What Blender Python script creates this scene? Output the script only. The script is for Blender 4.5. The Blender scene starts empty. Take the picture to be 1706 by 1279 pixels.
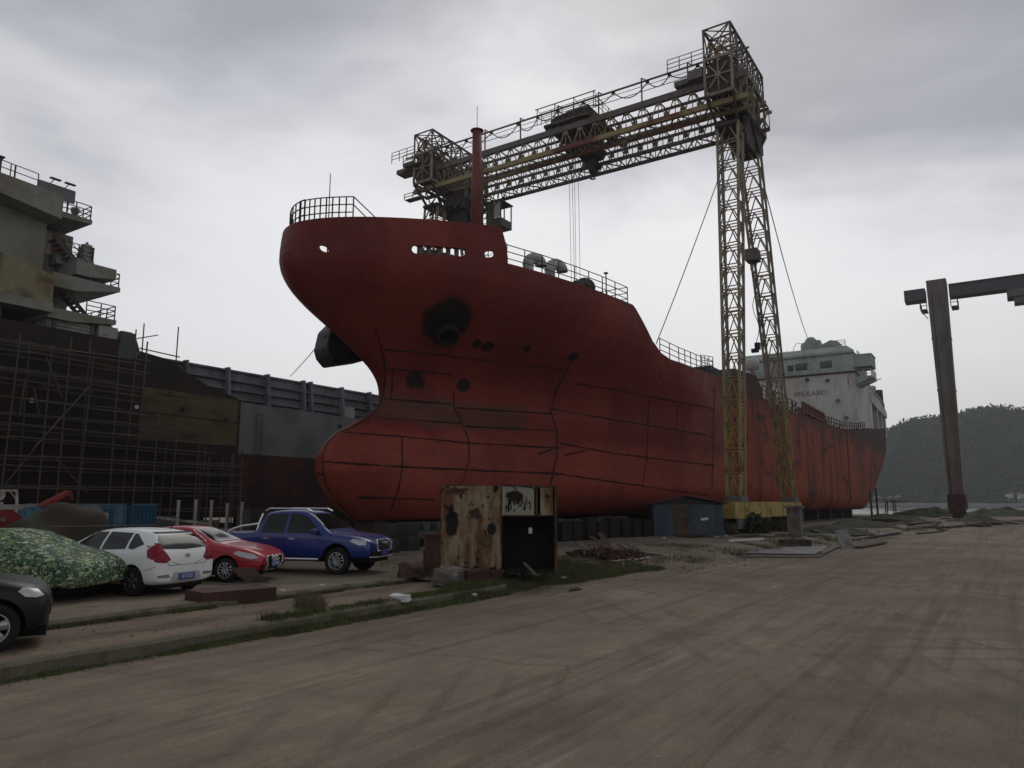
SKYK=1.0; EXPO=0.0; HAZE=.00025
import bpy, bmesh, math, random
from mathutils import Vector, Matrix
from mathutils.bvhtree import BVHTree
from mathutils import noise as mnoise
random.seed(7)
S=bpy.context.scene; COL=S.collection
# ---------------------------------------------------------------- camera numbers
FPX=1250.0; TH=math.atan(200/1250.0); AZ=math.radians(33.2); CZ=2.0
SA,CA=math.sin(AZ),math.cos(AZ)
def ray(x,y):
    r=(x-853)/FPX; w=(639.5-y)/FPX
    F=math.cos(TH)-w*math.sin(TH); U=math.sin(TH)+w*math.cos(TH)
    return Vector((F*CA+r*SA, F*SA-r*CA, U))
def proj(X,Y,Z):
    F=X*CA+Y*SA;R=X*SA-Y*CA;U=Z-CZ
    fw=F*math.cos(TH)+U*math.sin(TH);up=U*math.cos(TH)-F*math.sin(TH)
    return 853+FPX*R/fw, 639.5-FPX*up/fw
# ---------------------------------------------------------------- materials
def nn(nt,t,**k):
    n=nt.nodes.new(t)
    for a,v in k.items(): setattr(n,a,v)
    return n
def mat(name,col,rough=.7,metal=0,col2=None,scale=2.0,lo=.45,hi=.6,stretch=(1,1,1),var=.18,vscale=None,bump=0,bscale=20,
        col3=None,scale3=1,lo3=.55,hi3=.62,stretch3=(1,1,1),spec=.25,coat=0,ypaint=None,clean=None):
    m=bpy.data.materials.new(name); m.use_nodes=True; nt=m.node_tree; L=nt.links
    b=nt.nodes['Principled BSDF']
    b.inputs['Roughness'].default_value=rough; b.inputs['Metallic'].default_value=metal
    b.inputs['Specular IOR Level'].default_value=spec
    if coat: b.inputs['Coat Weight'].default_value=coat; b.inputs['Coat Roughness'].default_value=.08
    tc=nn(nt,'ShaderNodeTexCoord')
    def noise(sc,st,det=6,ro=.6):
        mp=nn(nt,'ShaderNodeMapping'); mp.inputs['Scale'].default_value=st; L.new(tc.outputs['Object'],mp.inputs['Vector'])
        n=nn(nt,'ShaderNodeTexNoise'); n.inputs['Scale'].default_value=sc; n.inputs['Detail'].default_value=det; n.inputs['Roughness'].default_value=ro
        L.new(mp.outputs[0],n.inputs['Vector']); return n.outputs['Fac']
    def ramp(fac,lo,hi):
        r=nn(nt,'ShaderNodeMapRange'); r.inputs[1].default_value=lo; r.inputs[2].default_value=hi; r.clamp=True
        L.new(fac,r.inputs[0]); return r.outputs[0]
    def mix(f,a,bb,mode='MIX'):
        x=nn(nt,'ShaderNodeMix',data_type='RGBA',blend_type=mode)
        if isinstance(f,(int,float)): x.inputs[0].default_value=f
        else: L.new(f,x.inputs[0])
        for v,i in ((a,6),(bb,7)):
            if isinstance(v,(tuple,list)): x.inputs[i].default_value=(*v,1)
            else: L.new(v,x.inputs[i])
        return x.outputs[2]
    c=tuple(col)
    if ypaint:   # (height, other colour): real paint change at a height
        sp=nn(nt,'ShaderNodeSeparateXYZ'); L.new(tc.outputs['Object'],sp.inputs[0])
        nz=noise(.35,(1,1,1)); ad=nn(nt,'ShaderNodeMath',operation='MULTIPLY_ADD'); L.new(nz,ad.inputs[0]); ad.inputs[1].default_value=ypaint[3]; L.new(sp.outputs[ypaint[2]],ad.inputs[2])
        c=mix(ramp(ad.outputs[0],ypaint[0],ypaint[0]+ypaint[4]),c,ypaint[1])
    if col2: c=mix(ramp(noise(scale,stretch),lo,hi),c,col2)
    if col3: c=mix(ramp(noise(scale3,stretch3),lo3,hi3),c,col3)
    if var:
        v=noise(vscale or scale*5,(1,1,1),8,.7)
        r=nn(nt,'ShaderNodeMapRange'); r.inputs[1].default_value=.3; r.inputs[2].default_value=.7; r.inputs[3].default_value=1-var; r.inputs[4].default_value=1+var
        L.new(v,r.inputs[0]); cc=nn(nt,'ShaderNodeCombineColor')
        for i in range(3): L.new(r.outputs[0],cc.inputs[i])
        c=mix(1.0,c,cc.outputs[0],'MULTIPLY')
        rr=nn(nt,'ShaderNodeMapRange'); rr.inputs[1].default_value=.3; rr.inputs[2].default_value=.7; rr.inputs[3].default_value=max(.02,rough-.12*min(1,rough*2)); rr.inputs[4].default_value=min(1,rough+.12)
        L.new(v,rr.inputs[0]); L.new(rr.outputs[0],b.inputs['Roughness'])
    if isinstance(c,tuple): b.inputs['Base Color'].default_value=(*c,1)
    else: L.new(c,b.inputs['Base Color'])
    if bump:
        bp=nn(nt,'ShaderNodeBump'); bp.inputs['Strength'].default_value=bump; bp.inputs['Distance'].default_value=.05
        L.new(noise(bscale,(1,1,1),8,.65),bp.inputs['Height']); L.new(bp.outputs[0],b.inputs['Normal'])
    return m
RED=(.17,.028,.02)
M={}
M['hull']=mat('hull_paint',(.125,.019,.016),.55,col2=(.15,.05,.035),scale=.25,lo=.5,hi=.75,col3=(.09,.012,.012),scale3=.6,lo3=.5,hi3=.7,var=.16,vscale=1.4,bump=.25,bscale=.8,stretch3=(1,1,.4))
M['hull_aft']=mat('hull_paint_rusty',(.25,.05,.024),.7,col2=(.055,.022,.015),scale=.5,lo=.46,hi=.66,stretch=(1.5,1,.14),col3=(.04,.02,.015),scale3=.30,lo3=.56,hi3=.66,stretch3=(.8,1,1.7),var=.25,vscale=1.6,ypaint=(12.6,(.05,.022,.017),2,6.0,2.4),spec=.12)
M['bulb']=mat('bulb_paint',(.3,.05,.03),.55,col2=(.2,.035,.025),scale=.6,lo=.45,hi=.65,var=.15)
M['olive_patch']=mat('primer_patch',(.1,.04,.028),.7,col2=(.085,.03,.024),scale=.6,var=.2)
M['seam']=mat('weld_seam',(.02,.008,.007),.8,col2=(.05,.015,.012),scale=1.5)
M['burn']=mat('burnt_paint',(.012,.009,.008),.8,col2=(.04,.012,.01),scale=1.2,lo=.5,hi=.7)
M['slate']=mat('slate_steel',(.05,.058,.062),.6,col2=(.03,.03,.032),scale=.8)
M['railgrey']=mat('railing_steel',(.09,.085,.08),.7,col2=(.06,.04,.03),scale=3)
M['mast']=mat('mast_paint',(.16,.05,.043),.6,col2=(.12,.04,.035),scale=1,stretch=(1,1,.3))
M['ventgrey']=mat('vent_paint',(.42,.42,.42),.6,col2=(.28,.26,.24),scale=2)
M['white_ship']=mat('superstructure_paint',(.50,.49,.46),.7,col2=(.36,.34,.31),scale=.5,lo=.45,hi=.62,stretch=(1,1,.3),col3=(.2,.1,.07),scale3=.9,lo3=.62,hi3=.72,stretch3=(1,1.4,.15),var=.12)
M['green_ship']=mat('bridge_paint',(.30,.345,.325),.7,col2=(.23,.25,.235),scale=.5,stretch=(1,1,.4),var=.12)
M['dark']=mat('dark_void',(.012,.012,.012),.8,var=0)
M['glassdark']=mat('dark_glass',(.01,.012,.013),.08,var=0,spec=.8)
M['gantry']=mat('gantry_paint',(.30,.225,.085),.75,col2=(.13,.075,.04),scale=.9,lo=.54,hi=.68,ypaint=(11,(.24,.205,.155),2,5,3),var=.25,vscale=5)
M['gantry_dark']=mat('gantry_dark_steel',(.13,.122,.115),.75,col2=(.11,.07,.045),scale=.6,lo=.5,hi=.65,var=.2)
M['gantry_yellow']=mat('gantry_chord_paint',(.27,.215,.11),.75,col2=(.14,.055,.045),scale=.18,lo=.5,hi=.56,var=.2,vscale=3)
M['sill']=mat('sill_yellow',(.34,.24,.06),.6,col2=(.12,.06,.03),scale=1.1,lo=.56,hi=.66,var=.15)
M['rust']=mat('rust_steel',(.085,.04,.03),.85,col2=(.045,.028,.024),scale=1.5,var=.25,bump=.3)
M['redplate']=mat('red_oxide_plate',(.075,.036,.03),.75,col2=(.05,.028,.024),scale=1.5,var=.2)
M['ground']=mat('yard_concrete',(.205,.165,.118),.92,col2=(.12,.098,.07),scale=.35,lo=.4,hi=.68,col3=(.06,.066,.03),scale3=.5,lo3=.58,hi3=.68,var=.25,vscale=6,bump=.4,bscale=6)
M['strip']=mat('strip_concrete',(.19,.145,.10),.92,col2=(.085,.058,.042),scale=.8,lo=.42,hi=.62,stretch=(.35,1,1),var=.25,vscale=8,bump=.4,bscale=9)
M['kerbside']=mat('kerb_concrete',(.045,.035,.024),.95,col2=(.06,.06,.022),scale=2,lo=.45,hi=.6,var=.3,bump=.5)
M['kerbtop']=mat('kerb_edge_concrete',(.13,.115,.085),.92,col2=(.07,.07,.03),scale=1.6,lo=.5,hi=.62,var=.25,bump=.4)
M['concrete']=mat('block_concrete',(.16,.14,.12),.9,col2=(.10,.085,.07),scale=2,var=.2,bump=.3)
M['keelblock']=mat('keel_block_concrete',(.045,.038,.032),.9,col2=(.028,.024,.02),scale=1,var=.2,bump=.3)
M['steelplate']=mat('grey_steel_plate',(.17,.17,.165),.7,col2=(.11,.095,.08),scale=1.2,var=.15)
M['board']=mat('weathered_board',(.15,.12,.095),.85,col2=(.09,.07,.055),scale=3,stretch=(1,6,6),var=.2)
M['brown_board']=mat('brown_board',(.09,.06,.045),.85,col2=(.05,.035,.03),scale=2,var=.25)
M['s2_dark']=mat('second_hull_dark',(.02,.018,.012),.8,col2=(.03,.017,.013),scale=.35,lo=.4,hi=.6,var=.2)
M['s2_red']=mat('second_hull_red',(.065,.018,.017),.7,col2=(.045,.02,.018),scale=.4,var=.15)
M['s2_olive']=mat('second_hull_olive',(.095,.078,.032),.7,col2=(.06,.045,.026),scale=.5,stretch=(.6,1,1.5),var=.15)
M['s2_grey']=mat('second_hull_grey',(.145,.16,.16),.7,col2=(.11,.12,.12),scale=.4,var=.12)
M['s2_cargo']=mat('coaming_paint',(.17,.18,.20),.65,col2=(.10,.10,.11),scale=.5,var=.12)
M['s2_super']=mat('second_house_paint',(.22,.225,.20),.75,col2=(.17,.15,.11),scale=.3,lo=.45,hi=.62,stretch=(1,1,1),var=.15,vscale=2)
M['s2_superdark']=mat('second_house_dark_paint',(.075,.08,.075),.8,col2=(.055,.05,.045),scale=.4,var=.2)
M['s2_light']=mat('second_house_light',(.30,.29,.27),.7,col2=(.2,.18,.16),scale=1,var=.15)
M['pipe']=mat('scaffold_tube',(.075,.068,.06),.7,col2=(.08,.055,.04),scale=2)
M['bamboo']=mat('scaffold_board',(.11,.098,.08),.8,col2=(.08,.07,.06),scale=1)
M['whitepole']=mat('pale_post',(.42,.41,.39),.7,col2=(.2,.17,.14),scale=1.5,stretch=(1,1,.5))
M['bluecont']=mat('blue_container',(.07,.15,.21),.7,col2=(.17,.22,.26),scale=.5,lo=.5,hi=.7,var=.15)
M['bluecont2']=mat('blue_container_dark',(.02,.08,.14),.7,var=.15)
M['blueshed']=mat('blue_shed_sheet',(.045,.068,.092),.75,col2=(.10,.115,.125),scale=.9,lo=.48,hi=.7,stretch=(1,1,.3),var=.2)
M['shedroof']=mat('shed_roof_sheet',(.04,.038,.036),.85,var=.2)
M['tarp']=mat('brown_tarp',(.045,.036,.026),.9,col2=(.035,.045,.028),scale=.7,var=.2)
M['redsteel']=mat('red_machine_paint',(.19,.022,.018),.6,col2=(.14,.025,.02),scale=1.5,var=.15)
M['cabinrust']=mat('cabin_cream_paint',(.27,.22,.14),.8,col2=(.13,.06,.028),scale=1.6,lo=.40,hi=.58,stretch=(1.8,1,.5),col3=(.022,.012,.009),scale3=5.5,lo3=.585,hi3=.64,stretch3=(1,1,.7),var=.2,vscale=12,bump=.4,bscale=9)
M['cabinpale']=mat('cabin_pale_paint',(.27,.26,.21),.8,col2=(.22,.18,.14),scale=1.6,lo=.5,hi=.7,stretch=(3,1,.5),var=.15)
M['cabindark']=mat('cabin_near_black',(.015,.014,.013),.9,col2=(.03,.02,.016),scale=1,var=.2)  # near-black, for the inner walls, floor plate and one round patch
M['cabinside']=mat('cabin_rust_side',(.05,.028,.02),.85,col2=(.10,.05,.03),scale=1.3,var=.2)
M['stain']=mat('black_stain',(.018,.012,.01),.9,var=.2)
M['litter']=mat('litter_white',(.55,.55,.53),.8,var=.1)
M['tyre']=mat('tyre_rubber',(.015,.015,.015),.85,var=.15,scale=8)
M['rim']=mat('alloy_rim',(.42,.42,.43),.35,metal=.6,var=.05)
M['rimdark']=mat('alloy_rim_dark',(.09,.09,.095),.4,metal=.5,var=.05)
M['chrome']=mat('chrome_trim',(.75,.75,.76),.25,metal=.7,var=0)
M['blackplastic']=mat('black_plastic',(.015,.015,.016),.5,var=.1)
M['underbody']=mat('underbody_black',(.008,.008,.008),.9,var=0)
M['carblue']=mat('blue_car_paint',(.004,.022,.17),.35,var=.04,coat=.5,spec=.5)
M['carred']=mat('red_car_paint',(.38,.012,.022),.35,var=.04,coat=.5,spec=.5)
M['carwhite']=mat('white_car_paint',(.78,.80,.77),.4,var=.05,coat=.35,spec=.5)
M['carblack']=mat('black_car_paint',(.007,.007,.008),.4,var=.06,coat=.12,spec=.25)
M['carglass']=mat('car_window_glass',(.010,.012,.012),.1,var=0,spec=.4)
M['lamp']=mat('headlamp_glass',(.5,.5,.5),.2,metal=.3,var=.2,scale=12)
M['taillamp']=mat('tail_lamp',(.22,.008,.022),.25,var=.1,scale=10)
M['plate']=mat('plate_blue',(.07,.09,.30),.5,var=0)
M['platetext']=mat('plate_characters',(.5,.5,.55),.6,var=0)
M['letter']=mat('painted_letters',(.17,.09,.08),.8,col2=(.30,.24,.22),scale=1.2,lo=.45,hi=.6)
M['farhouse']=mat('far_house_wall',(.6,.6,.58),.8,var=.1)
M['farroof']=mat('far_house_roof',(.25,.22,.2),.8,var=.1)
M['crane2']=mat('box_crane_brown',(.185,.145,.115),.75,col2=(.13,.10,.085),scale=.35,lo=.4,hi=.6,stretch=(1,1,.4),var=.15,ypaint=(19,(.15,.145,.145),2,4,6))
M['crane2beam']=mat('box_crane_beam',(.075,.078,.09),.7,col2=(.10,.085,.08),scale=.4,var=.12)
M['grass']=mat('grass_blades',(.095,.12,.04),.8,col2=(.085,.085,.035),scale=.6,lo=.4,hi=.6,var=.3,vscale=3)
M['drygrass']=mat('dry_grass',(.14,.115,.07),.85,col2=(.07,.07,.03),scale=1,var=.3)
M['bush']=mat('bush_leaf',(.035,.045,.02),.8,col2=(.02,.028,.013),scale=1,var=.3)
M['hillground']=mat('hill_ground',(.04,.052,.03),.95,col2=(.03,.038,.024),scale=.02,var=.2)
M['hilltree']=mat('hill_leaf',(.034,.055,.026),.9,col2=(.016,.028,.014),scale=.02,lo=.42,hi=.58,var=.2,vscale=.08)
M['farland']=mat('far_shore_ground',(.085,.09,.085),.95,col2=(.06,.065,.06),scale=.03,var=.2)
# ---------------------------------------------------------------- mesh helpers
ORG={}
def tag(o,label=None,cat=None,group=None,kind=None):
    if label: o['label']=label
    if cat: o['category']=cat
    if group: o['group']=group
    if kind: o['kind']=kind
def thing(name,label,cat,loc=(0,0,0),rotz=0,group=None):
    o=bpy.data.objects.new(name,None); COL.objects.link(o); o.location=loc; o.rotation_euler=(0,0,rotz)
    o.empty_display_size=.3; tag(o,label,cat,group); ORG[o.name]=Vector(loc) if not rotz else Vector((0,0,0)); return o
class MB:
    def __init__(s): s.v=[]; s.f=[]; s.mi=[]
    def add(s,vs,fs):
        n=len(s.v); s.v+= [Vector(v) for v in vs]; s.f+=[tuple(i+n for i in f) for f in fs]
    def box(s,x0,x1,y0,y1,z0,z1):
        s.add([(x,y,z) for z in (z0,z1) for y in (y0,y1) for x in (x0,x1)],[(0,2,3,1),(4,5,7,6),(0,1,5,4),(2,6,7,3),(0,4,6,2),(1,3,7,5)])
    def bar(s,p,q,w=.1,h=None,up=(0,0,1)):
        p=Vector(p);q=Vector(q);h=h or w; d=(q-p)
        if d.length<1e-6: return
        d.normalize(); u=Vector(up)
        if abs(d.dot(u))>.98: u=Vector((1,0,0))
        a=d.cross(u).normalized()*w/2; b=a.cross(d).normalized()*h/2
        s.add([p-a-b,p+a-b,p+a+b,p-a+b,q-a-b,q+a-b,q+a+b,q-a+b],[(3,2,1,0),(4,5,6,7),(0,1,5,4),(1,2,6,5),(2,3,7,6),(3,0,4,7)])
    def tube(s,p,q,r,r2=None,n=8,caps=True):
        p=Vector(p);q=Vector(q); r2=r if r2 is None else r2; d=(q-p).normalized(); u=Vector((0,0,1))
        if abs(d.dot(u))>.98: u=Vector((1,0,0))
        a=d.cross(u).normalized(); b=a.cross(d).normalized(); vs=[]
        for c,rr in ((p,r),(q,r2)):
            for i in range(n):
                t=2*math.pi*i/n; vs.append(c+a*math.cos(t)*rr+b*math.sin(t)*rr)
        fs=[(i,(i+1)%n,n+(i+1)%n,n+i) for i in range(n)]
        if caps: fs+= [tuple(range(n))[::-1],tuple(range(n,2*n))]
        s.add(vs,fs)
    def path(s,pts,r,n=6):
        for a,b in zip(pts,pts[1:]): s.tube(a,b,r,n=n)
    def lathe(s,c,axis,prof,n=20):
        c=Vector(c); d=Vector(axis).normalized(); u=Vector((0,0,1))
        if abs(d.dot(u))>.98: u=Vector((1,0,0))
        a=d.cross(u).normalized(); b=a.cross(d).normalized(); vs=[]
        for (h,r) in prof:
            for i in range(n):
                t=2*math.pi*i/n; vs.append(c+d*h+a*math.cos(t)*r+b*math.sin(t)*r)
        fs=[]
        for k in range(len(prof)-1):
            for i in range(n): fs.append((k*n+i,k*n+(i+1)%n,(k+1)*n+(i+1)%n,(k+1)*n+i))
        s.add(vs,fs)
    def prism(s,poly,vec):
        n=len(poly); v=Vector(vec); s.add([Vector(p) for p in poly]+[Vector(p)+v for p in poly],
            [tuple(range(n))[::-1],tuple(range(n,2*n))]+[(i,(i+1)%n,n+(i+1)%n,n+i) for i in range(n)])
    def build(s,name,m,parent=None,smooth=False,local=False,label=None):
        org=Vector((0,0,0))
        if parent is not None and not local: org=ORG.get(parent.name,org)
        me=bpy.data.meshes.new(name); me.from_pydata([v-org for v in s.v],[],s.f); me.validate()
        o=bpy.data.objects.new(name,me); COL.objects.link(o)
        if parent is not None: o.parent=parent
        ORG[o.name]=org
        if isinstance(m,str): m=M[m]
        me.materials.append(m)
        bm=bmesh.new(); bm.from_mesh(me); bmesh.ops.recalc_face_normals(bm,faces=bm.faces); bm.to_mesh(me); bm.free()
        if smooth:
            for p in me.polygons: p.use_smooth=True
        if label: o['label']=label
        return o
def recenter(o):
    "give a top-level single mesh an origin at its base centre"
    me=o.data; xs=[v.co for v in me.vertices]
    c=Vector((sum(v.x for v in xs)/len(xs),sum(v.y for v in xs)/len(xs),min(v.z for v in xs)))
    me.transform(Matrix.Translation(-c)); o.location=Vector(o.location)+c; return o
def single(mb,name,m,label,cat,group=None,smooth=False,kind=None,rc=True):
    o=mb.build(name,m,None,smooth); tag(o,label,cat,group,kind)
    if rc: recenter(o)
    return o
def bvh_of(o):
    dg=bpy.context.evaluated_depsgraph_get(); dg.update(); ev=o.evaluated_get(dg); me=ev.to_mesh()
    b=BVHTree.FromPolygons([v.co.copy() for v in me.vertices],[tuple(p.vertices) for p in me.polygons]); ev.to_mesh_clear(); return b
def bake(o):
    dg=bpy.context.evaluated_depsgraph_get(); dg.update(); me=bpy.data.meshes.new_from_object(o.evaluated_get(dg))
    o.modifiers.clear(); o.data=me
def railing(mb,pts,h=1.0,n=3,step=1.5,r=.022,n_sides=5):
    pts=[Vector(p) for p in pts]; up=Vector((0,0,1))
    for a,b in zip(pts,pts[1:]):
        for k in range(1,n+1): mb.tube(a+up*h*k/n,b+up*h*k/n,r,n=n_sides)
        L=(b-a).length; m=max(1,round(L/step))
        for i in range(m+1):
            p=a.lerp(b,i/m); mb.tube(p,p+up*h,r*1.15,n=n_sides)
def text_mesh(name,body,size,m,parent,origin,xdir,updir,depth=.01):
    c=bpy.data.curves.new(name,'FONT'); c.body=body; c.size=size; c.extrude=depth; c.align_x='CENTER'; c.align_y='CENTER'
    t=bpy.data.objects.new(name,c); COL.objects.link(t)
    dg=bpy.context.evaluated_depsgraph_get(); dg.update(); me=bpy.data.meshes.new_from_object(t.evaluated_get(dg))
    bpy.data.objects.remove(t); bpy.data.curves.remove(c)
    x=Vector(xdir).normalized(); u=Vector(updir).normalized(); z=x.cross(u)
    mt=Matrix((x,u,z)).transposed().to_4x4(); mt.translation=Vector(origin); me.transform(mt)
    me.materials.clear(); me.materials.append(M[m]); o=bpy.data.objects.new(name,me); COL.objects.link(o); o.parent=parent; return o
def interp(tab,x):
    if x<=tab[0][0]: return tab[0][1]
    for (a,b),(c,d) in zip(tab,tab[1:]):
        if x<=c: return b+(d-b)*(x-a)/(c-a)
    return tab[-1][1]
def sinterp(tab,x):
    if x<=tab[0][0]: return tab[0][1]
    for (a,b),(c,d) in zip(tab,tab[1:]):
        if x<=c:
            t=(x-a)/(c-a); t=t*t*(3-2*t); return b+(d-b)*t
    return tab[-1][1]
M['gantry_web']=mat('gantry_web_paint',(.27,.24,.17),.8,col2=(.15,.115,.06),scale=.3,lo=.45,hi=.6,var=.2,vscale=3)
M['gantry_plate']=mat('gantry_plate_rust',(.06,.052,.048),.85,col2=(.06,.032,.027),scale=.6,lo=.52,hi=.7,var=.25)
M['gantry_sheave']=mat('gantry_sheave_paint',(.26,.17,.06),.7,col2=(.12,.07,.04),scale=2)
M['rope']=mat('wire_rope',(.06,.055,.05),.7,var=0)
M['ropepale']=mat('pale_wire_rope',(.33,.31,.29),.8,var=0)
M['cabgreen']=mat('cab_paint',(.11,.12,.095),.7,col2=(.08,.07,.05),scale=1)
M['palewindow']=mat('cab_glass',(.45,.48,.46),.3,var=0)
M['s2_redzone']=mat('second_hull_bottom_paint',(.018,.009,.008),.8,col2=(.03,.012,.011),scale=.35,var=.2,ypaint=(11,(.062,.018,.017),0,3,2))
M['s2_panel']=mat('second_house_panel',(.21,.19,.12),.75,col2=(.12,.075,.04),scale=.5,lo=.5,hi=.66,var=.15)
M['s2_redbox']=mat('red_box_paint',(.20,.05,.05),.7)
M['s2_signgrey']=mat('sign_back_grey',(.16,.16,.165),.7,var=.1)
def camo():
    m=bpy.data.materials.new('camouflage_cloth'); m.use_nodes=True; n=m.node_tree; l=n.links; b=n.nodes['Principled BSDF']; tc=nn(n,'ShaderNodeTexCoord')
    def no(st,sc,off,det=3,dist=1.2):
        mp=nn(n,'ShaderNodeMapping'); mp.inputs['Scale'].default_value=st; mp.inputs['Location'].default_value=off; l.new(tc.outputs['Object'],mp.inputs[0])
        t=nn(n,'ShaderNodeTexNoise'); t.inputs['Scale'].default_value=sc; t.inputs['Detail'].default_value=det; t.inputs['Distortion'].default_value=dist; l.new(mp.outputs[0],t.inputs[0]); return t.outputs['Fac']
    def st_(f,a,w=.01):
        r=nn(n,'ShaderNodeMapRange'); r.inputs[1].default_value=a; r.inputs[2].default_value=a+w; l.new(f,r.inputs[0]); return r.outputs[0]
    def mx(f,a,b_):
        x=nn(n,'ShaderNodeMix',data_type='RGBA'); l.new(f,x.inputs[0])
        for v,i in ((a,6),(b_,7)):
            if isinstance(v,tuple): x.inputs[i].default_value=(*v,1)
            else: l.new(v,x.inputs[i])
        return x.outputs[2]
    c=mx(st_(no((1,1,1),3.2,(0,0,0)),.5),(.028,.055,.032),(.035,.10,.04))
    c=mx(st_(no((1,1,1.5),5,(3,1,2)),.55),c,(.16,.20,.07))
    c=mx(st_(no((1,1,1.8),6.5,(7,4,2)),.585),c,(.34,.42,.25))
    c=mx(st_(no((1,1,1),7,(2,9,5)),.62),c,(.012,.02,.012))
    c=mx(st_(no((1,1,2),7.5,(5,2,8)),.64),c,(.60,.64,.52))
    l.new(c,b.inputs['Base Color']); b.inputs['Roughness'].default_value=.75
    bp=nn(n,'ShaderNodeBump'); bp.inputs['Strength'].default_value=.5; bp.inputs['Distance'].default_value=.03; l.new(no((1,1,.6),4,(0,0,0),5,.4),bp.inputs['Height']); l.new(bp.outputs[0],b.inputs['Normal'])
    return m
M['camo']=camo()
M['bumperwhite']=mat('bumper_recess_paint',(.42,.43,.41),.5,var=.05)
rd=math.radians; PK=(16.08,18.08,rd(17)); SD=(12.76,18.73,rd(25)); HT=(10.2,17.72,rd(10)); CV=(8.2,18.4,rd(20)); BK=(4.49,13.77,rd(63))
M['moundsoil']=mat('mound_soil',(.04,.038,.022),.95,col2=(.035,.045,.02),scale=.6,lo=.4,hi=.6,var=.35,bump=.6,bscale=3)
M['hull_shade']=mat('hull_shade_black',(.016,.013,.011),.9,var=.25)  # near-black for the added wall: under-hull shade as colour
# ================================================================ world, sun, camera
W=bpy.data.worlds.new("World"); S.world=W; W.use_nodes=True; nt=W.node_tree; L=nt.links
bg=nt.nodes['Background']; out=nt.nodes['World Output']
SUN_EL=math.radians(48); SUN_AZ=math.radians(20)   # azimuth in the X-Y plane, measured from +X
sky=nn(nt,'ShaderNodeTexSky',sky_type='NISHITA'); sky.sun_disc=False; sky.sun_elevation=SUN_EL; sky.sun_rotation=math.pi/2-SUN_AZ; sky.dust_density=4
tc=nn(nt,'ShaderNodeTexCoord')
def wn(scale,st,det=6,ro=.5,off=(0,0,0)):
    mp=nn(nt,'ShaderNodeMapping'); mp.inputs['Scale'].default_value=st; mp.inputs['Location'].default_value=off; L.new(tc.outputs['Generated'],mp.inputs['Vector'])
    n=nn(nt,'ShaderNodeTexNoise'); n.inputs['Scale'].default_value=scale; n.inputs['Detail'].default_value=det; n.inputs['Roughness'].default_value=ro; n.inputs['Distortion'].default_value=.3
    L.new(mp.outputs[0],n.inputs['Vector']); return n.outputs['Fac']
def mrange(x,a,b,c,d,smooth=True):
    r=nn(nt,'ShaderNodeMapRange'); r.interpolation_type='SMOOTHSTEP' if smooth else 'LINEAR'
    for i,v in enumerate((a,b,c,d)): r.inputs[i+1].default_value=v
    L.new(x,r.inputs[0]); return r.outputs[0]
def mth(op,a,b):
    m_=nn(nt,'ShaderNodeMath',operation=op)
    for i,v in enumerate((a,b)):
        if isinstance(v,(int,float)): m_.inputs[i].default_value=v
        else: L.new(v,m_.inputs[i])
    return m_.outputs[0]
sp=nn(nt,'ShaderNodeSeparateXYZ'); L.new(tc.outputs['Generated'],sp.inputs[0])
n1=wn(1.5,(1,1,2.6),5,.5,(3.1,1.7,.4)); n2=wn(4.2,(1,1,3.0),6,.55,(.3,5.1,2.4))
zn=mth('ADD',sp.outputs[2],mth('MULTIPLY',mth('SUBTRACT',n1,.49),.85))
zn=mth('ADD',zn,mth('MULTIPLY',mth('SUBTRACT',n2,.5),.20))
rp=nn(nt,'ShaderNodeValToRGB'); cr=rp.color_ramp; cr.interpolation='B_SPLINE'
cr.elements[0].position=0; cr.elements[0].color=(.60,.60,.60,1)
cr.elements[1].position=1; cr.elements[1].color=(.20,.205,.235,1)
for p,c in ((.10,(.62,.625,.63)),(.27,(.72,.72,.735)),(.38,(.60,.605,.63)),(.47,(.44,.447,.485)),(.57,(.29,.30,.34)),(.8,(.215,.225,.265))):
    e=cr.elements.new(p); e.color=(*c,1)
L.new(zn,rp.inputs[0])
# brighter cloud where the sun stands behind the overcast
dt=nn(nt,'ShaderNodeVectorMath',operation='DOT_PRODUCT'); L.new(tc.outputs['Generated'],dt.inputs[0])
gd=Vector((math.cos(math.radians(30))*math.cos(.33),math.sin(math.radians(30))*math.cos(.33),math.sin(.33))); dt.inputs[1].default_value=gd
gl=mrange(dt.outputs['Value'],.55,1,.80,1.16)
g1=nn(nt,'ShaderNodeVectorMath',operation='SCALE'); L.new(rp.outputs[0],g1.inputs[0]); L.new(gl,g1.inputs['Scale'])
sk=nn(nt,'ShaderNodeVectorMath',operation='SCALE'); L.new(sky.outputs[0],sk.inputs[0]); sk.inputs['Scale'].default_value=.008
ad=nn(nt,'ShaderNodeVectorMath',operation='ADD'); L.new(g1.outputs[0],ad.inputs[0]); L.new(sk.outputs[0],ad.inputs[1])
L.new(ad.outputs[0],bg.inputs[0]); bg.inputs[1].default_value=SKYK
sl=bpy.data.lights.new('sun','SUN'); sl.energy=.9; sl.angle=math.radians(40); sl.color=(1,.97,.92)
so=bpy.data.objects.new('sun',sl); COL.objects.link(so)
sd=Vector((math.cos(SUN_EL)*math.cos(SUN_AZ),math.cos(SUN_EL)*math.sin(SUN_AZ),math.sin(SUN_EL)))
so.rotation_euler=sd.to_track_quat('Z','Y').to_euler(); so.location=(0,0,80)
S.view_settings.view_transform='Standard'; S.view_settings.look='None'; S.view_settings.gamma=1; S.view_settings.exposure=EXPO
cd=bpy.data.cameras.new('camera'); co=bpy.data.objects.new('camera',cd); COL.objects.link(co); S.camera=co
co.location=(0,0,CZ); co.rotation_euler=(math.pi/2+TH,0,AZ-math.pi/2); cd.sensor_width=36; cd.lens=36*FPX/1706; cd.clip_end=6000; cd.clip_start=.1
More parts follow.
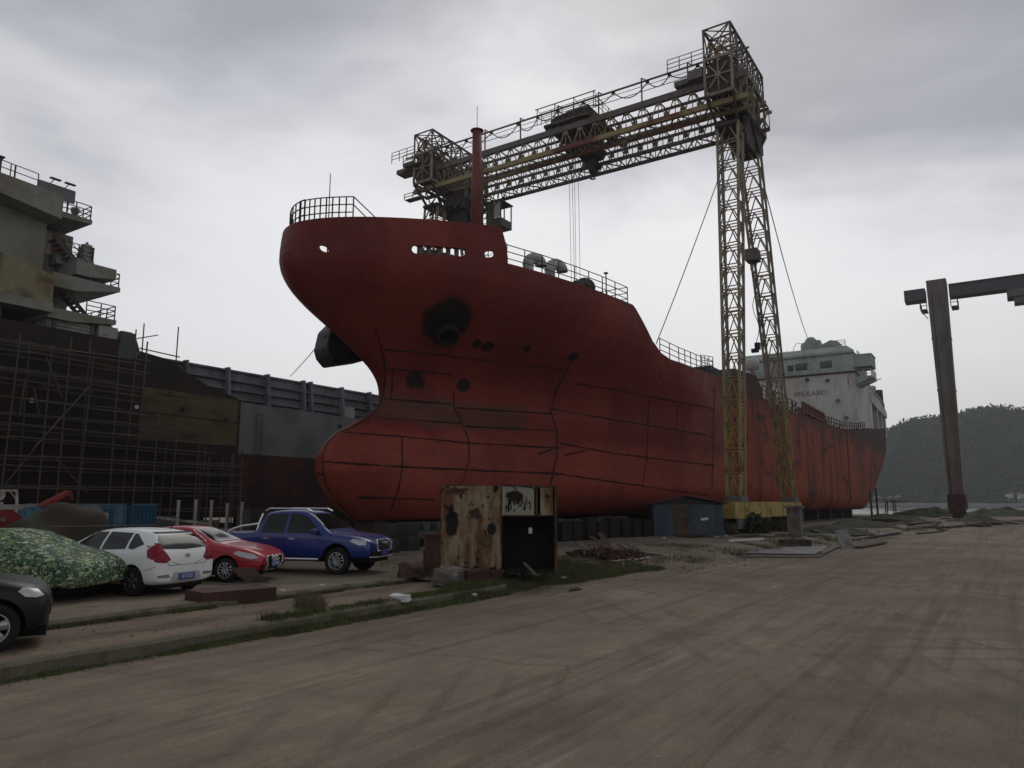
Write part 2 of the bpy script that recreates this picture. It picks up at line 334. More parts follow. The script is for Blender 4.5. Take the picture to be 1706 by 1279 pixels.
S.cycles.max_bounces=6; S.cycles.diffuse_bounces=3; S.cycles.glossy_bounces=3; S.cycles.volume_bounces=0
# ================================================================ ground
def road_material():
    m=bpy.data.materials.new('road_concrete'); m.use_nodes=True; n=m.node_tree; l=n.links; b=n.nodes['Principled BSDF']
    tc=nn(n,'ShaderNodeTexCoord')
    def no(rot,st,sc,det=6,ro=.6,dist=0):
        mp=nn(n,'ShaderNodeMapping'); mp.inputs['Scale'].default_value=st; mp.inputs['Rotation'].default_value=(0,0,rot); l.new(tc.outputs['Object'],mp.inputs[0])
        t=nn(n,'ShaderNodeTexNoise'); t.inputs['Scale'].default_value=sc; t.inputs['Detail'].default_value=det; t.inputs['Roughness'].default_value=ro; t.inputs['Distortion'].default_value=dist
        l.new(mp.outputs[0],t.inputs[0]); return t.outputs['Fac']
    def rg(f,a,b_,c=0,d=1):
        r=nn(n,'ShaderNodeMapRange'); 
        for i,v in enumerate((a,b_,c,d)): r.inputs[i+1].default_value=v
        l.new(f,r.inputs[0]); return r.outputs[0]
    def mx(f,a,b_,mode='MIX'):
        x=nn(n,'ShaderNodeMix',data_type='RGBA',blend_type=mode)
        if isinstance(f,float): x.inputs[0].default_value=f
        else: l.new(f,x.inputs[0])
        for v,i in ((a,6),(b_,7)):
            if isinstance(v,tuple): x.inputs[i].default_value=(*v,1)
            else: l.new(v,x.inputs[i])
        return x.outputs[2]
    def mottle(f):
        v=rg(f,.3,.7,.74,1.25); k=nn(n,'ShaderNodeCombineColor'); [l.new(v,k.inputs[i]) for i in range(3)]; return k.outputs[0]
    c=mx(rg(no(0,(1,1,1),.16,5,.5,.5),.36,.64),(.240,.192,.142),(.160,.126,.093))
    c=mx(rg(no(math.radians(-3),(.05,1.6,1),1.3,8,.65,.35),.50,.62,0,.55),c,(.10,.078,.056))     # dark smears along the lane
    c=mx(rg(no(math.radians(38),(.10,1.0,1),.8,5,.6,.8),.54,.66,0,.5),c,(.11,.086,.062))     # crossing tyre smears
    c=mx(rg(no(math.radians(5),(.15,1.5,1),1.6,6,.65,.3),.60,.72,0,.4),c,(.36,.32,.25))      # pale scuffs
    c=mx(rg(no(0,(1,1,1),.5,6,.6,.2),.60,.74,0,.6),c,(.13,.13,.072))                          # mossy patches
    c=mx(rg(no(0,(1,1,1),9,10,.8),.3,.7,0,.5),c,mx(1.0,c,(.72,.72,.72),'MULTIPLY'))
    c=mx(1.0,c,mottle(no(.3,(1,1,1),.75,10,.72)),'MULTIPLY')
    for (cx,cy,sc,off) in ((26,-30,.42,0),(70,30,.33,3),(-14,40,.3,7)):
        mp2=nn(n,'ShaderNodeMapping'); mp2.inputs['Location'].default_value=(-cx,-cy,0); l.new(tc.outputs['Object'],mp2.inputs[0])
        w2=nn(n,'ShaderNodeTexWave',wave_type='RINGS',rings_direction='Z',wave_profile='SIN'); w2.inputs['Scale'].default_value=sc*1.1; w2.inputs['Distortion'].default_value=1.2; w2.inputs['Detail'].default_value=2; w2.inputs['Detail Scale'].default_value=.15; w2.inputs['Phase Offset'].default_value=off; l.new(mp2.outputs[0],w2.inputs[0])
        tk=nn(n,'ShaderNodeMath',operation='MULTIPLY'); l.new(rg(w2.outputs['Fac'],.80,.97,0,.4),tk.inputs[0]); l.new(rg(no(off,(1,1,1),.13+.03*off/3,5,.6),.5,.62),tk.inputs[1])
        c=mx(tk.outputs[0],c,(.085,.068,.05))
    # fine transverse scuffs, cracks between worn slabs, grit
    c=mx(rg(no(math.radians(-14),(.25,3.5,1),2.2,8,.7,.2),.52,.66,0,.5),c,(.12,.094,.066))
    c=mx(rg(no(math.radians(24),(.22,3.2,1),1.7,8,.7,.3),.56,.70,0,.2),c,(.33,.29,.22))
    mp=nn(n,'ShaderNodeMapping'); l.new(tc.outputs['Object'],mp.inputs[0]); wv=nn(n,'ShaderNodeTexNoise'); wv.inputs['Scale'].default_value=.9; wv.inputs['Detail'].default_value=6; l.new(mp.outputs[0],wv.inputs[0])
    av=nn(n,'ShaderNodeVectorMath',operation='MULTIPLY_ADD'); l.new(wv.outputs['Color'],av.inputs[0]); av.inputs[1].default_value=(.9,.9,0); l.new(mp.outputs[0],av.inputs[2])
    vo=nn(n,'ShaderNodeTexVoronoi',feature='DISTANCE_TO_EDGE'); vo.inputs['Scale'].default_value=.27; l.new(av.outputs[0],vo.inputs['Vector'])
    ck=nn(n,'ShaderNodeMath',operation='MULTIPLY'); l.new(rg(vo.outputs['Distance'],.002,.009,.5,0),ck.inputs[0]); l.new(rg(no(0,(1,1,1),.35,4,.5),.5,.62),ck.inputs[1])
    c=mx(ck.outputs[0],c,(.05,.042,.03))
    c=mx(rg(no(0,(1,1,1),22,4,.6),.60,.68,0,.55),c,(.09,.072,.052)); c=mx(rg(no(.4,(1,1,1),31,4,.6),.62,.70,0,.5),c,(.42,.39,.32))
    l.new(c,b.inputs['Base Color']); b.inputs['Roughness'].default_value=.9; b.inputs['Specular IOR Level'].default_value=.15
    bp=nn(n,'ShaderNodeBump'); bp.inputs['Strength'].default_value=.45; bp.inputs['Distance'].default_value=.03; l.new(no(0,(1,1,1),7,10,.75),bp.inputs['Height']); l.new(bp.outputs[0],b.inputs['Normal'])
    return m
M['road']=road_material()
def noisez(x,y,s,a): return mnoise.noise(Vector((x*s,y*s,3.3)))*a
def grid_obj(name,xs,ys,zf,m,kind='structure'):
    mb=MB(); nx,ny=len(xs),len(ys)
    mb.v=[Vector((x,y if not callable(y) else y(x),0)) for x in xs for y in ys]
    for v in mb.v: v.z=zf(v.x,v.y)
    mb.f=[(i*ny+j,(i+1)*ny+j,(i+1)*ny+j+1,i*ny+j+1) for i in range(nx-1) for j in range(ny-1)]
    o=mb.build(name,m,None,True); o['kind']=kind; return o
SHORE=168.0
def lin(a,b,n): return [a+(b-a)*i/(n-1) for i in range(n)]
rx=lin(-60,40,80)+lin(41,SHORE,60)+[SHORE+2,SHORE+8]
grid_obj('road',rx,lin(-80,11.3,60)+[16.0,20.0],lambda x,y:-.35+noisez(x,y,.25,.012)-(1.6*min(1,max(0,(x-SHORE)/6)) if x>SHORE else 0),'road')
def yb(x): return interp([(-60,11.42),(17,11.42),(22,11.1),(30,10.6),(50,9.0),(90,3.5),(130,-4),(150,-14),(180,-30)],x)+ (mnoise.noise(Vector((x*.6,0,0)))*.5 if x>18 else 0)
# yard: starts behind the strip near the camera, grades down to the road farther on
def yard_grid():
    mb=MB(); xs=lin(-60,15.9,60)+lin(16.0,60,70)+lin(61,SHORE,70)+[SHORE+3,SHORE+9]; js=[0,.35,.8,1.5,2.4,3.6,5,8,12,18,26,40,60,90,140,220]
    for x in xs:
        near=x<16
        y0=14.1 if near else (yb(x) if x>18.5 else 14.1+(yb(18.5)-14.1)*(x-16)/2.5)
        for d in js:
            y=y0+d
            if near: z=.004
            else:
                k=min(1,d/2.6); z=-.37+.374*(k*k*(3-2*k)); 
                if x<18.5: z=.0+z*(x-16)/2.5
            if x>30: z+=noisez(x,y,.5,.10)*min(1,d/2)
            if x>SHORE: z-=1.7*min(1,(x-SHORE)/8)
            mb.v.append(Vector((x,y,z)))
    ny=len(js); mb.f=[(i*ny+j,(i+1)*ny+j,(i+1)*ny+j+1,i*ny+j+1) for i in range(len(xs)-1) for j in range(ny-1)]
    o=mb.build('ground','ground',None,True); o['kind']='structure'
yard_grid()
mb=MB(); mb.box(-60,17.0,11.62,14.0,-.6,-.12); o=mb.build('pavement','strip'); o['kind']='structure'
def kerb(name,x0,x1,y0,y1,zt,seed,m):
    mb=MB(); xs=lin(x0,x1,220); random.seed(seed)
    for x in xs:
        w=mnoise.noise(Vector((x*1.3,seed,0)))*.035; h=mnoise.noise(Vector((x*.9,seed,5)))*.018
        for (y,z) in ((y0+w*1.6,-.7),(y0+w,zt-.05+h),(y0+.05+w*.7,zt+h),(y1,zt+h*.5),(y1,-.7)): mb.v.append(Vector((x,y,z)))
    mb.f=[(i*5+j,(i+1)*5+j,(i+1)*5+j+1,i*5+j+1) for i in range(len(xs)-1) for j in range(4)]
    mb.f+=[(0,1,2,3,4),tuple((len(xs)-1)*5+k for k in (4,3,2,1,0))]
    o=mb.build(name,m); o['kind']='structure'
kerb('kerb',-60,17.2,11.42,11.64,-.108,3,'kerbtop')
kerb('kerb',-60,16.6,13.98,14.14,.008,9,'kerbtop')
# water, far shore and hill
mb=MB(); mb.add([(150,-1300,-1.3),(1380,-1300,-1.3),(1380,1600,-1.3),(150,1600,-1.3)],[(0,1,2,3)])
wm=mat('river_water',(.16,.17,.17),.25,var=0,bump=.15,bscale=.4); o=mb.build('water',wm); o['kind']='structure'
rid=[(-1600,35),(-600,60),(-260,52),(-120,74),(-60,78),(-17,82),(10,86),(37,84),(65,78),(85,69),(120,52),(200,40),(330,30),(500,24),(1600,20)]
def hz(x,y):
    r=interp(rid,y*750/max(x,700) if x<900 else y)
    k=(x-716)/130
    if k<=0: return -2.0 if x<704 else 1.2
    k=min(1,k); k=k*k*(3-2*k)
    h=r*k*(1.0 if x<870 else max(.3,1-(x-870)/500))
    return 1.2+h+noisez(x,y,.02,6)*k+noisez(x,y,.006,8)*k
grid_obj('hill',lin(716,870,26)+lin(900,1300,8),lin(-700,700,150),hz,'hillground')
mb=MB(); ys=lin(-1200,1200,160); xs=[701,704,709,722,760]
for x in xs:
    for y in ys: mb.v.append(Vector((x+noisez(0,y,.02,6),y,{701:-2.2,704:.2,709:1.6,722:3.0,760:3.0}[x]+noisez(x,y,.05,.8))))
mb.f=[(i*len(ys)+j,(i+1)*len(ys)+j,(i+1)*len(ys)+j+1,i*len(ys)+j+1) for i in range(4) for j in range(len(ys)-1)]
o=mb.build('far_shore','farland',None,True); o['kind']='structure'
# wood on the hill: reads as one mass
mb=MB(); random.seed(11)
def clump(mb,c,r,n,flat=.8):
    for _ in range(n):
        d=Vector((random.gauss(0,1),random.gauss(0,1),random.gauss(0,1))).normalized()*r*random.uniform(.55,1.05); d.z*=flat
        p=c+d; s_=r*random.uniform(.18,.38)
        a=Vector((random.uniform(-1,1),random.uniform(-1,1),random.uniform(-.6,1))).normalized()*s_
        b=Vector((random.uniform(-1,1),random.uniform(-1,1),random.uniform(-.6,1))).normalized()*s_
        mb.add([p-a*.8-b*.3,p+a*.7-b*.6,p+a*.5+b*.8,p-a*.5+b*.6],[(0,1,2,3)])
n=0
for _ in range(9000):
    x=random.uniform(722,872); y=random.uniform(-130,150)
    z=hz(x,y); px=proj(x,y,z)
    if px[0]<1380 or px[0]>1860: continue
    r=random.uniform(2.2,4.6)*(random.uniform(.8,1.7) if x>840 else 1)
    clump(mb,Vector((x,y,z+r*.6)),r,9 if x<835 else 16); n+=1
o=mb.build('hill_wood','hilltree'); tag(o,'wooded hillside beyond the water, one mass of dark treetops','wood',kind='stuff')

def gz(x,y):
    "height of the ground under a point"
    if x<16: return .004 if y>14.0 else (-.12 if y>11.64 else -.35)
    y0=yb(x) if x>18.5 else 14.1+(yb(18.5)-14.1)*(x-16)/2.5
    d=y-y0
    if d<0: return -.12 if (x<17.2 and y>11.64) else -.35
    k=min(1,d/2.6); z=-.37+.374*(k*k*(3-2*k))
    if x<18.5: z=z*(x-16)/2.5
    return z
# thin river air over the whole place
hv=bpy.data.materials.new('haze'); hv.use_nodes=True; n_=hv.node_tree; n_.nodes.remove(n_.nodes['Principled BSDF']); pv=nn(n_,'ShaderNodeVolumePrincipled')
pv.inputs['Color'].default_value=(.93,.97,1,1); pv.inputs['Density'].default_value=HAZE; pv.inputs['Anisotropy'].default_value=.3
n_.links.new(pv.outputs[0],n_.nodes['Material Output'].inputs['Volume'])
if HAZE>0:
    mb=MB(); mb.box(-90,1390,-1310,1610,-3.5,112); M['haze']=hv; o=mb.build('haze','haze'); o['kind']='stuff'; o['label']='thin pale river haze filling the air'; o['category']='haze'
# ================================================================ the red ship on the slip
YC=27.0; HB=9.0
SIL=[(385,474),(430,463),(455,466),(478,480),(510,513),(545,548),(575,580),(600,605),(622,625),(650,633),(675,629)]
PAR=[(1.2,30,1.6,.95),(5,30,1.6,.95),(8,29,1.7,1.0),(10.5,27,1.8,1.15),(12,25,1.85,1.35),(14,23,1.9,1.6),(16.4,22,1.9,1.75)]
def par(z): return [sm_(k,z) for k in (1,2,3)]
def sm_(k,z):
    t=[(p[0],p[k]) for p in PAR]; return sum(interp(t,z+d)*w for d,w in ((-.8,.25),(-.4,.25),(.4,.25),(.8,.25)))
def hull_b0(X,z,X0):
    Le,p,q=par(z); t=(X-X0)/Le
    if t<=0: return 0.0
    if t>=1: return HB
    b=HB*(1-(1-t)**p)**(1/q); dx=t*Le
    return min(HB,math.sqrt(b*b+1.1*dx*math.exp(-dx/1.6)))
def solve(z):
    lo,hi=20.0,34.0
    for _ in range(30):
        m_=(lo+hi)/2; best=(1e9,0)
        for k in range(0,70):
            X=m_+(k/69)**2*9; b=hull_b0(X,z,m_)
            for sgn in (-1,1):
                q=proj(X,YC+sgn*b,z)
                if q[0]<best[0]: best=q
        if best[0]>interp(SIL,best[1]): hi=m_
        else: lo=m_
    return lo
X0T=[(z/2,solve(z/2)) for z in range(14,34)]
print('X0T',[(a,round(b,2)) for a,b in X0T])
X0D=dict(X0T); X0T=[(z,x if z<=14.5 else 22.43+(z-14.5)*.25) for z,x in X0T]
for _ in range(2): X0T=[X0T[0]]+[(X0T[i][0],(X0T[i-1][1]+2*X0T[i][1]+X0T[i+1][1])/4) for i in range(1,len(X0T)-1)]+[X0T[-1]]
def crom(tab,x):
    n=len(tab)
    if x<=tab[0][0]: return tab[0][1]
    if x>=tab[-1][0]: return tab[-1][1]
    i=next(k for k in range(n-1) if x<=tab[k+1][0]); h=tab[i+1][0]-tab[i][0]; t=(x-tab[i][0])/h
    def m(k):
        a,b=max(0,k-1),min(n-1,k+1); return (tab[b][1]-tab[a][1])/(tab[b][0]-tab[a][0])
    return (2*t**3-3*t*t+1)*tab[i][1]+(t**3-2*t*t+t)*h*m(i)+(-2*t**3+3*t*t)*tab[i+1][1]+(t**3-t*t)*h*m(i+1)
X0T=[(1.2,X0T[0][1]+1.4),(4,X0T[0][1]+.7)]+X0T
BT=[(1.2,27.3),(1.6,26.6),(2.2,25.8),(2.8,25.35),(3.5,24.95),(4.3,24.95),(4.9,25.3),(5.4,25.85),(5.9,26.7),(6.4,27.6),(6.9,28.4),(7.4,X0T[2][1]+.05)]
def stem(z):
    h=crom(X0T,z)
    return min(h,interp(BT,z)) if z<7.4 else h
XE=[(1.2,142),(3,144.5),(5,147.5),(7,150),(9,153),(12,156),(16.5,158)]
ZT=[(24,13.3),(29.4,13.3),(30.2,14.25),(31,14.25),(41.4,14.05),(41.8,13.85),(44.2,12.3),(45.6,11.75),(47,11.55),(50,11.6),(56,11.75),(60,12.2),(61,13.05),(67.5,13.35),(68.8,12.7),(69.6,11.6),(84,11.5),(108,12.0),(120,12.7),(131,14.0),(145,15.0),(158,16.2)]
def half(X,z):
    b=hull_b0(X,z,crom(X0T,z))
    # bilge
    fwd=min(1,max(0,(X-34)/25)); rb=2.2-1.3*min(1,max(0,(X-90)/40))
    if z<1.2+rb:
        u=(1.2+rb-z)/rb; k=1-math.sqrt(max(0,1-u*u)); b-= (rb*.95*fwd+ b*.55*(1-fwd))*k
    if z<7.5:
        xs=interp(BT,z)
        if X>xs:
            tb=min(1,(X-xs)/3.6); wb=2.15*math.sqrt(max(0,1-((z-3.6)/3.1)**2)) if abs(z-3.6)<3.1 else 0
            wb=max(wb,.75*min(1,(7.5-z)/1.0)*(1 if z>4 else 0)); bb=wb*math.sqrt(1-(1-tb)**2)
            b=(max(b,0)**4+bb**4)**.25
    if X>100:
        s=min(1,(X-100)/(interp(XE,z)-100)); c=interp([(1.2,.70),(5,.82),(9,.91),(12,.95),(16,.96)],z)
        b*=1-(1-c)*s**3
    return max(b,0)
ship=thing('cargo_ship','long red cargo ship with bulbous bow standing on blocks, white superstructure far aft','ship',(60,YC,0))
def hull_mesh():
    mb=MB(); cols=[]
    for k in range(36): cols.append(('s',(k/35)**1.75))
    for X in [37,38.2,39.4,40.4,41.1,41.4,41.8,42.6,43.4,44.2,44.9,45.6,46.3,47,48.5,50,52,54,56,57.5,59,60,61,63,65,67.5,68.2,68.8,69.6,72,76,80,84,90,95]: cols.append(('x',X))
    for k in range(22): cols.append(('e',k/21))
    NR=96; side=[]
    for (ty,val) in cols:
        for r in range(NR+1):
            v=r/NR; zn=1.2+v*(13.3-1.2)
            if ty=='s': x0=stem(zn); X=x0+val*(36-x0)
            elif ty=='x': X=val
            else: X=100+val*(interp(XE,1.2+v*(16.2-1.2))-100)
            zt=interp(ZT,X); z=1.2+v*(zt-1.2)
            mb.v.append((X,half(X,z) if not(ty=='s' and val==0) else 0.0,z))
    nc=len(cols); R=NR+1; pts=mb.v; mb.v=[Vector((x,YC-b,z)) for x,b,z in pts]+[Vector((x,YC+b,z)) for x,b,z in pts]; N=nc*R
    for i in range(nc-1):
        for r in range(NR):
            a,b_,c,d=i*R+r,(i+1)*R+r,(i+1)*R+r+1,i*R+r+1
            mb.f.append((a,b_,c,d)); mb.f.append((N+a,N+d,N+c,N+b_))
        mb.f.append((i*R+NR,(i+1)*R+NR,N+(i+1)*R+NR,N+i*R+NR)); mb.f.append((i*R,N+i*R,N+(i+1)*R,(i+1)*R))
    e=(nc-1)*R
    for r in range(NR): mb.f.append((e+r,N+e+r,N+e+r+1,e+r+1))
    return mb
hm=hull_mesh(); hull=hm.build('hull','hull',ship)
bm=bmesh.new(); bm.from_mesh(hull.data); bmesh.ops.remove_doubles(bm,verts=bm.verts,dist=.0005); bmesh.ops.dissolve_degenerate(bm,edges=bm.edges,dist=.0005); bmesh.ops.recalc_face_normals(bm,faces=bm.faces)
for f in bm.faces:
    f.smooth=True
    c=f.calc_center_median()+Vector((60,YC,0))
    if c.x>57.5: f.material_index=1
for e in bm.edges:
    if len(e.link_faces)==2 and (max(f.normal.z for f in e.link_faces)>.8 or max(f.normal.x for f in e.link_faces)>.9) and e.calc_face_angle(0)>math.radians(38): e.smooth=False
bm.to_mesh(hull.data); bm.free()
HV=bvh_of(hull); HO=Vector((60,YC,0)); CAM=Vector((0,0,CZ))
def hit(x,y):
    d=ray(x,y).normalized(); l,n,i,dist=HV.ray_cast(CAM-HO,d)
    if l is None: return None,None
    if n.dot(d)>0: n=-n
    return l+HO,n
# hull paint with scorch marks fixed to the plating
burns=[]
for (x,y,r) in ((745,532,1.35),(742,545,1.1),(812,577,.38),(795,572,.3),(878,581,.25),(955,594,.34),(690,632,.5),(772,642,.42),(700,640,.3),(670,705,.0)):
    if r<=0: continue
    p,n=hit(x,y)
    if p: burns.append((p-HO,r))
def hull_material(name,cols,burns,oz):
    m=bpy.data.materials.new(name); m.use_nodes=True; n=m.node_tree; l=n.links; b=n.nodes['Principled BSDF']; tc=nn(n,'ShaderNodeTexCoord')
    def no(st,sc,det=6,ro=.6):
        mp=nn(n,'ShaderNodeMapping'); mp.inputs['Scale'].default_value=st; l.new(tc.outputs['Object'],mp.inputs[0])
        t=nn(n,'ShaderNodeTexNoise'); t.inputs['Scale'].default_value=sc; t.inputs['Detail'].default_value=det; t.inputs['Roughness'].default_value=ro; l.new(mp.outputs[0],t.inputs[0]); return t.outputs['Fac']
    def rg(f,a,b_,c=0,d=1):
        r=nn(n,'ShaderNodeMapRange'); r.interpolation_type='SMOOTHSTEP'
        for i,v in enumerate((a,b_,c,d)): r.inputs[i+1].default_value=v
        l.new(f,r.inputs[0]); return r.outputs[0]
    def mx(f,a,b_,mode='MIX'):
        x=nn(n,'ShaderNodeMix',data_type='RGBA',blend_type=mode)
        if isinstance(f,float): x.inputs[0].default_value=f
        else: l.new(f,x.inputs[0])
        for v,i in ((a,6),(b_,7)):
            if isinstance(v,tuple): x.inputs[i].default_value=(*v,1)
            else: l.new(v,x.inputs[i])
        return x.outputs[2]
    def m2(op,a,b_):
        t=nn(n,'ShaderNodeMath',operation=op)
        for i,v in enumerate((a,b_)):
            if isinstance(v,(int,float)): t.inputs[i].default_value=v
            else: l.new(v,t.inputs[i])
        return t.outputs[0]
    sp=nn(n,'ShaderNodeSeparateXYZ'); l.new(tc.outputs['Object'],sp.inputs[0])
    c=mx(rg(no((1,1,.5),.22,4,.5),.42,.62),cols[0],cols[1])
    zz=m2('ADD',sp.outputs[2],m2('MULTIPLY',no((1,1,1),.5,4,.5),1.2))
    c=mx(rg(zz,oz-.5,oz+.5,1,0),c,mx(rg(no((1,1,1),.3,5,.6),.4,.65),cols[2],cols[3]))  # brighter lower band: less rust, plus light on upturned plating put into colour
    # repainted brownish strake of the bow
    bx=m2('MULTIPLY',rg(zz,6.6,6.8),rg(zz,8.1,8.3,1,0)); bx=m2('MULTIPLY',bx,rg(sp.outputs[0],-23.2,-22.6,1,0)); c=mx(m2('MULTIPLY',bx,.75),c,cols[4])
    c=mx(rg(no((1.2,1.2,.12),.9,6,.65),.58,.74,0,.5),c,cols[4])
    c=mx(rg(no((1,1,1),1.8,8,.7),.62,.72,0,.35),c,(.03,.012,.01))
    # plate-by-plate tone and fine butt seams
    cb=nn(n,'ShaderNodeCombineXYZ'); l.new(sp.outputs[0],cb.inputs[0]); l.new(sp.outputs[2],cb.inputs[1])
    bk=nn(n,'ShaderNodeTexBrick'); l.new(cb.outputs[0],bk.inputs[0]); bk.inputs['Scale'].default_value=1; bk.inputs['Brick Width'].default_value=5.5; bk.inputs['Row Height'].default_value=1.75; bk.inputs['Mortar Size'].default_value=.022; bk.inputs['Mortar Smooth'].default_value=.6
    bk.inputs['Color1'].default_value=(.90,.90,.90,1); bk.inputs['Color2'].default_value=(1.10,1.07,1.05,1); bk.inputs['Mortar'].default_value=(.72,.70,.70,1)
    c=mx(.85,c,bk.outputs['Color'],'MULTIPLY')
    nz=no((1,1,1),1.3,6,.65)
    for (p,r) in burns:
        v=nn(n,'ShaderNodeVectorMath',operation='DISTANCE'); l.new(tc.outputs['Object'],v.inputs[0]); v.inputs[1].default_value=p
        d=m2('ADD',v.outputs['Value'],m2('MULTIPLY',m2('SUBTRACT',nz,.5),r*.7)); c=mx(rg(d,r*.80,r*1.12,.95,0),c,(.012,.009,.008))
    vv=rg(no((1,1,1),3,9,.75),.3,.7,.84,1.14); cc=nn(n,'ShaderNodeCombineColor'); [l.new(vv,cc.inputs[i]) for i in range(3)]; c=mx(1.0,c,cc.outputs[0],'MULTIPLY')
    l.new(c,b.inputs['Base Color']); l.new(rg(no((1,1,1),.8,6,.7),.3,.7,.5,.72),b.inputs['Roughness']); b.inputs['Specular IOR Level'].default_value=.22
    bp=nn(n,'ShaderNodeBump'); bp.inputs['Strength'].default_value=.35; bp.inputs['Distance'].default_value=.06; l.new(no((1,1,1),.55,4,.55),bp.inputs['Height']); l.new(bp.outputs[0],b.inputs['Normal'])
    return m
hull.data.materials.clear()
MH=hull_material('hull_paint_fore',[(.13,.020,.017),(.18,.031,.023),(.25,.047,.029),(.185,.036,.025),(.085,.04,.028)],burns,6.3)
hull.data.materials.append(MH); hull.data.materials.append(M['hull_aft'])
for p_ in hull.data.polygons: p_.material_index=1 if p_.center.x+60>57.5 else 0
# plate seams: thin proud welds that follow the plating
SEAMS=[[(625,545),(634,575),(640,600),(641,640),(637,665),(625,685),(610,700),(585,712),(560,722),(545,738),(538,760),(538,785),(545,810),(560,835),(590,866)],
[(640,582),(706,587),(841,605),(946,615)],[(641,613),(752,623)],[(641,664),(752,673)],[(759,679),(920,689)],[(775,710),(923,717)],
[(575,720),(670,727),(785,738),(930,746)],[(621,695),(766,705)],[(541,769),(677,778),(930,789)],[(524,726),(549,735)],[(529,789),(539,790)],[(595,828),(723,832)],
[(756,651),(756,677),(769,703),(780,730),(782,763),(772,799),(752,830),(735,860)],[(953,598),(943,621),(926,651),(918,684),(928,723),(928,756),(920,795),(912,830)],
[(670,727),(670,779),(664,815),(651,848)],[(959,638),(1028,649),(1087,661),(1191,681)],[(921,681),(1022,699),(1078,708),(1176,724)],[(933,738),(1028,756),(1190,775)],
[(930,789),(1060,808),(1180,825)],[(1081,665),(1078,760),(1070,815)],[(1190,644),(1188,757),(1186,815)],[(1130,674),(1127,718)],[(1102,609),(1098,632)],
[(895,756),(920,749)],[(940,758),(979,750)],[(655,613),(652,664)]]
for sm in SEAMS:
    pts=[]; mb=MB()
    for (a,b) in zip(sm,sm[1:]):
        L_=math.hypot(b[0]-a[0],b[1]-a[1]); k=max(2,int(L_/7))
        for i in range(k+(1 if b==sm[-1] else 0)):
            t=i/k; x=a[0]+(b[0]-a[0])*t+mnoise.noise(Vector((a[0]+i*.7,a[1],0)))*1.2; y=a[1]+(b[1]-a[1])*t+mnoise.noise(Vector((a[0],i*.6,7)))*1.2
            p,nr=hit(x,y)
            if p: pts.append((p,nr))
    for (p,n1_),(q,n2_) in zip(pts,pts[1:]):
        if (q-p).length<3:
            wd=.05+.04*mnoise.noise(p*.8); d=(q-p).normalized(); s1=n1_.cross(d).normalized()*wd; s2=n2_.cross(d).normalized()*wd
            mb.add([p-s1+n1_*.004,p+s1+n1_*.004,q+s2+n2_*.004,q-s2+n2_*.004,p+n1_*.03,q+n2_*.03],[(0,4,5,3),(1,2,5,4)])
    if mb.v: mb.build('weld_seam','seam',ship)
# bulwark round the forecastle, with mooring openings cut through
ZB=16.05
def zbul(x): return interp([(22.4,15.12),(24.2,15.32),(30.5,16.08)],x)
def outline(z,side,xmax,n=40):
    x0=crom(X0T,z); return [Vector((x0+(k/n)**1.9*(xmax-x0),YC+side*half(x0+(k/n)**1.9*(xmax-x0),z),z)) for k in range(n+1)]
def bul(off):
    rows=[]
    for v,xm in ((0,31.2),(.2,31.1),(.45,31.0),(.72,30.8),(1,30.5)):
        z=13.25+v*(15.6-13.25); r=outline(z,-1,xm)[::-1]+outline(z,1,xm)[1:]
        for p in r: p.z=13.25+v*(zbul(p.x)-13.25)
        if off: r=[Vector((p.x+off*(1 if p.x<26 else .3), p.y+(off if p.y<YC else -off)*min(1,abs(p.y-YC)/3),p.z)) for p in r]
        rows.append(r)
    return rows
mb=MB(); ro,ri=bul(0),bul(.14); n=len(ro[0])
for rows in (ro,ri):
    for r in rows: mb.v+=r
for k in range(4):
    for i in range(n-1):
        a=k*n+i; mb.f.append((a,a+1,a+1+n,a+n)); mb.f.append((5*n+a,5*n+a+n,5*n+a+1+n,5*n+a+1))
for i in range(n-1): mb.f.append((4*n+i,4*n+i+1,9*n+i+1,9*n+i)); mb.f.append((i,5*n+i,5*n+i+1,i+1))
for k in range(4):
    a=k*n; mb.f.append((a,a+n,6*n+a,5*n+a)); a=k*n+n-1; mb.f.append((a,5*n+a,6*n+a,a+n))
bw=mb.build('bulwark',MH,ship)
bwx=bvh_of(bw)
def bhit(x,y):
    l,n_,i,d=bwx.ray_cast(CAM-HO,ray(x,y).normalized()); return l+HO if l else None
bhit0=lambda x,y:bhit(x,y)
cut=MB()
def slot(xa,ya,xb,yb,r):
    p,q=bhit(xa,ya),bhit(xb,yb)
    if not p: return
    nr=Vector((-.55,-.84,0)); ax=(q-p).normalized() if (q-p).length>.05 else Vector((.84,-.55,0)); up=Vector((0,0,1)); poly=[]
    for i in range(12):
        t=-math.pi/2+math.pi*i/11; poly.append(q+ax*math.cos(t)*r*1.2+up*math.sin(t)*r)
    for i in range(12):
        t=math.pi/2+math.pi*i/11; poly.append(p+ax*math.cos(t)*r*1.2+up*math.sin(t)*r)
    cut.prism([v-nr*-.9 for v in poly],nr*-1.8)
slot(694,415,769,420,.20); slot(539,413,542,414,.15); slot(813,423,818,422.5,.17)
co_=cut.build('cutter','dark',ship)
md=bw.modifiers.new('b','BOOLEAN'); md.operation='DIFFERENCE'; md.object=co_; md.solver='EXACT'; bake(bw); bpy.data.objects.remove(co_)
bw.data.materials.clear(); bw.data.materials.append(MH)
for p in bw.data.polygons: p.use_smooth=False
fp_,fq_=bhit0(694,415),bhit0(769,420)
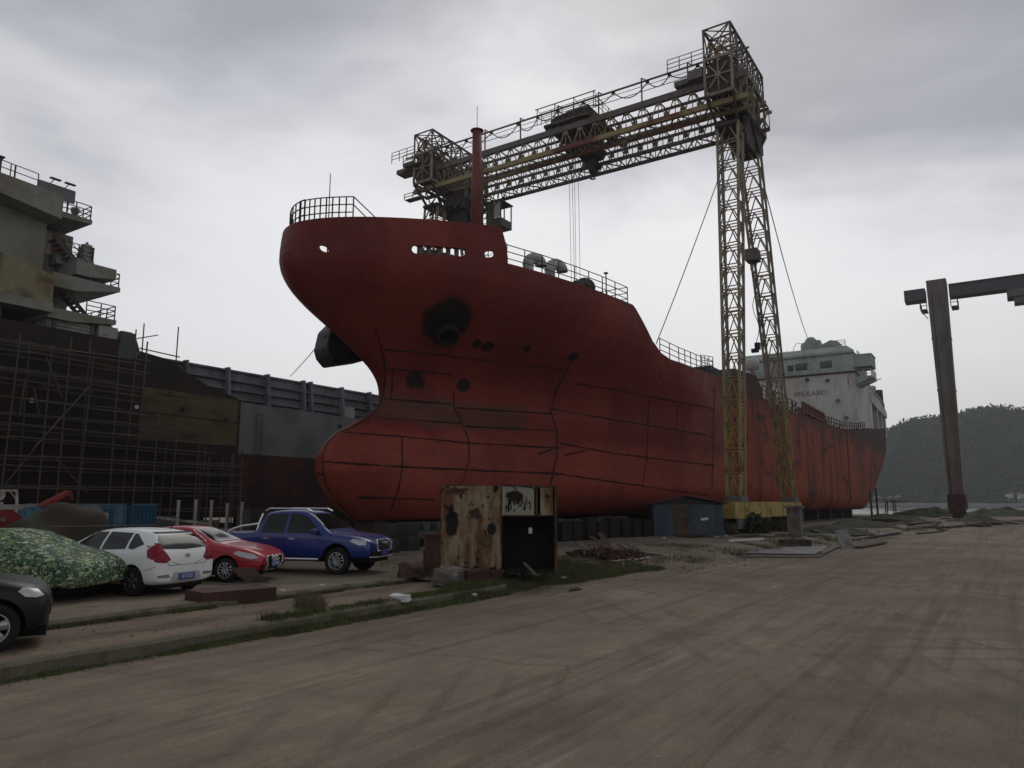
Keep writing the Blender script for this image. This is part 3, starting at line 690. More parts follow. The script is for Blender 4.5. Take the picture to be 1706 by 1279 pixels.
if fp_ and fq_:
    nin=Vector((.55,.84,0))
    for f_ in (.10,.30,.52,.74,.93):
        mb=MB(); c_=fp_.lerp(fq_,f_)+nin*.3; mb.lathe(c_-Vector((0,0,.45)),(0,0,1),[(0,.2),(.08,.2),(.1,.12),(.7,.12),(.72,.2),(.85,.2),(.85,.02)],14); mb.build('fairlead_roller','gantry_dark',ship)
    mb=MB()
    for a_,b_,zz_,h_ in ((.12,.30,-.02,.30),(.33,.5,.03,.22),(.56,.72,-.06,.25),(.76,.88,-.1,.18)): 
        u=fp_.lerp(fq_,a_)+nin*.55; v=fp_.lerp(fq_,b_)+nin*.55; mb.bar(u+Vector((0,0,zz_)),v+Vector((0,0,zz_)),.3,h_)
    mb.bar(fp_+nin*.6-Vector((0,0,.35)),fq_+nin*.6-Vector((0,0,.35)),.3,.2); mb.build('fairlead_frame','gantry_dark',ship)
# rail on the bow
mb=MB()
ol=outline(15.4,-1,23.9,30)[::-1]+outline(15.4,1,26.0,30)[1:]
for p in ol: p.z=zbul(p.x)-.02
pts=[p for i,p in enumerate(ol) if i%3==0]
def shrink(p,k): return Vector((YC and p.x+ (k if p.x<27 else k*.4),p.y+(k if p.y<YC else -k),p.z))
pts=[shrink(p,.25) for p in pts]
near=[p for p in pts if True]
railing(mb,near,1.15,3,1.1,.03)
mb.tube(near[0]+Vector((0,0,1.15)),near[0]+Vector((1.1,-.8,0)),.03); mb.tube(near[0]+Vector((0,0,.75)),near[0]+Vector((.7,-.5,0)),.03)
mb.build('bow_railing','railgrey',ship)
mb=MB(); c=Vector((24.3,26.6,15.2)); mb.tube(c+Vector((0,0,-1.6)),c+Vector((0,0,2.9)),.035,.02); mb.build('flagstaff','railgrey',ship)
# foremast
mo=Vector((29.3,22.0,14.2))
mo=CAM+ray(795,385)*(YC/ray(795,385).y); mo.z=14.2
mb=MB(); mb.tube(mo,mo+Vector((0,0,4.6)),.50,.46,20); mb.tube(mo+Vector((0,0,4.6)),mo+Vector((-.1,0,11.9)),.40,.30,20)
fm=mb.build('foremast','mast',ship,True)
mb=MB(); mb.lathe(mo+Vector((-.1,0,11.85)),(0,0,1),[(0,.05),(0,.42),(.06,.44),(.12,.3),(.2,.05)],14); mb.tube(mo+Vector((-.1,0,11.9)),mo+Vector((-.1,0,13.6)),.02); mb.build('mast_cap','mast',fm)
mb=MB()
for s in (-.2,.2): mb.tube(mo+Vector((.35,-.45+s,.5)),mo+Vector((.3,-.4+s,10.6)),.03)
for k in range(28): mb.tube(mo+Vector((.35,-.65,.7+k*.35)),mo+Vector((.35,-.25,.7+k*.35)),.022)
for k in range(9):
    zc=2.6+k*.95; mb.path([mo+Vector((.35+.35*math.sin(t),-.45+.38*math.cos(t),zc)) for t in [math.pi*i/6 for i in range(7)]],.022,4)
mb.build('mast_ladder','railgrey',fm)
mb=MB()
for z in (4.2,): mb.box(mo.x-.35,mo.x+.35,mo.y+.3,mo.y+1.1,14.2+z,14.2+z+.12); mb.bar(mo+Vector((0,.3,z-.7)),mo+Vector((0,1.0,z)),.1)
mb.box(mo.x-.3,mo.x+.2,mo.y+.5,mo.y+1.0,14.2+4.7,14.2+5.0); mb.build('light_bracket','gantry_dark',fm)
# mooring gear on the forecastle seen through the openings
def bitt(x,y):
    mb=MB(); mb.box(x-.9,x+.9,y-.3,y+.3,13.29,13.45)
    for s in (-.5,.5): mb.lathe((x+s,y,13.45),(0,0,1),[(0,.2),(.62,.2),(.64,.27),(.72,.27),(.74,.02)],14)
    mb.build('mooring_bitts','gantry_dark',ship)
for (x,y) in ((29.0,25.0),(27.6,27.0),(28.6,29.6)): bitt(x,y)
mb=MB(); mb.lathe((27.2,25.2,14.1),(.5,-.8,0),[(0,.05),(0,.55),(.1,.55),(.12,.28),(.9,.28),(.92,.55),(1.02,.55),(1.02,.05)],16); mb.box(27.0,28.4,25.2,26.2,13.29,13.9); mb.build('windlass','gantry_dark',ship)
# anchor bolsters, near one seen end-on, far one hanging in outline under the flare
def bolster(c,ax,r,L_,m,inner):
    mb=MB(); mb.lathe(c,ax,[(-1.2,r*1.25),(-.1,r*1.1),(L_-.12,r*1.0),(L_-.03,r*1.02),(L_,r*.97),(L_,r*.72),(L_-.5,r*.68),(L_-.5,.02)],28)
    o=mb.build('anchor_bolster',m,ship,True)
    mb=MB(); mb.lathe(Vector(c)+Vector(ax).normalized()*(L_-.49),ax,[(0,r*.66),(.02,.01)],24); mb.build('hawse_hole',inner,o); return o
p,nr=hit(744,556); 
bolster(p,(nr+Vector((-.15,-.1,-.35))).normalized(),.62,.34,'burn','dark')
# far side: a bell-shaped pocket casting under the flare
fp=[Vector((CAM+ray(x,y)*((30.2)/ray(x,y).y))) for x,y in ((568,530),(552,546),(545,577),(549,592),(561,607),(610,600),(632,590))]
mb=MB(); mb.prism([p-Vector((0,.0,0)) for p in fp],(1.0,2.2,.15)); o=mb.build('far_anchor_pocket','slate',ship)
bv=o.modifiers.new('bv','BEVEL'); bv.width=.12; bv.segments=3; bake(o)
# rails and vents on the raised foredeck
mb=MB(); P=lambda X,in_=.25: Vector((X,YC-half(X,interp(ZT,X)-.1)+in_,interp(ZT,X)))
railing(mb,[P(31.2),P(33.5),P(36),P(38.5),P(41.2)],1.1,3,1.35,.028); railing(mb,[P(41.2),Vector((41.2,24,14.05)),Vector((41.2,35.5,14.05))],1.1,3,1.35,.028)
mb.tube(P(31.2)+Vector((0,0,1.1)),P(30.75)+Vector((0,0,1.5)),.03); mb.build('foredeck_railing','railgrey',ship)
mb=MB(); railing(mb,[P(46.0),P(49),P(52.5),P(56.2)],1.15,3,1.4,.03); railing(mb,[P(57)+Vector((0,1.2,.6)),P(60)+Vector((0,1.2,.6))],1.2,3,1,.03); mb.build('maindeck_railing','railgrey',ship)
def gooseneck(c,r,h,face,m='ventgrey',nm='ventilator'):
    mb=MB(); c=Vector(c); mb.lathe(c,(0,0,1),[(0,r*.72),(h,r*.72)],16); f=Vector(face).normalized(); ring=[]
    for k in range(9):
        t=math.pi*k/8; ring.append((c+Vector((0,0,h))+f*(r*.95)*(1-math.cos(t))+Vector((0,0,1))*r*.95*math.sin(t), (Vector((0,0,1))*math.cos(t)+f*math.sin(t)).normalized()))
    vs=[];fs=[];n=14;sd_=f.cross(Vector((0,0,1))).normalized()
    for (p,d) in ring:
        a=d.cross(sd_).normalized()
        for i in range(n):
            t=2*math.pi*i/n; vs.append(p+(sd_*math.cos(t)+a*math.sin(t))*r*.78)
    for k in range(8):
        for i in range(n): fs.append((k*n+i,k*n+(i+1)%n,(k+1)*n+(i+1)%n,(k+1)*n+i))
    mb.add(vs,fs); mb.build(nm,m,ship,True)
def at(x,y,X): d=ray(x,y); return CAM+d*(X/d.x)
v1=at(880,440,33.8); gooseneck((v1.x,v1.y,14.1),.42,.95,(.83,-.55,0))
v1=at(916,446,35.6); gooseneck((v1.x,v1.y,14.1),.42,1.05,(.83,-.55,0))
v1=at(984,470,38.6); gooseneck((v1.x,v1.y,14.0),.38,.65,(-.5,.8,0),'railgrey'); v1=at(970,470,38.2); gooseneck((v1.x,v1.y,14.0),.3,.6,(-.4,.8,0),'railgrey')
mb=MB(); v1=at(1010,480,39.6); mb.tube((v1.x,v1.y,14),(v1.x,v1.y,15.7),.04); mb.lathe((v1.x,v1.y,15.7),(0,0,1),[(0,.03),(.02,.14),(.08,.14),(.1,.02)],8)
for X in (37.6,40): mb.box(X-.35,X+.35,20.6,21.3,14.0,14.25)
mb.build('deck_fitting','railgrey',ship)
# raised red trunk and dark deck plating amidships
mb=MB(); mb.box(57,62,18.7,35,11.9,12.75); mb.box(70,82,20,34,11.3,12.6); mb.build('hatch_coaming','slate',ship)
mb=MB(); PP=lambda X:Vector((X,18.15,interp(ZT,X)))
railing(mb,[PP(69.8),PP(76),PP(83)],1.25,3,1.6,.045)
mb.build('midship_railing','s2_red',ship); mb=MB(); railing(mb,[PP(98.5),PP(110),PP(122),PP(130)],1.0,2,1.9,.05); mb.build('midship_railing','s2_red',ship)
mb=MB(); a=(86.5,97.6)
for k in range(8):
    X=a[0]+(a[1]-a[0])*k/7; mb.box(X-.09,X+.09,18.02,18.3,11.3,13.15-.02*k)
mb.bar((86.4,18.15,13.1),(97.7,18.15,12.95),.28,.2); mb.bar((86.4,18.15,12.1),(97.7,18.15,12.0),.24,.12); mb.bar((97.7,18.15,12.95),(99.6,18.15,11.6),.2,.2)
mb.box(86.5,97.5,18.7,18.78,11.3,12.7); mb.build('bulwark_frame','mast',ship)
mb=MB()
for k in range(22):
    X=76+k*1.9+random.uniform(-.5,.5); mb.tube((X,18.9+random.uniform(0,4),11.6),(X+random.uniform(-.2,.2),19,12.5+random.random()*1.2),.06)
mb.build('deck_pipework','s2_red',ship)
# draught of dark plates hanging on the after hull: overlap plating edges
mb=MB()
for (X0_,X1_,z0,z1) in ((60.6,60.75,1.5,12.8),(112,112.12,2.5,12.0)):
    mb.box(X0_,X1_,17.93,18.05 if X0_<120 else 18.6,z0,z1)
mb.build('fender_bar',MH,ship)
# ---- superstructure
XF=125.0; Y0,Y1=18.35,35.7
mb=MB(); mb.box(XF,140,Y0,Y1,13.4,22.2); mb.box(140,157.5,Y0+3,Y1-3,15.4,19.6); house=mb.build('superstructure','white_ship',ship)
mb=MB(); mb.box(XF-.35,139.6,Y0-.12,Y1+.12,22.2,22.42); mb.build('deck_edge','s2_red',house)
mb=MB(); mb.prism([(XF-.25,Y0,22.42),(XF-.25,Y0,23.6),(XF+.5,Y0,25.4),(138.5,Y0,25.4),(138.5,Y0,22.42)],(0,Y1-Y0,0)); bh=mb.build('bridge','green_ship',ship)
mb=MB(); mb.prism([(XF+.1,Y0-.15,25.4),(XF+.1,Y0-.15,25.75),(XF+1.2,Y0+1,26.75),(137,Y0+1,26.75),(138.8,Y0-.15,25.75),(138.8,Y0-.15,25.4)],(0,Y1-Y0-.4,0)); mb.build('bridge_roof','green_ship',bh)
def win(ax,ay,bx,by,nm='window',m='glassdark',par_=None,X=None):
    p,q=at(ax,ay,X or XF),at(bx,by,X or XF); x=(X or XF)
    mb=MB(); mb.box(x-.03,x+.2,min(p.y,q.y),max(p.y,q.y),min(p.z,q.z),max(p.z,q.z)); return mb.build(nm,m,par_)
for w_ in ((1366,602,1386,612),(1325,606,1345,616),(1312,609,1322,618)): win(*w_,par_=bh,X=XF-.25)
for (x,y) in ((1379,634),(1396,668),(1410,696),(1345,633)):
    c=at(x,y,XF); mb=MB(); mb.lathe((XF-.05,c.y,c.z),(1,0,0),[(0,.01),(0,.36),(.2,.36)],16); o=mb.build('porthole','glassdark',house)
    mb=MB(); mb.lathe((XF-.1,c.y,c.z),(1,0,0),[(0,.36),(0,.46),(.1,.46)],16); mb.build('porthole_rim','white_ship',o)
for (lx_,tx) in ((1330,'EM'),(1357,'DLAXO')): c=at(lx_,655.5-(lx_-1351)*.09,XF); text_mesh('lettering',tx,1.08,'letter',house,Vector((XF-.04,c.y,c.z))-Vector((60,YC,0)),(0,-1,0),(0,0,1),.02)
# bridge wing and its platform
mb=MB(); mb.box(XF+.5,XF+5,15.9,Y0,23.1,24.9); mb.box(XF+.4,XF+5.1,15.8,Y0,24.9,25.05); mb.build('bridge_wing','green_ship',bh)
mb=MB(); mb.prism([(XF+.5,15.9,21.3),(XF+.5,15.9,21.6),(XF+.5,Y0,21.6),(XF+.5,Y0,20.3)],(5,0,0)); railing(mb,[(XF+.6,16,21.6),(XF+5.4,16,21.6)],1.1,3,1.2,.05); railing(mb,[(XF+.6,16,21.6),(XF+.6,Y0,21.6)],1.1,3,1.2,.05); mb.build('wing_platform','green_ship',bh)
mb=MB(); mb.tube((XF+1,Y0,20.2),(XF-1,14.5,20.7),.06); mb.build('boom','white_ship',house)
mb=MB(); railing(mb,[(XF+5,Y0+.1,25.4),(XF+13,Y0+.1,25.4)],1.1,3,1.6,.05); railing(mb,[(XF+1.3,Y0+1.2,26.75),(XF+1.3,21,26.75)],1.0,3,1.3,.05); mb.build('bridge_railing','green_ship',bh)
# tops: funnels and domes
def dome(x,y,z,r,h,m='green_ship'):
    mb=MB(); mb.lathe((x,y,z),(0,0,1),[(0,r),(h*.7,r),(h*.85,r*.85),(h*.96,r*.5),(h,.02)],16); return mb.build('exhaust_cowl',m,bh,True)
c=at(1352,590,130); dome(130,c.y,26.7,.95,2.9)
c=at(1342,590,130); dome(130,c.y,26.7,.7,2.1); c=at(1364,590,130); dome(130,c.y,26.7,.6,2.3)
mb=MB(); c=at(1385,580,131); mb.prism([(129.5,c.y-1.3,26.6),(129.5,c.y-1.3,28.3),(129.5,c.y-.2,28.6),(129.5,c.y+2.2,27.6),(129.5,c.y+2.2,26.6)],(5,0,0)); mb.build('funnel_casing','green_ship',bh)
mb=MB(); c=at(1345,590,128); mb.path([(129,c.y+1.5+.9*math.cos(t),27+1.6*math.sin(t)) for t in [math.pi*i/8 for i in range(9)]],.05,4); mb.path([(129,c.y-.2+.9*math.cos(t),27.6+1.6*math.sin(t)) for t in [math.pi*i/8 for i in range(9)]],.05,4); mb.tube((129,c.y+3.4,26),(129,c.y+3.4,27.5),.05); mb.build('antenna_loop','white_ship',bh)
c=at(1253,606,110); mb=MB(); mb.lathe((110,c.y,12.5),(0,0,1),[(0,.35),(8.9,.35),(9.0,.95),(10.3,1.05),(10.45,.8),(10.45,.05)],18); mb.build('vent_post','ventgrey',ship,True)
# poop: promenade deck on pillars with rails, aft post
mb=MB(); mb.prism([(140,Y0-.2,19.3),(140,Y0-.2,21.0),(147,Y0-.2,20.6),(158.2,Y0-.2,19.6),(159.2,Y0-.2,19.0),(159.2,Y0-.2,18.2),(147,Y0-.2,18.7)],(0,Y1-Y0+.4,0))
mb.prism([(140,Y0,13.5),(140,Y0,19.3),(141.5,Y0,19.3),(141.5,Y0,13.5)],(0,.6,0)); mb.build('poop_house','white_ship',ship)
mb=MB()
for X in (148,153,158): mb.box(X-.5,X+.5,Y0,Y0+.8,14.4,18.8); mb.box(X-.4,X+.4,Y1-.8,Y1,14.4,18.8)
mb.build('poop_pillar','white_ship',ship)
mb=MB(); mb.box(141.5,157.0,Y0+4.2,Y0+4.6,14.5,18.5); mb.build('poop_bulkhead','s2_superdark',ship)
mb=MB(); railing(mb,[(140,Y0,21),(147,Y0,20.6),(158,Y0,19.6)],1.3,3,1.5,.06); mb.lathe((146.5,Y0+.4,20.7),(0,0,1),[(0,.3),(1.4,.3),(1.5,.6),(2.1,.6),(2.3,.1)],12)
mb.build('poop_railing','ventgrey',ship)
mb=MB(); mb.tube((156.5,Y0+.7,19.6),(156.5,Y0+.7,23.4),.8,n=14); mb.build('samson_post','slate',ship,True)
# rusty underwater streak bands aft: stiffened dark openings left of the main leg
# ---- building blocks under the ship
def block(x,y,sx,sy,sz,i):
    mb=MB(); mb.box(-sx/2,sx/2,-sy/2,sy/2,0,sz)
    o=mb.build('keel_block','keelblock',None); o.location=(x,y,0); o.rotation_euler=(0,0,random.uniform(-.06,.06)); bv=o.modifiers.new('b','BEVEL'); bv.width=.04; bake(o); return o
random.seed(5)
blk=[]
def px_ground(x,y): d=ray(x,y); return CAM+d*((0-CZ)/d.z)
for i,(x,y,sx,sy,sz,lab) in enumerate(((655,921,.85,.8,.62,'pale concrete block on the ground just right of the pickup, lower left of the stack'),(690,917,.85,.8,.62,'pale concrete block at the lower right of the low stack under the bow'))):
    p=px_ground(x,y); o=block(p.x,p.y+.4,sx,sy,sz,i); tag(o,lab,'block','concrete blocks under the bow'); blk.append((o,p))
for k,(o,p) in enumerate(blk):
    q=block(p.x+(.02 if k else .05),p.y+.45,.8,.7,.56,i); q.location.z=.625; tag(q,'pale concrete block stacked on the '+('lower left' if k==0 else 'lower right')+' block right of the blue pickup','block','concrete blocks under the bow')
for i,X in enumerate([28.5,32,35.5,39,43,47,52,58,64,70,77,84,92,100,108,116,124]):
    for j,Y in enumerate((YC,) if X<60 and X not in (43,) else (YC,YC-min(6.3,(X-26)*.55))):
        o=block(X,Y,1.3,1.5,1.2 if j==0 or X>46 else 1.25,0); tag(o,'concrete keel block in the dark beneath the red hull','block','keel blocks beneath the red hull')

sw=MB(); sw.box(26,128,33.5,34.1,0,1.75); single(sw,'gap_fill_wall','s2_superdark','long low dark wall added behind the red hull to close off the bright gap','wall')  # added dark wall, blocks the bright ground seen through under the hull
# ================================================================ lattice gantry crane over the bow
def lattice(mb,p,q,a0,b0,a1,b1,n,cr=.1,br=.055,ends=True,style='K'):
    "box lattice between p and q; a*/b* = half-width vectors at each end"
    p=Vector(p);q=Vector(q);a0,b0,a1,b1=[Vector(v) for v in (a0,b0,a1,b1)]
    def c(k,i):
        t=k/n; o=p.lerp(q,t); a=a0.lerp(a1,t); b=b0.lerp(b1,t); sa,sb=((-1,-1),(1,-1),(1,1),(-1,1))[i]; return o+a*sa+b*sb
    for i in range(4): mb.bar(c(0,i),c(n,i),cr*2,cr*2)
    for k in range(n+1):
        if k in (0,n) and not ends: continue
        for i in range(4): mb.bar(c(k,i),c(k,(i+1)%4),br*2)
    for k in range(n):
        for i in range(4):
            j=(i+1)%4
            if style=='K':
                m_=(c(k+1,i)+c(k+1,j))/2; mb.bar(c(k,i),m_,br*2); mb.bar(c(k,j),m_,br*2)
                if k<n-1: 
                    t=.14; mb.bar(c(k+1,i).lerp(c(k+2,i),t),c(k+1,j).lerp(c(k+2,j),t),br*2)
            elif style=='Z':
                if k%2: mb.bar(c(k,i),c(k+1,j),br*2)
                else: mb.bar(c(k,j),c(k+1,i),br*2)
            else: mb.bar(c(k,i),c(k+1,j),br*2); mb.bar(c(k,j),c(k+1,i),br*2)
YN,YF=15.75,45.2
gan=thing('gantry_crane','tall rusty lattice gantry crane straddling the bow of the red ship','gantry crane',(58,31,0))
def pair_legs(Y,sgn):
    for (xb,xt) in ((52.3,55.2),(67.6,60.4)):
        mb=MB(); lattice(mb,(xb,Y,2.2),(xt,Y,31.2),(.55,0,0),(0,.45,0),(.62,0,0),(0,.82,0),17,.085,.036)
        mb.build('leg','gantry',gan)
    mb=MB(); lattice(mb,(53.2,Y,11.6),(65.4,Y,11.6),(0,.4,0),(0,0,.35),(0,.4,0),(0,0,.35),6,.07,.04,style='Z') if sgn<0 else None
    if mb.v: mb.build('cross_tie','gantry',gan)
    # sill and wheels
    mb=MB(); mb.box(50.2,69.4,Y-.55,Y+.55,1.05,2.15)
    for X in (52.3,58,63,67.6): mb.box(X-.08,X+.08,Y-.62,Y+.62,1.0,2.2)
    sill=mb.build('sill_beam','sill',gan)
    mb=MB(); mb.box(51.5,53.2,Y-.6,Y+.6,2.15,2.55); mb.box(66.8,68.4,Y-.6,Y+.6,2.15,2.55); mb.build('leg_foot','gantry_dark',sill)
    for X in (51.3,53.4,66.4,68.5):
        mb=MB(); mb.lathe((X,Y-.28,.42),(0,1,0),[(0,.02),(0,.40),(.1,.42),(.1,.34),(.46,.34),(.46,.42),(.56,.40),(.56,.02)],18); mb.build('rail_wheel','gantry_dark',sill)
    for X in (52.35,67.45):
        mb=MB(); mb.box(X-1.35,X+1.35,Y-.5,Y-.32,.35,1.05); mb.box(X-1.35,X+1.35,Y+.32,Y+.5,.35,1.05); mb.box(X-.2,X+.2,Y-.32,Y+.32,.6,1.05); mb.build('bogie_frame','gantry_dark',sill)
pair_legs(YN,1); pair_legs(YF,-1)
# twin box trusses
def truss(xa,xb,near):
    ya,yb_=13.9,46.9; n=23; zb,zt=32.65,34.45
    mb=MB(); mb.bar((xa if near else xb,ya,zt),(xa if near else xb,yb_,zt),.34 if near else .2,.52 if near else .22)
    mb.bar((xb if near else xa,ya,zt+.05),(xb if near else xa,yb_,zt+.05),.18,.2); tt=mb.build('top_chord','gantry_dark',gan)
    mb=MB(); mb.bar((xa,ya,zb),(xa,yb_,zb),.3 if near else .24,.42 if near else .28); mb.bar((xb,ya,zb),(xb,yb_,zb),.24,.28)
    mb.build('bottom_chord','gantry_yellow' if near else 'gantry_dark',gan)
    mb=MB()
    for k in range(n):
        y0=ya+(yb_-ya)*k/n; y1=ya+(yb_-ya)*(k+1)/n; ym=(y0+y1)/2
        for X in (xa,xb):
            mb.bar((X,y0,zt),(X,ym,zb),.075); mb.bar((X,ym,zb),(X,y1,zt),.075); mb.bar((X,y0,zt),(X,y0,zb),.06)
            mb.box(X-.04,X+.04,y0-.24,y0+.24,zt-.5,zt-.2)
        if k%2==0: y2=ya+(yb_-ya)*(min(n,k+2))/n; mb.bar((xa,y0,zb),(xb,y1,zb),.09); mb.bar((xb,y1,zb),(xa,y2,zb),.09)
        mb.bar((xa,y0,zb),(xb,y0,zb),.08)
        mb.bar((xa,y0,zt),(xb,y0,zt),.09)
    mb.build('truss_web','gantry_web',gan)
truss(53.9,55.7,True); truss(58.4,60.2,False)
for Y in (14.2,46.6):
    mb=MB(); mb.bar((53.9,Y,34.8),(60.2,Y,34.8),.25,.25) if Y in (14.2,46.6) else None
    if mb.v: mb.build('end_tie','gantry_dark',gan)
# conductor rail on posts with hanging cable loops, and walkway rail
mb=MB(); XR=53.75
mb.tube((XR,13.6,36.4),(XR,48.0,36.4),.085); mb.tube((XR,13.6,35.55),(XR,46.5,35.55),.03); mb.tube((XR,13.6,36.0),(XR,46.5,36.0),.025)
for k in range(9):
    y=14.5+k*3.95; mb.bar((XR,y,34.6),(XR,y,36.75),.1); mb.bar((XR,y,36.75),(XR,y-.45,36.4),.08); 
mb.build('conductor_rail','gantry_dark',gan)
mb=MB(); random.seed(4)
y=15.5
while y<44:
    w_=random.uniform(1.8,3.2); d=random.uniform(.55,1.0)
    mb.path([(XR+.05,y+w_*i/10,36.3-d*4*(i/10)*(1-i/10)) for i in range(11)],.045,5); mb.box(XR-.08,XR+.12,y-.12,y+.12,36.15,36.4); y+=w_
mb.build('festoon_cable','blackplastic',gan)
# end houses: lattice frame on top, plated winch room below
def endhouse(y0,y1,near):
    X0,X1=53.0,62.2; mb=MB(); z0,z1=35.9,(38.55 if near else 38.15)
    n=6
    for Y in (y0,y1):
        for z in (z0,z1): mb.bar((X0,Y,z),(X1,Y,z if z==z0 else z1-.0),.16)
        for k in range(n+1): X=X0+(X1-X0)*k/n; mb.bar((X,Y,z0),(X,Y,z1),.12)
        for k in range(n):
            a=X0+(X1-X0)*k/n; b=X0+(X1-X0)*(k+1)/n; mb.bar((a,Y,z0),(b,Y,z1),.08); mb.bar((b,Y,z0),(a,Y,z1),.08)
    for k in range(n+1):
        X=X0+(X1-X0)*k/n
        for z in (z0,z1): mb.bar((X,y0,z),(X,y1,z),.1)
        if k<n: X2=X0+(X1-X0)*(k+1)/n; mb.bar((X,y0,z1),(X2,y1,z1),.07); mb.bar((X,y1,z1),(X2,y0,z1),.07)
    for X in (X0,X1): mb.bar((X,y0,z0),(X,y1,z1),.09); mb.bar((X,y1,z0),(X,y0,z1),.09)
    mb.build('top_frame','gantry_dark',gan)
    # sheave fan on the face
    for X in (X0+.15,X0+1.6,X1-1.6):
        mb=MB(); c=Vector((X,(y0+y1)/2-.1,36.7))
        for k in range(14):
            t=2*math.pi*k/14; mb.bar(c,c+Vector((0,math.cos(t),math.sin(t)))*.92,.07)
        mb.lathe(c-Vector((.08,0,0)),(1,0,0),[(0,.02),(0,.22),(.16,.22),(.16,.02)],12)
        mb.lathe(c-Vector((.05,0,0)),(1,0,0),[(0,.9),(0,.97),(.1,.97),(.1,.9),(0,.9)],20)
        mb.build('sheave','gantry_sheave',gan)
    # winch room: framed and plated box
    mb=MB(); mb.box(X0+.2,X1-1.1,y0+.12,y1-.12,33.2,35.8); mb.build('winch_room','gantry_plate',gan)
    mb=MB(); z2,z3=33.0,35.95
    for Y in (y0,y1):
        for z in (z2,z3): mb.bar((X0,Y,z),(X1,Y,z),.22,.2)
        for k in range(6): X=X0+(X1-X0)*k/5; mb.bar((X,Y,z2),(X,Y,z3),.18)
    for X in (X0,X1):
        for z in (z2,z3): mb.bar((X,y0,z),(X,y1,z),.22)
    for t in (0,1,2,3):
        dy=math.cos(math.pi*t/4)*1.0; dz=math.sin(math.pi*t/4)*1.3; c=Vector((X0-.02,(y0+y1)/2,34.5)); mb.bar(c-Vector((0,dy,dz)),c+Vector((0,dy,dz)),.1)
    mb.lathe((X0-.12,(y0+y1)/2,34.5),(1,0,0),[(0,.02),(0,.22),(.12,.22)],12)
    mb.build('room_frame','gantry',gan)
    mb=MB()
    for a,b in (((X0,y0,33),(55.0,y0+.3,31.0)),((X0,y1,33),(55.0,y1-.3,31.0)),((X1,y0,33),(60.6,y0+.3,31.0)),((X1,y1,33),(60.6,y1-.3,31.0)),((57.5,y0,33),(55.5,y0,30.6)),((57.5,y0,33),(59.9,y0,30.6)),((57.5,y1,33),(55.5,y1,30.6)),((57.5,y1,33),(59.9,y1,30.6))): mb.bar(a,b,.18)
    mb.box(54.2,61.4,y0+.2,y1-.2,30.9,31.15); mb.box(56.6,58.9,y0+.1,y0+.35,30.2,32.6); mb.box(58.8,61.8,y0+.15,y1-.15,31.2,33.0)
    mb.build('leg_head','gantry_plate',gan)
    mb=MB(); 
    for s_ in (0,1): mb.box(53.0+s_*.3,54.6,y1+.2+s_*1.2,y1+1.4+s_*1.2,34.78,35.55-s_*.35)
    railing(mb,[(53,y1,35.95),(53,y1+3,35.95)],1.1,3,1,.035); mb.build('landing','gantry_dark',gan)
endhouse(14.75,16.85,True); endhouse(44.0,46.2,False)
mb=MB(); railing(mb,[(52.6,45,34.9),(52.6,47.3,34.9)],1.2,2,1.2,.04); mb.box(52.4,53.0,44.8,47.0,34.78,34.86); railing(mb,[(53.0,45.2,31.6),(53.0,47.4,31.6)],.6,2,1.1,.04); mb.box(52.9,53.6,45.0,47.2,31.5,31.6); mb.bar((52.6,44.8,33),(52.6,44.8,34.9),.1); mb.build('end_platform','gantry_dark',gan)
mb=MB(); random.seed(9)
for k in range(26):
    y=random.uniform(40.5,45.5); x=random.uniform(53.5,60); z=random.uniform(29.5,32.0); mb.bar((x,y,z),(x+random.uniform(-1.5,1.5),y+random.uniform(-1.2,1.2),z+random.uniform(.8,2.4)),.09)
mb.build('lattice_bracing','gantry_plate',gan)
mb=MB(); mb.box(55.5,57.2,42.6,44.2,31.0,32.2); mb.build('machinery_box','gantry_plate',gan)
mb=MB(); mb.box(57.5,58.6,41.6,42.6,31.6,32.4); mb.build('machinery_box','gantry_plate',gan)
# trolley with machinery house
tr=thing('crane_trolley','dark hoisting trolley with railings riding on top of the lattice beam','crane trolley',(57,29,34.8))
mb=MB(); mb.box(53.4,60.6,27.0,27.4,34.85,35.05); mb.box(53.4,60.6,31.2,31.6,34.85,35.05); mb.box(53.4,57.2,27.0,31.6,34.95,35.1); 
for X in (53.9,60.2):
    for Y in (26.9,31.4): mb.lathe((X-.1,Y,34.95),(1,0,0),[(0,.02),(0,.3),(.2,.3),(.2,.02)],14)
mb.build('trolley_frame','gantry_dark',tr)
mb=MB(); mb.box(53.5,57,27.2,29.4,35.15,35.8); mb.prism([(53.45,29.4,35.15),(53.45,30.9,35.15),(53.45,30.9,35.45),(53.45,30.3,35.6),(53.45,29.4,35.7)],(3.4,0,0)); mb.build('winch_cover','gantry_plate',tr)
mb=MB(); mb.box(55.7,57.2,27.6,30.8,33.4,34.85); mb.prism([(55.9,27.6,33.3),(55.9,30.2,33.3),(55.9,29.6,32.7),(55.9,28.0,32.7)],(2.0,0,0)); mb.box(55.8,57,26.1,26.9,33.6,34.4); mb.build('winch_drum_housing','gantry_plate',tr)
mb=MB(); railing(mb,[(53.3,31.8,35.1),(53.3,26.4,35.1),(57,26.4,35.1)],1.2,3,1.1,.03); mb.bar((53.3,32.4,36.75),(53.3,26.4,36.75),.07)
for y in (26.6,28.5,30.4,32.2): mb.bar((53.3,y,36.75),(53.5,y-.9,35.2),.05); mb.bar((53.3,y,36.75),(53.3,y,35.2),.05)
mb.build('trolley_railing','gantry_dark',tr)
HZ=1.35
hk=thing('hook_block','dark hook block hanging from the trolley below the lattice beam','hook',(57,28.6,31.1))
mb=MB(); 
for s_ in (-.35,0,.35): mb.lathe((57+s_-.08,28.6,30.9),(1,0,0),[(0,.05),(0,.62),(.16,.62),(.16,.05)],16)
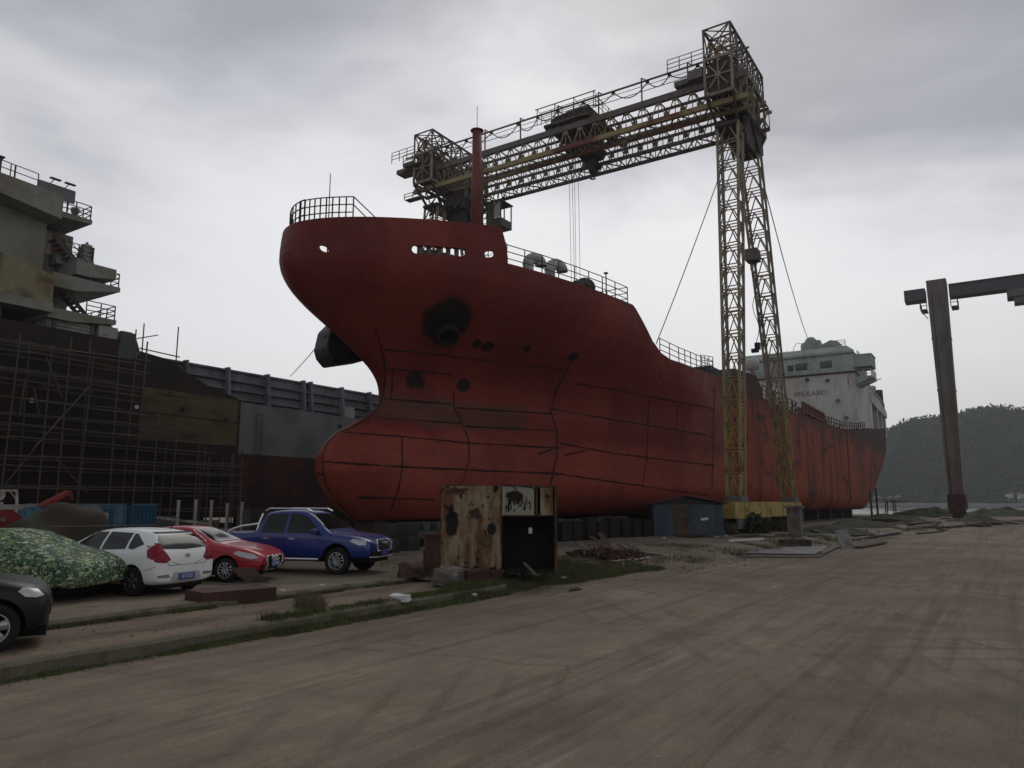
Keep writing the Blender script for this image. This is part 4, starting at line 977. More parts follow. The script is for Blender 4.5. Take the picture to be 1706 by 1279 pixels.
mb.box(56.5,57.5,28.35,28.85,30.0,31.4); [setattr(v,'z',31.1+(v.z-30.0)*.75+.2) for v in mb.v]; mb.build('sheave_block','gantry_plate',hk)
mb=MB(); mb.path([(57,28.6+.35*math.sin(t),29.55-.35*math.cos(t)) for t in [math.pi*(-.2+1.5*i/10)*1 for i in range(11)]],.09,6); mb.tube((57,28.6,29.9),(57,28.6,30.1),.1); [setattr(v,'z',30.9+(v.z-29.9)*.8+.35) for v in mb.v]; mb.build('hook','slate',hk)
mb=MB()
for s_ in (-.3,.3):
    for t in (-.4,.4): mb.tube((57+s_,28.6+t,32),(57+s_,28.6+t,33.3),.025,n=4)
mb.build('hoist_rope','blackplastic',hk)
def wire(pts,r,nm,lab,m='rope'):
    mb=MB(); mb.path([Vector(p) for p in pts],r,5); return single(mb,nm,m,lab,'cable',rc=False)
def sag(a,b,s,n=10):
    a=Vector(a);b=Vector(b); return [a.lerp(b,i/n)-Vector((0,0,s*4*(i/n)*(1-i/n))) for i in range(n+1)]
for k,(x,lab) in enumerate(((948,'pale hoist rope hanging from the trolley, leftmost of the four'),(953,'pale hoist rope hanging from the trolley, second from the left'),(957,'pale hoist rope hanging from the trolley, third from the left'),(963.5,'pale hoist rope hanging from the trolley, rightmost of the four'))):
    t=at(x,290,57); b=at(x+(5 if k<2 else 3),450,57); o=wire([(57,t.y,33.2),(57,b.y,13.5)],.022,'hoist_rope',lab,'ropepale'); o['group']='hoist ropes below the trolley'
wire(sag((55,15.4,30.4),CAM+ray(1093,573)*(19.5/ray(1093,573).y),.3),.035,'guy_wire','thin dark guy wire slanting from the near gantry tower down to the red foredeck')
wire(sag((61,15.2,30.5),at(1345,562,129),1.2),.05,'guy_wire','thin dark guy wire slanting from the gantry tower to the funnel domes aft')
wire(sag(CAM+ray(545,556)*(30/ray(545,556).y),CAM+ray(483,627)*(56/ray(483,627).y),.1),.03,'mooring_wire','thin dark wire slanting from under the bow to the neighbouring ship')
# lamp hanging on a cable between the legs, junction box on the right leg
mb=MB(); a=at(1253,425,62.5); b=at(1262,572,61)
pts=[a.lerp(b,i/12)+Vector((0,.22*math.sin(i*1.1),0)) for i in range(13)]; mb.path(pts,.03,5); mb.box(b.x-.2,b.x+.2,b.y-.2,b.y+.2,b.z-.5,b.z+.05); mb.box(b.x-.35,b.x,b.y-.1,b.y+.45,b.z-.75,b.z-.45); o=single(mb,'hanging_cable','blackplastic','loose cable with a small box at its end dangling between the two near crane legs','cable',rc=False)
mb=MB(); a=at(1254,426,62.0); mb.box(61.4,62.6,a.y-.5,a.y+.5,a.z-.5,a.z+.5); mb.build('junction_box','gantry_dark',gan)
# operator's cab under the far end of the beam
cab=thing('operator_cab','small glazed operator cab hanging beneath the far end of the lattice beam','crane cab',(60,43,30.4))
c0=at(823,352,59); cy=c0.y; ZA=at(823,377,59).z; ZC=at(823,337,59).z
mb=MB(); mb.box(58.9,60.9,cy-.9,cy+.9,ZA,ZA+.8); mb.box(58.8,61.0,cy-1.0,cy+1.0,ZC,ZC+.1)
for X in (58.95,60.85):
    for Y in (cy-.85,cy,cy+.85): mb.bar((X,Y,ZA+.8),(X,Y,ZC),.1)
mb.box(58.9,59.0,cy+.1,cy+.85,ZA+.8,ZC); mb.build('cab_body','cabgreen',cab)
mb=MB(); mb.box(58.93,58.97,cy-.8,cy-.05,ZA+.85,ZC-.05); mb.build('cab_window','palewindow',cab)
# concrete pier beside the near sill
mb=MB(); p=px_ground(1326,893); mb.box(p.x-.42,p.x+.42,p.y-.4,p.y+.4,0,1.75); mb.box(p.x-.55,p.x+.55,p.y-.52,p.y+.52,1.75,1.9)
single(mb,'concrete_pier','concrete','square weathered concrete pier standing before the yellow crane sill','pier')
# ================================================================ box-girder gantry at the right
g2=thing('box_girder_gantry','plain brown box-girder gantry with one leaning leg by the water on the right','gantry crane',(131,6.5,0))
def quadtube(mb,lo,hi):
    mb.add(lo+hi,[(0,1,2,3),(7,6,5,4),(0,4,5,1),(1,5,6,2),(2,6,7,3),(3,7,4,0)])
mb=MB(); Y=6.5
quadtube(mb,[(130.6,Y-1.0,1.2),(133.6,Y-1.0,1.2),(133.6,Y+.9,1.2),(130.6,Y+.9,1.2)],[(129.2,Y-1.35,36.2),(132.2,Y-1.35,36.2),(132.2,Y+1.35,36.2),(129.2,Y+1.35,36.2)])
mb.build('leg','crane2',g2)
mb=MB(); mb.box(129.3,131.9,-42,4.9,33.3,35.1); mb.box(129.3,131.9,8.1,11.0,33.3,35.1); mb.box(129.1,129.3,-42,4.9,35.05,35.2); mb.box(129.1,129.3,-42,4.9,33.2,33.35); mb.build('girder','crane2beam',g2)
mb=MB()
for s_,Yo in ((1,8.0),(-1,4.8)):
    mb.box(129.2,132,min(Yo,Yo+s_*.9),max(Yo,Yo+s_*.9),31.6,31.75); railing(mb,[(129.2,Yo+s_*.9,31.75),(132,Yo+s_*.9,31.75)],1.1,2,1.2,.06); railing(mb,[(129.2,Yo,31.75),(129.2,Yo+s_*.9,31.75)],1.1,2,1,.06)
mb.bar((129.3,8.0,30.2),(129.3,8.9,31.6),.12); mb.build('platform','gantry_dark',g2)
mb=MB()
for z_ in (3.6,11,19,27):
    t_=(z_-1.2)/35; xa_=130.6-1.4*t_; mb.box(xa_-.06,xa_+3.06,Y-1.0-.35*t_-.07,Y+.9+.45*t_+.07,z_,z_+.22)
mb.build('flange','crane2',g2)
mb=MB()
for dy in (-.9,-.45): mb.tube((130.45,Y+dy,3.4),(129.05,Y+dy-.1,33),.04,n=5)
for k_ in range(60): t_=k_/60; mb.tube((130.45-1.4*t_,Y-.9-.1*t_,3.4+29.6*t_),(130.45-1.4*t_,Y-.45-.1*t_,3.4+29.6*t_),.03,n=4)
mb.build('ladder','gantry_dark',g2)
mb=MB(); mb.tube((130.3,Y+.55,1.6),(129.0,Y+.7,34),.06,n=5); mb.box(129.8,130.4,Y+.2,Y+.8,2.4,3.4); mb.build('power_cable','blackplastic',g2)
mb=MB(); mb.box(126,138,Y-.8,Y+.8,.75,1.6)
for X in (127,129,135,137): mb.lathe((X,Y-.5,.45),(0,1,0),[(0,.02),(0,.45),(1,.45),(1,.02)],14)
mb.box(129.5,134.7,Y-1.25,Y+1.15,1.2,3.4); mb.box(126.6,129,Y-1.2,Y-.7,.4,1.8); mb.build('bogie','rust',g2)
mb=MB(); a=at(1699,483,130); mb.box(129,132.3,a.y-1.2,a.y+1.6,32.0,33.2); mb.box(129.4,131.5,a.y-.6,a.y+.8,31.0,32.0); mb.build('girder_trolley','gantry_dark',g2)
# ================================================================ the neighbouring ship on the left
Y2=55.0
s2=thing('moored_cargo_ship','dark half-painted cargo ship behind scaffolding at the left, grey deckhouse high on its stern','ship',(30,Y2+8,0))
mb=MB(); mb.box(-45,95,Y2,Y2+18,.9,6.28); mb.build('lower_hull','s2_redzone',s2)
mb=MB(); mb.prism([(-45,Y2,6.28),(-45,Y2,14.3),(30.3,Y2,14.2),(31.2,Y2,13.7),(34.3,Y2,13.35),(35.4,Y2,12.7),(38.2,Y2,11.6),(40.9,Y2,11.0),(40.9,Y2,6.28)],(0,17.5,0)); mb.build('upper_hull','s2_dark',s2)
mb=MB(); mb.prism([(40.9,Y2+.02,6.28),(40.9,Y2+.02,10.75),(95,Y2+.02,10.2),(95,Y2+.02,6.28)],(0,17,0)); mb.build('side_plating','s2_grey',s2)
mb=MB(); mb.prism([(32.3,Y2-.03,6.9),(32.3,Y2-.03,10.9),(40.8,Y2-.03,10.9),(40.8,Y2-.03,6.9)],(0,.05,0)); mb.build('primed_plate','s2_olive',s2)
mb=MB(); mb.prism([(55.4,Y2-.01,8.6),(55.4,Y2-.01,10.55),(62,Y2-.01,10.4),(62,Y2-.01,8.6)],(0,.04,0)); mb.build('primed_strip','s2_olive',s2)
mb=MB()
for z in (9.0,): mb.bar((32.3,Y2-.05,z),(41,Y2-.05,z-.1),.06)
mb.bar((41,Y2-.05,6.3),(41,Y2-.05,10.9),.08); mb.bar((55.2,Y2-.05,6.3),(55.2,Y2-.05,10.6),.08); mb.build('plate_seam','seam',s2)
for (x,y) in ((722-620+235,0),): pass
for (X,z) in ((34.4,10.6),(35.6,9.5),(39.7,9.05),(52.8,9.6)):
    mb=MB(); mb.lathe((X,Y2-.06,z),(0,1,0),[(0,.01),(0,.2),(.1,.2)],10); mb.build('scupper','dark',s2)
# cargo coaming with stiffeners
mb=MB(); mb.box(33.6,95,Y2+1.0,Y2+1.15,10.2,13.5); mb.bar((33.6,Y2+.9,13.5),(95,Y2+.9,13.5),.3,.16); cm=mb.build('hatch_coaming','s2_cargo',s2)
mb=MB()
for z in (11.0,11.8,12.6): mb.prism([(33.8,Y2+1.0,z),(33.8,Y2+.55,z-.02),(33.8,Y2+.55,z+.06),(33.8,Y2+1.0,z+.08)],(61,0,0))
mb.build('stiffener','s2_cargo',cm)
for X in (36,40,44.2,48.4,49.3,53.4,57.4,61.5,65.6,70,74,78,82,86,90):
    mb=MB(); mb.prism([(X,Y2+1.0,10.3),(X,Y2+.15,10.3),(X,Y2+.45,13.7),(X,Y2+1.0,13.7)],(.22,0,0)); mb.build('stay','s2_cargo',cm)
mb=MB(); mb.box(53.5,54.9,Y2+.1,Y2+.7,10.5,11.7); mb.build('vent_box','s2_light',s2)
# deckhouse
Z0=14.25
hs=MB(); hs.box(-12,24.9,Y2+1.5,Y2+15,15.9,23.0); hs.box(24.9,27.6,Y2+3.2,Y2+14,Z0,22.2); house2=hs.build('deckhouse','s2_super',s2)
mb=MB(); mb.prism([(-12,Y2-.4,22.3),(-12,Y2-.4,24.0),(19.8,Y2-.4,24.0),(25.0,Y2-.4,23.75),(25.0,Y2-.4,22.0),(20.8,Y2-.4,22.6),(17.8,Y2-.4,20.6),(17.2,Y2-.4,18.0),(-12,Y2-.4,18.0)],(0,15.6,0)); mb.build('bridge_wing','s2_super',house2)
mb=MB(); mb.box(-12,25.0,Y2-.4,Y2+15.3,15.2,15.85); mb.build('deck_slab','s2_super',house2)
mb=MB(); mb.prism([(-12,Y2-.2,15.85),(25,Y2-.2,15.85),(25,Y2-.2,17.9),(18,Y2-.2,19.3),(-12,Y2-.2,19.4)],(0,1.6,0)); mb.build('painted_wall','s2_panel',house2)
def slab(nm,x0,x1,z,y0=Y2,y1=Y2+12,th=.35,ra=True,bt=.9):
    mb=MB(); mb.prism([(x0,y0,z),(x1,y0,z),(x1,y0,z-th),(x0+(x1-x0)*.35,y0,z-th-bt*.5),(x0,y0,z-th-bt*.5)],(0,y1-y0,0)); o=mb.build(nm,'s2_super',house2)
    if ra: 
        m_=MB(); railing(m_,[(x1-2.2,y0+.1,z),(x1-.1,y0+.1,z),(x1-.1,y1-4,z)],1.05,3,1.1,.04); m_.build('deck_railing','railgrey',house2)
    return o
slab('top_deck',24.9,27.3,22.75,th=.3,bt=.2); slab('bridge_deck',26.0,28.7,20.3,y0=Y2+2); slab('boat_deck',26.5,29.4,19.5,th=.75,ra=False,bt=.6); slab('upper_deck',25,29.8,18.2,bt=1.3); slab('poop_deck',24.9,29.7,15.65,bt=.8)
mb=MB(); mb.box(28.0,28.8,Y2+2.3,Y2+3.1,20.3,21.5); mb.lathe((28.4,Y2+2.7,21.5),(0,0,1),[(0,.4),(.15,.4),(.2,.1),(.4,.1),(.4,.02)],10); mb.build('deck_locker','s2_light',house2)
mb=MB(); mb.lathe((26.6,Y2+1.2,22.75),(0,0,1),[(0,.25),(.5,.22),(.7,.3),(.95,.3),(1.0,.05)],12); mb.build('mushroom_vent','s2_light',house2)
mb=MB(); mb.box(26.0,27.0,Y2+3.1,Y2+3.2,20.6,21.8); mb.build('red_hatch','s2_redbox',house2)
mb=MB(); mb.box(25.2,26.0,Y2+3.05,Y2+3.2,20.3,22.1); mb.build('pale_panel','s2_light',house2)
# stair on the end wall
mb=MB(); a=Vector((25.3,Y2+.9,21.0)); b=Vector((28.3,Y2+.9,18.25))
for dy in (0,.9): mb.bar(a+Vector((0,dy,0)),b+Vector((0,dy,0)),.08,.28); mb.bar(a+Vector((0,dy,.95)),b+Vector((0,dy,.95)),.05)
for k in range(11): p=a.lerp(b,(k+.5)/11); mb.box(p.x-.14,p.x+.14,p.y,p.y+.9,p.z-.03,p.z+.03)
st=mb.build('stairway','s2_superdark',house2)
mb=MB(); a=Vector((25.6,Y2+.9,18.0)); b=Vector((28.0,Y2+.9,15.7))
for dy in (0,.9): mb.bar(a+Vector((0,dy,0)),b+Vector((0,dy,0)),.08,.28)
for k in range(9): p=a.lerp(b,(k+.5)/9); mb.box(p.x-.14,p.x+.14,p.y,p.y+.9,p.z-.03,p.z+.03)
mb.build('stairway','s2_superdark',house2)
# sign board with two lamps, roof rail, small mast
p0=CAM+ray(62,300)*(Y2/ray(62,300).y); p1=CAM+ray(123,318)*(Y2/ray(123,318).y)
mb=MB(); mb.add([(p0.x,Y2-.3,p0.z-1.0),(p1.x,Y2-.3,p0.z-.95),(p1.x,Y2-.3,p0.z),(p0.x,Y2-.3,p0.z),(p0.x,Y2-.15,p0.z-1.0),(p1.x,Y2-.15,p0.z-.95),(p1.x,Y2-.15,p0.z),(p0.x,Y2-.15,p0.z)],[(0,1,2,3),(7,6,5,4),(0,4,5,1),(1,5,6,2),(2,6,7,3),(3,7,4,0)])
sb=mb.build('sign_board','s2_signgrey',house2)
mb=MB()
for f_ in (.3,.7):
    X=p0.x+(p1.x-p0.x)*f_; mb.tube((X,Y2-.3,p0.z),(X,Y2-.9,p0.z+.15),.03); mb.box(X-.35,X+.35,Y2-1.1,Y2-.85,p0.z+.08,p0.z+.16)
mb.build('sign_lamp','railgrey',sb)
mb=MB()
for f_ in (.15,.85): X=p0.x+(p1.x-p0.x)*f_; mb.tube((X,Y2-.1,22.8),(X,Y2-.1,p0.z-.9),.07); mb.tube((X,Y2-.1,p0.z-1),(X+.5,Y2+1,22.9),.05)
mb.build('sign_post','railgrey',sb)
mb=MB(); railing(mb,[(8,Y2-.2,24.0),(14,Y2-.2,24),(19.8,Y2-.2,24.0),(23.3,Y2-.2,23.85)],.95,2,1.6,.035); mb.tube((20.9,Y2,23.9),(20.9,Y2,25.1),.16); mb.box(20.65,21.15,Y2-.2,Y2+.2,25.1,25.2); mb.tube((21.9,Y2,23.9),(21.9,Y2,24.9),.06); mb.build('roof_railing','railgrey',house2)
mb=MB(); mb.prism([(12,Y2+3,24.0),(12,Y2+3,26.2),(18.8,Y2+3,26.0),(20.6,Y2+3,24.0)],(0,8,0)); mb.build('roof_house','s2_super',house2)
# clutter between hull top and deckhouse
mb=MB()
for X in (12,17.2,22,25.5,28.2,29.5): mb.box(X-.12,X+.12,Y2+.3,Y2+.55,Z0-.1,15.2)
mb.build('deck_pillar','s2_superdark',s2)
mb=MB()
for k in range(4): mb.box(25.2,28.2,Y2+.4,Y2+.5,14.05+k*.24,14.2+k*.24)
mb.box(25.1,28.3,Y2+.5,Y2+2.4,13.9,15.0); mb.build('ribbed_crate','s2_light',s2)
mb=MB(); mb.box(28.6,30.0,Y2+.2,Y2+1.6,14.0,15.1); mb.box(30.3,31.1,Y2+.2,Y2+1.3,13.2,15.0); mb.build('deck_box','s2_light',s2)
mb=MB(); mb.prism([(30.0,Y2-.02,13.0),(30.2,Y2-.02,14.9),(31.2,Y2-.02,14.9),(31.8,Y2-.02,13.4),(31,Y2-.02,12.8)],(0,.3,0)); mb.build('bracket_plate','s2_superdark',s2)
for (X,z) in ((14.0,12.4),(24.4,8.95),(31.8,9.3),(20.2,13.9)):
    mb=MB(); mb.lathe((X,Y2-.05,z),(0,1,0),[(0,.01),(0,.17),(.05,.17)],10); mb.build('pale_scuttle','litter',s2)  # small pale discs set on the hull side
mb=MB(); a=CAM+ray(227,575)*(Y2/ray(227,575).y); 
for (X,h) in ((31.4,1.7),(32.0,2.3),(34.9,2.6)): mb.tube((X,Y2+.2,13.2),(X,Y2+.2,13.2+h+.4),.05)
mb.tube((31.5,Y2+.2,14.6),(33.2,Y2+.2,15.2),.04); mb.tube((31.8,Y2+.2,13.9),(35.2,Y2+.2,13.75),.05); mb.build('deck_stanchion','pipe',s2)
for k in range(24):
    X=-40+k*5.6; mb=MB(); mb.box(-.7,.7,-.9,.9,0,.9); o=mb.build('keel_block','keelblock'); o.location=(X,Y2+2.2,0); o.rotation_euler=(0,0,random.uniform(-.05,.05)); tag(o,'dark keel block under the neighbouring ship behind the scaffolding','block','keel blocks under the neighbouring ship')
def rnd_(a,b): return random.uniform(a,b)
# ---- scaffolding along the side
YS=Y2-1.9
sc=thing('scaffolding','dense tube scaffolding standing against the dark hull on the left','scaffolding',(25,YS,0))
random.seed(21)
xs=[8+1.62*k for k in range(21)]
for row,(yy) in enumerate((YS,YS+1.2)):
    for i,X in enumerate(xs):
        if row and i%2: continue
        top=13.2 if X<31 else (8.5 if X<36 else 6.2); top+=random.uniform(-.8,.9)
        mb=MB(); jx=random.uniform(-.4,.4); mb.tube((X+jx,yy,0),(X+jx+random.uniform(-.3,.3),yy,top),.055,n=6); mb.build('standard','pipe',sc)
for k,z in enumerate((1.6,3.1,4.2,5.0,6.0,6.9,7.9,8.7,9.8,10.6,11.6,12.4)):
    x1=40.2 if z<6 else (37.5 if z<8 else 31.5)
    for yy,m_ in ((YS-.06,'pipe'),(YS+1.25,'pipe')):
        mb=MB(); xm_=random.uniform(16,26); zm_=z+random.uniform(-.25,.25); mb.tube((7,yy,z+random.uniform(-.2,.2)),(xm_,yy,zm_),.05,n=6); mb.tube((xm_-.5,yy,zm_+.06),(x1,yy,z+random.uniform(-.25,.2)),.05,n=6); mb.build('ledger',m_,sc)
    if k%2:
        mb=MB(); mb.box(7+random.uniform(0,3),x1-random.uniform(0,4),YS+.05,YS+.75,z+.06,z+.12); mb.build('walk_board','bamboo',sc)
for (a,b) in (((24.0,YS-.1,5.7),(27.2,YS-.1,10.2)),((9,YS-.1,3),(14,YS-.1,9)),((31,YS-.1,7.4),(34.0,YS-.1,7.2))):
    mb=MB(); mb.tube(a,b,.05,n=6); mb.build('brace','bamboo',sc)
random.seed(19)
for k in range(16):
    X=rnd_(8,30); z=rnd_(.6,9.5); mb=MB(); dx=rnd_(-2.4,2.4); mb.tube((X,YS-.12,z),(X+dx,YS-.12,z+rnd_(1.6,3.4)),.045,n=6); mb.build('brace','pipe',sc)
for k in range(10):
    X=rnd_(8,34); z=rnd_(1,11); L=rnd_(1.5,4.5); mb=MB(); mb.box(X,X+L,YS+.1,YS+.5,z,z+.06); o_=mb.build('walk_board','bamboo',sc)
mb=MB(); random.seed(8)
for (X,z) in ((36.3,4.2),(38.3,4.6),(40.1,5.4),(40.2,3.4)): mb.tube((X,YS,0),(X,YS,z+1.2),.045,n=5)
for z in (2.6,3.5,4.4,5.2): mb.tube((34.5,YS-.05,z),(40.6,YS-.05,z+.05),.04,n=5)
mb.build('low_bay','pipe',sc)
# ladder up the grey plating
mb=MB()
for X in (42.6,43.3): mb.tube((X,Y2-.25,6.2),(X,Y2-.25,9.9),.035,n=5)
for k in range(10): mb.tube((42.6,Y2-.25,6.4+k*.37),(43.3,Y2-.25,6.4+k*.37),.03,n=5)
single(mb,'ladder','pipe','thin ladder fixed to the grey plating of the neighbouring ship','ladder')
# ================================================================ parked cars
def wheel(root,x,y,r,w,side,style,tw=None):
    wt=MB(); s=side; n=32
    prof=[(-w/2,r*.60),(-w/2,r*.9),(-w/2+.02,r*.97),(-w*.3,r),(w*.3,r),(w/2-.02,r*.97),(w/2,r*.9),(w/2,r*.66),(w*.36,r*.64)]
    wt.lathe((x,y,r),(0,s,0),prof,n); tyre=None
    wl=wt.build('wheel','tyre',root,True,local=True)
    rm=MB(); rr=r*.67
    rm.lathe((x,y,r),(0,s,0),[(w*.32,rr*.9),(w*.5,rr*.97),(w*.5,rr*.9),(w*.30,rr*.86)],n)
    k=style[0]; c=Vector((x,y,r)); ax=Vector((0,s,0))
    for i in range(k):
        t=2*math.pi*i/k+.3; d=Vector((math.cos(t),0,math.sin(t))); e=Vector((-math.sin(t),0,math.cos(t)))
        if style[1]=='twin':
            for q in (-1,1): rm.bar(c+ax*(w*.42)+e*q*.018,c+ax*(w*.46)+d*rr*.93+e*q*.045,.028,.03,up=(0,1,0))
        else:
            a=.075; rm.prism([c+ax*w*.46+e*a*.5*r/.33,c+ax*w*.49+d*rr*.93+e*a*r/.33,c+ax*w*.49+d*rr*.93-e*a*r/.33,c+ax*w*.46-e*a*.5*r/.33],-ax*.03)
    rm.lathe(c,ax,[(w*.3,.001),(w*.47,.001),(w*.47,.055),(w*.3,.07)],16)
    rm.build('rim',style[2],wl,True,local=True)
    bk=MB(); bk.lathe(c,ax,[(w*.2,.001),(w*.2,rr*.92),(w*.19,rr*.92)],n); bk.build('brake_disc','underbody',wl,local=True)
def loft(stations,sub=2):
    "stations: (x, zb, w, zbelt, wbelt, ztop, wtop)"
    rings=[]
    for (x,zb,w,zbe,wb,zt,wt) in stations:
        zm=(zb+zbe)/2
        half=[(0,zb),(.72*w,zb),(.95*w,zb+.05),(w*.995,zb+(zbe-zb)*.25),(w,zb+(zbe-zb)*.55),(w*.992,zb+(zbe-zb)*.8),(wb,zbe),(wb*.6+wt*.4-.005,zbe+(zt-zbe)*.42),(wt*1.0,zbe+(zt-zbe)*.86),(wt*.86,zt-.012*(1 if zt-zbe>.2 else .3)),(wt*.45,zt),(0,zt)]
        rings.append([(x,y,z) for y,z in half]+[(x,-y,z) for y,z in half[-2:0:-1]])
    n=len(rings[0]); mb=MB()
    for r in rings: mb.v+=[Vector(p) for p in r]
    for k in range(len(rings)-1):
        for i in range(n): mb.f.append((k*n+i,k*n+(i+1)%n,(k+1)*n+(i+1)%n,(k+1)*n+i))
    mb.f.append(tuple(range(n))); mb.f.append(tuple(range((len(rings)-1)*n,len(rings)*n)))
    return mb
def car_body(root,stations,m,wheels,ra,ww):
    mb=loft(stations); o=mb.build('body',m,root,True,local=True)
    s_=o.modifiers.new('s','SUBSURF'); s_.levels=2; s_.render_levels=2; bake(o)
    full=bvh_of(o)
    ct=MB()
    for (x,y) in wheels:
        for s in (-1,1): ct.tube((x,s*(abs(y)-ww*.9),ra[1]),(x,s*1.4,ra[1]),ra[0],n=36)
        ct.box(x-ra[0]*.97,x+ra[0]*.97,-.001-abs(y)+ww*.3,-.0+abs(y)-ww*.3,-.3,-.2)
    c=ct.build('cutter','underbody',root,local=True); md=o.modifiers.new('b','BOOLEAN'); md.object=c; md.operation='DIFFERENCE'; md.solver='EXACT'; bake(o); bpy.data.objects.remove(c)
    o.data.materials.clear(); o.data.materials.append(M[m]); o.data.materials.append(M['underbody'])
    bm=bmesh.new(); bm.from_mesh(o.data)
    for f in bm.faces:
        f.material_index=0; cc=f.calc_center_median()
        for (x,y) in wheels:
            d=math.hypot(cc.x-x,cc.z-ra[1])
            if d<ra[0]*1.002 and abs(cc.y)<abs(y)+.4 and abs(f.normal.y)<.5 or (d<ra[0]*.999): f.material_index=1
    for e in bm.edges:
        if len(e.link_faces)==2 and e.calc_face_angle(0)>math.radians(35): e.smooth=False
    bm.to_mesh(o.data); bm.free()
    for p in o.data.polygons: p.use_smooth=True
    return o,full
def decal(bv,poly,axis,m,nm,root,off=.008,cuts=6,th=.012,sm=True,sgn=1):
    "poly: 2-D points; axis 'y' -> (x,z) seen from side sgn; 'x' -> (y,z) seen from end sgn; 'z' -> (x,y) from above"
    bm=bmesh.new()
    mk={'y':lambda a,b:(a,sgn*3,b),'x':lambda a,b:(sgn*5,a,b),'z':lambda a,b:(a,b,4)}[axis]
    vs=[bm.verts.new(mk(*p)) for p in poly]; bm.faces.new(vs)
    bmesh.ops.triangulate(bm,faces=bm.faces); 
    for _ in range(6): bmesh.ops.subdivide_edges(bm,edges=[e for e in bm.edges if e.calc_length()>.06],cuts=1); bmesh.ops.triangulate(bm,faces=bm.faces)
    bmesh.ops.triangulate(bm,faces=bm.faces)
    d={'y':Vector((0,-sgn,0)),'x':Vector((-sgn,0,0)),'z':Vector((0,0,-1))}[axis]
    bad=[]
    for v in bm.verts:
        l,n,i,_=bv.ray_cast(v.co,d)
        if l is None: bad.append(v); continue
        if n.dot(d)>0: n=-n
        v.co=l+n*off
    if bad: bmesh.ops.delete(bm,geom=bad,context='VERTS')
    if not bm.faces: bm.free(); return None
    bmesh.ops.recalc_face_normals(bm,faces=bm.faces)
    ns=sum((f.normal for f in bm.faces),Vector())
    if ns.dot(d)>0: bmesh.ops.reverse_faces(bm,faces=bm.faces)
    r=bmesh.ops.extrude_face_region(bm,geom=bm.faces[:]); new=[g for g in r['geom'] if isinstance(g,bmesh.types.BMVert)]
    # the extruded copies stay outside, the originals sink in to close the edge
    for v in new: pass
    newset=set(new)
    for v in bm.verts:
        if v not in newset: v.co+= d*th
    for f in bm.faces: f.smooth=sm
    for e in bm.edges:
        if len(e.link_faces)==2 and e.calc_face_angle(0)>.7: e.smooth=False
    me=bpy.data.meshes.new(nm); bm.to_mesh(me); bm.free(); me.materials.append(M[m]); o=bpy.data.objects.new(nm,me); COL.objects.link(o); o.parent=root; return o
def mirror_side(fn):
    for s in (1,-1): fn(s)
def strip_tube(bv,pts,axis,sgn,r,m,nm,root,off=.012):
    mb=MB(); out=[]
    for a,b in zip(pts,pts[1:]):
        for k in range(5):
            t=k/4; p=(a[0]+(b[0]-a[0])*t,a[1]+(b[1]-a[1])*t)
            if axis=='y': o_=Vector((p[0],sgn*3,p[1])); d=Vector((0,-sgn,0))
            elif axis=='z': o_=Vector((p[0],p[1],4)); d=Vector((0,0,-1))
            else: o_=Vector((sgn*5,p[0],p[1])); d=Vector((-sgn,0,0))
            l,n,i,_=bv.ray_cast(o_,d)
            if l: out.append(l-d*off)
    out=[p for i,p in enumerate(out) if i==0 or (p-out[i-1]).length>1e-4]
    if len(out)>1: mb.path(out,r,6); return mb.build(nm,m,root,True,local=True)
def car_root(name,label,cat,x,y,z,head): 
    o=thing(name,label,cat,(x,y,z),head); return o
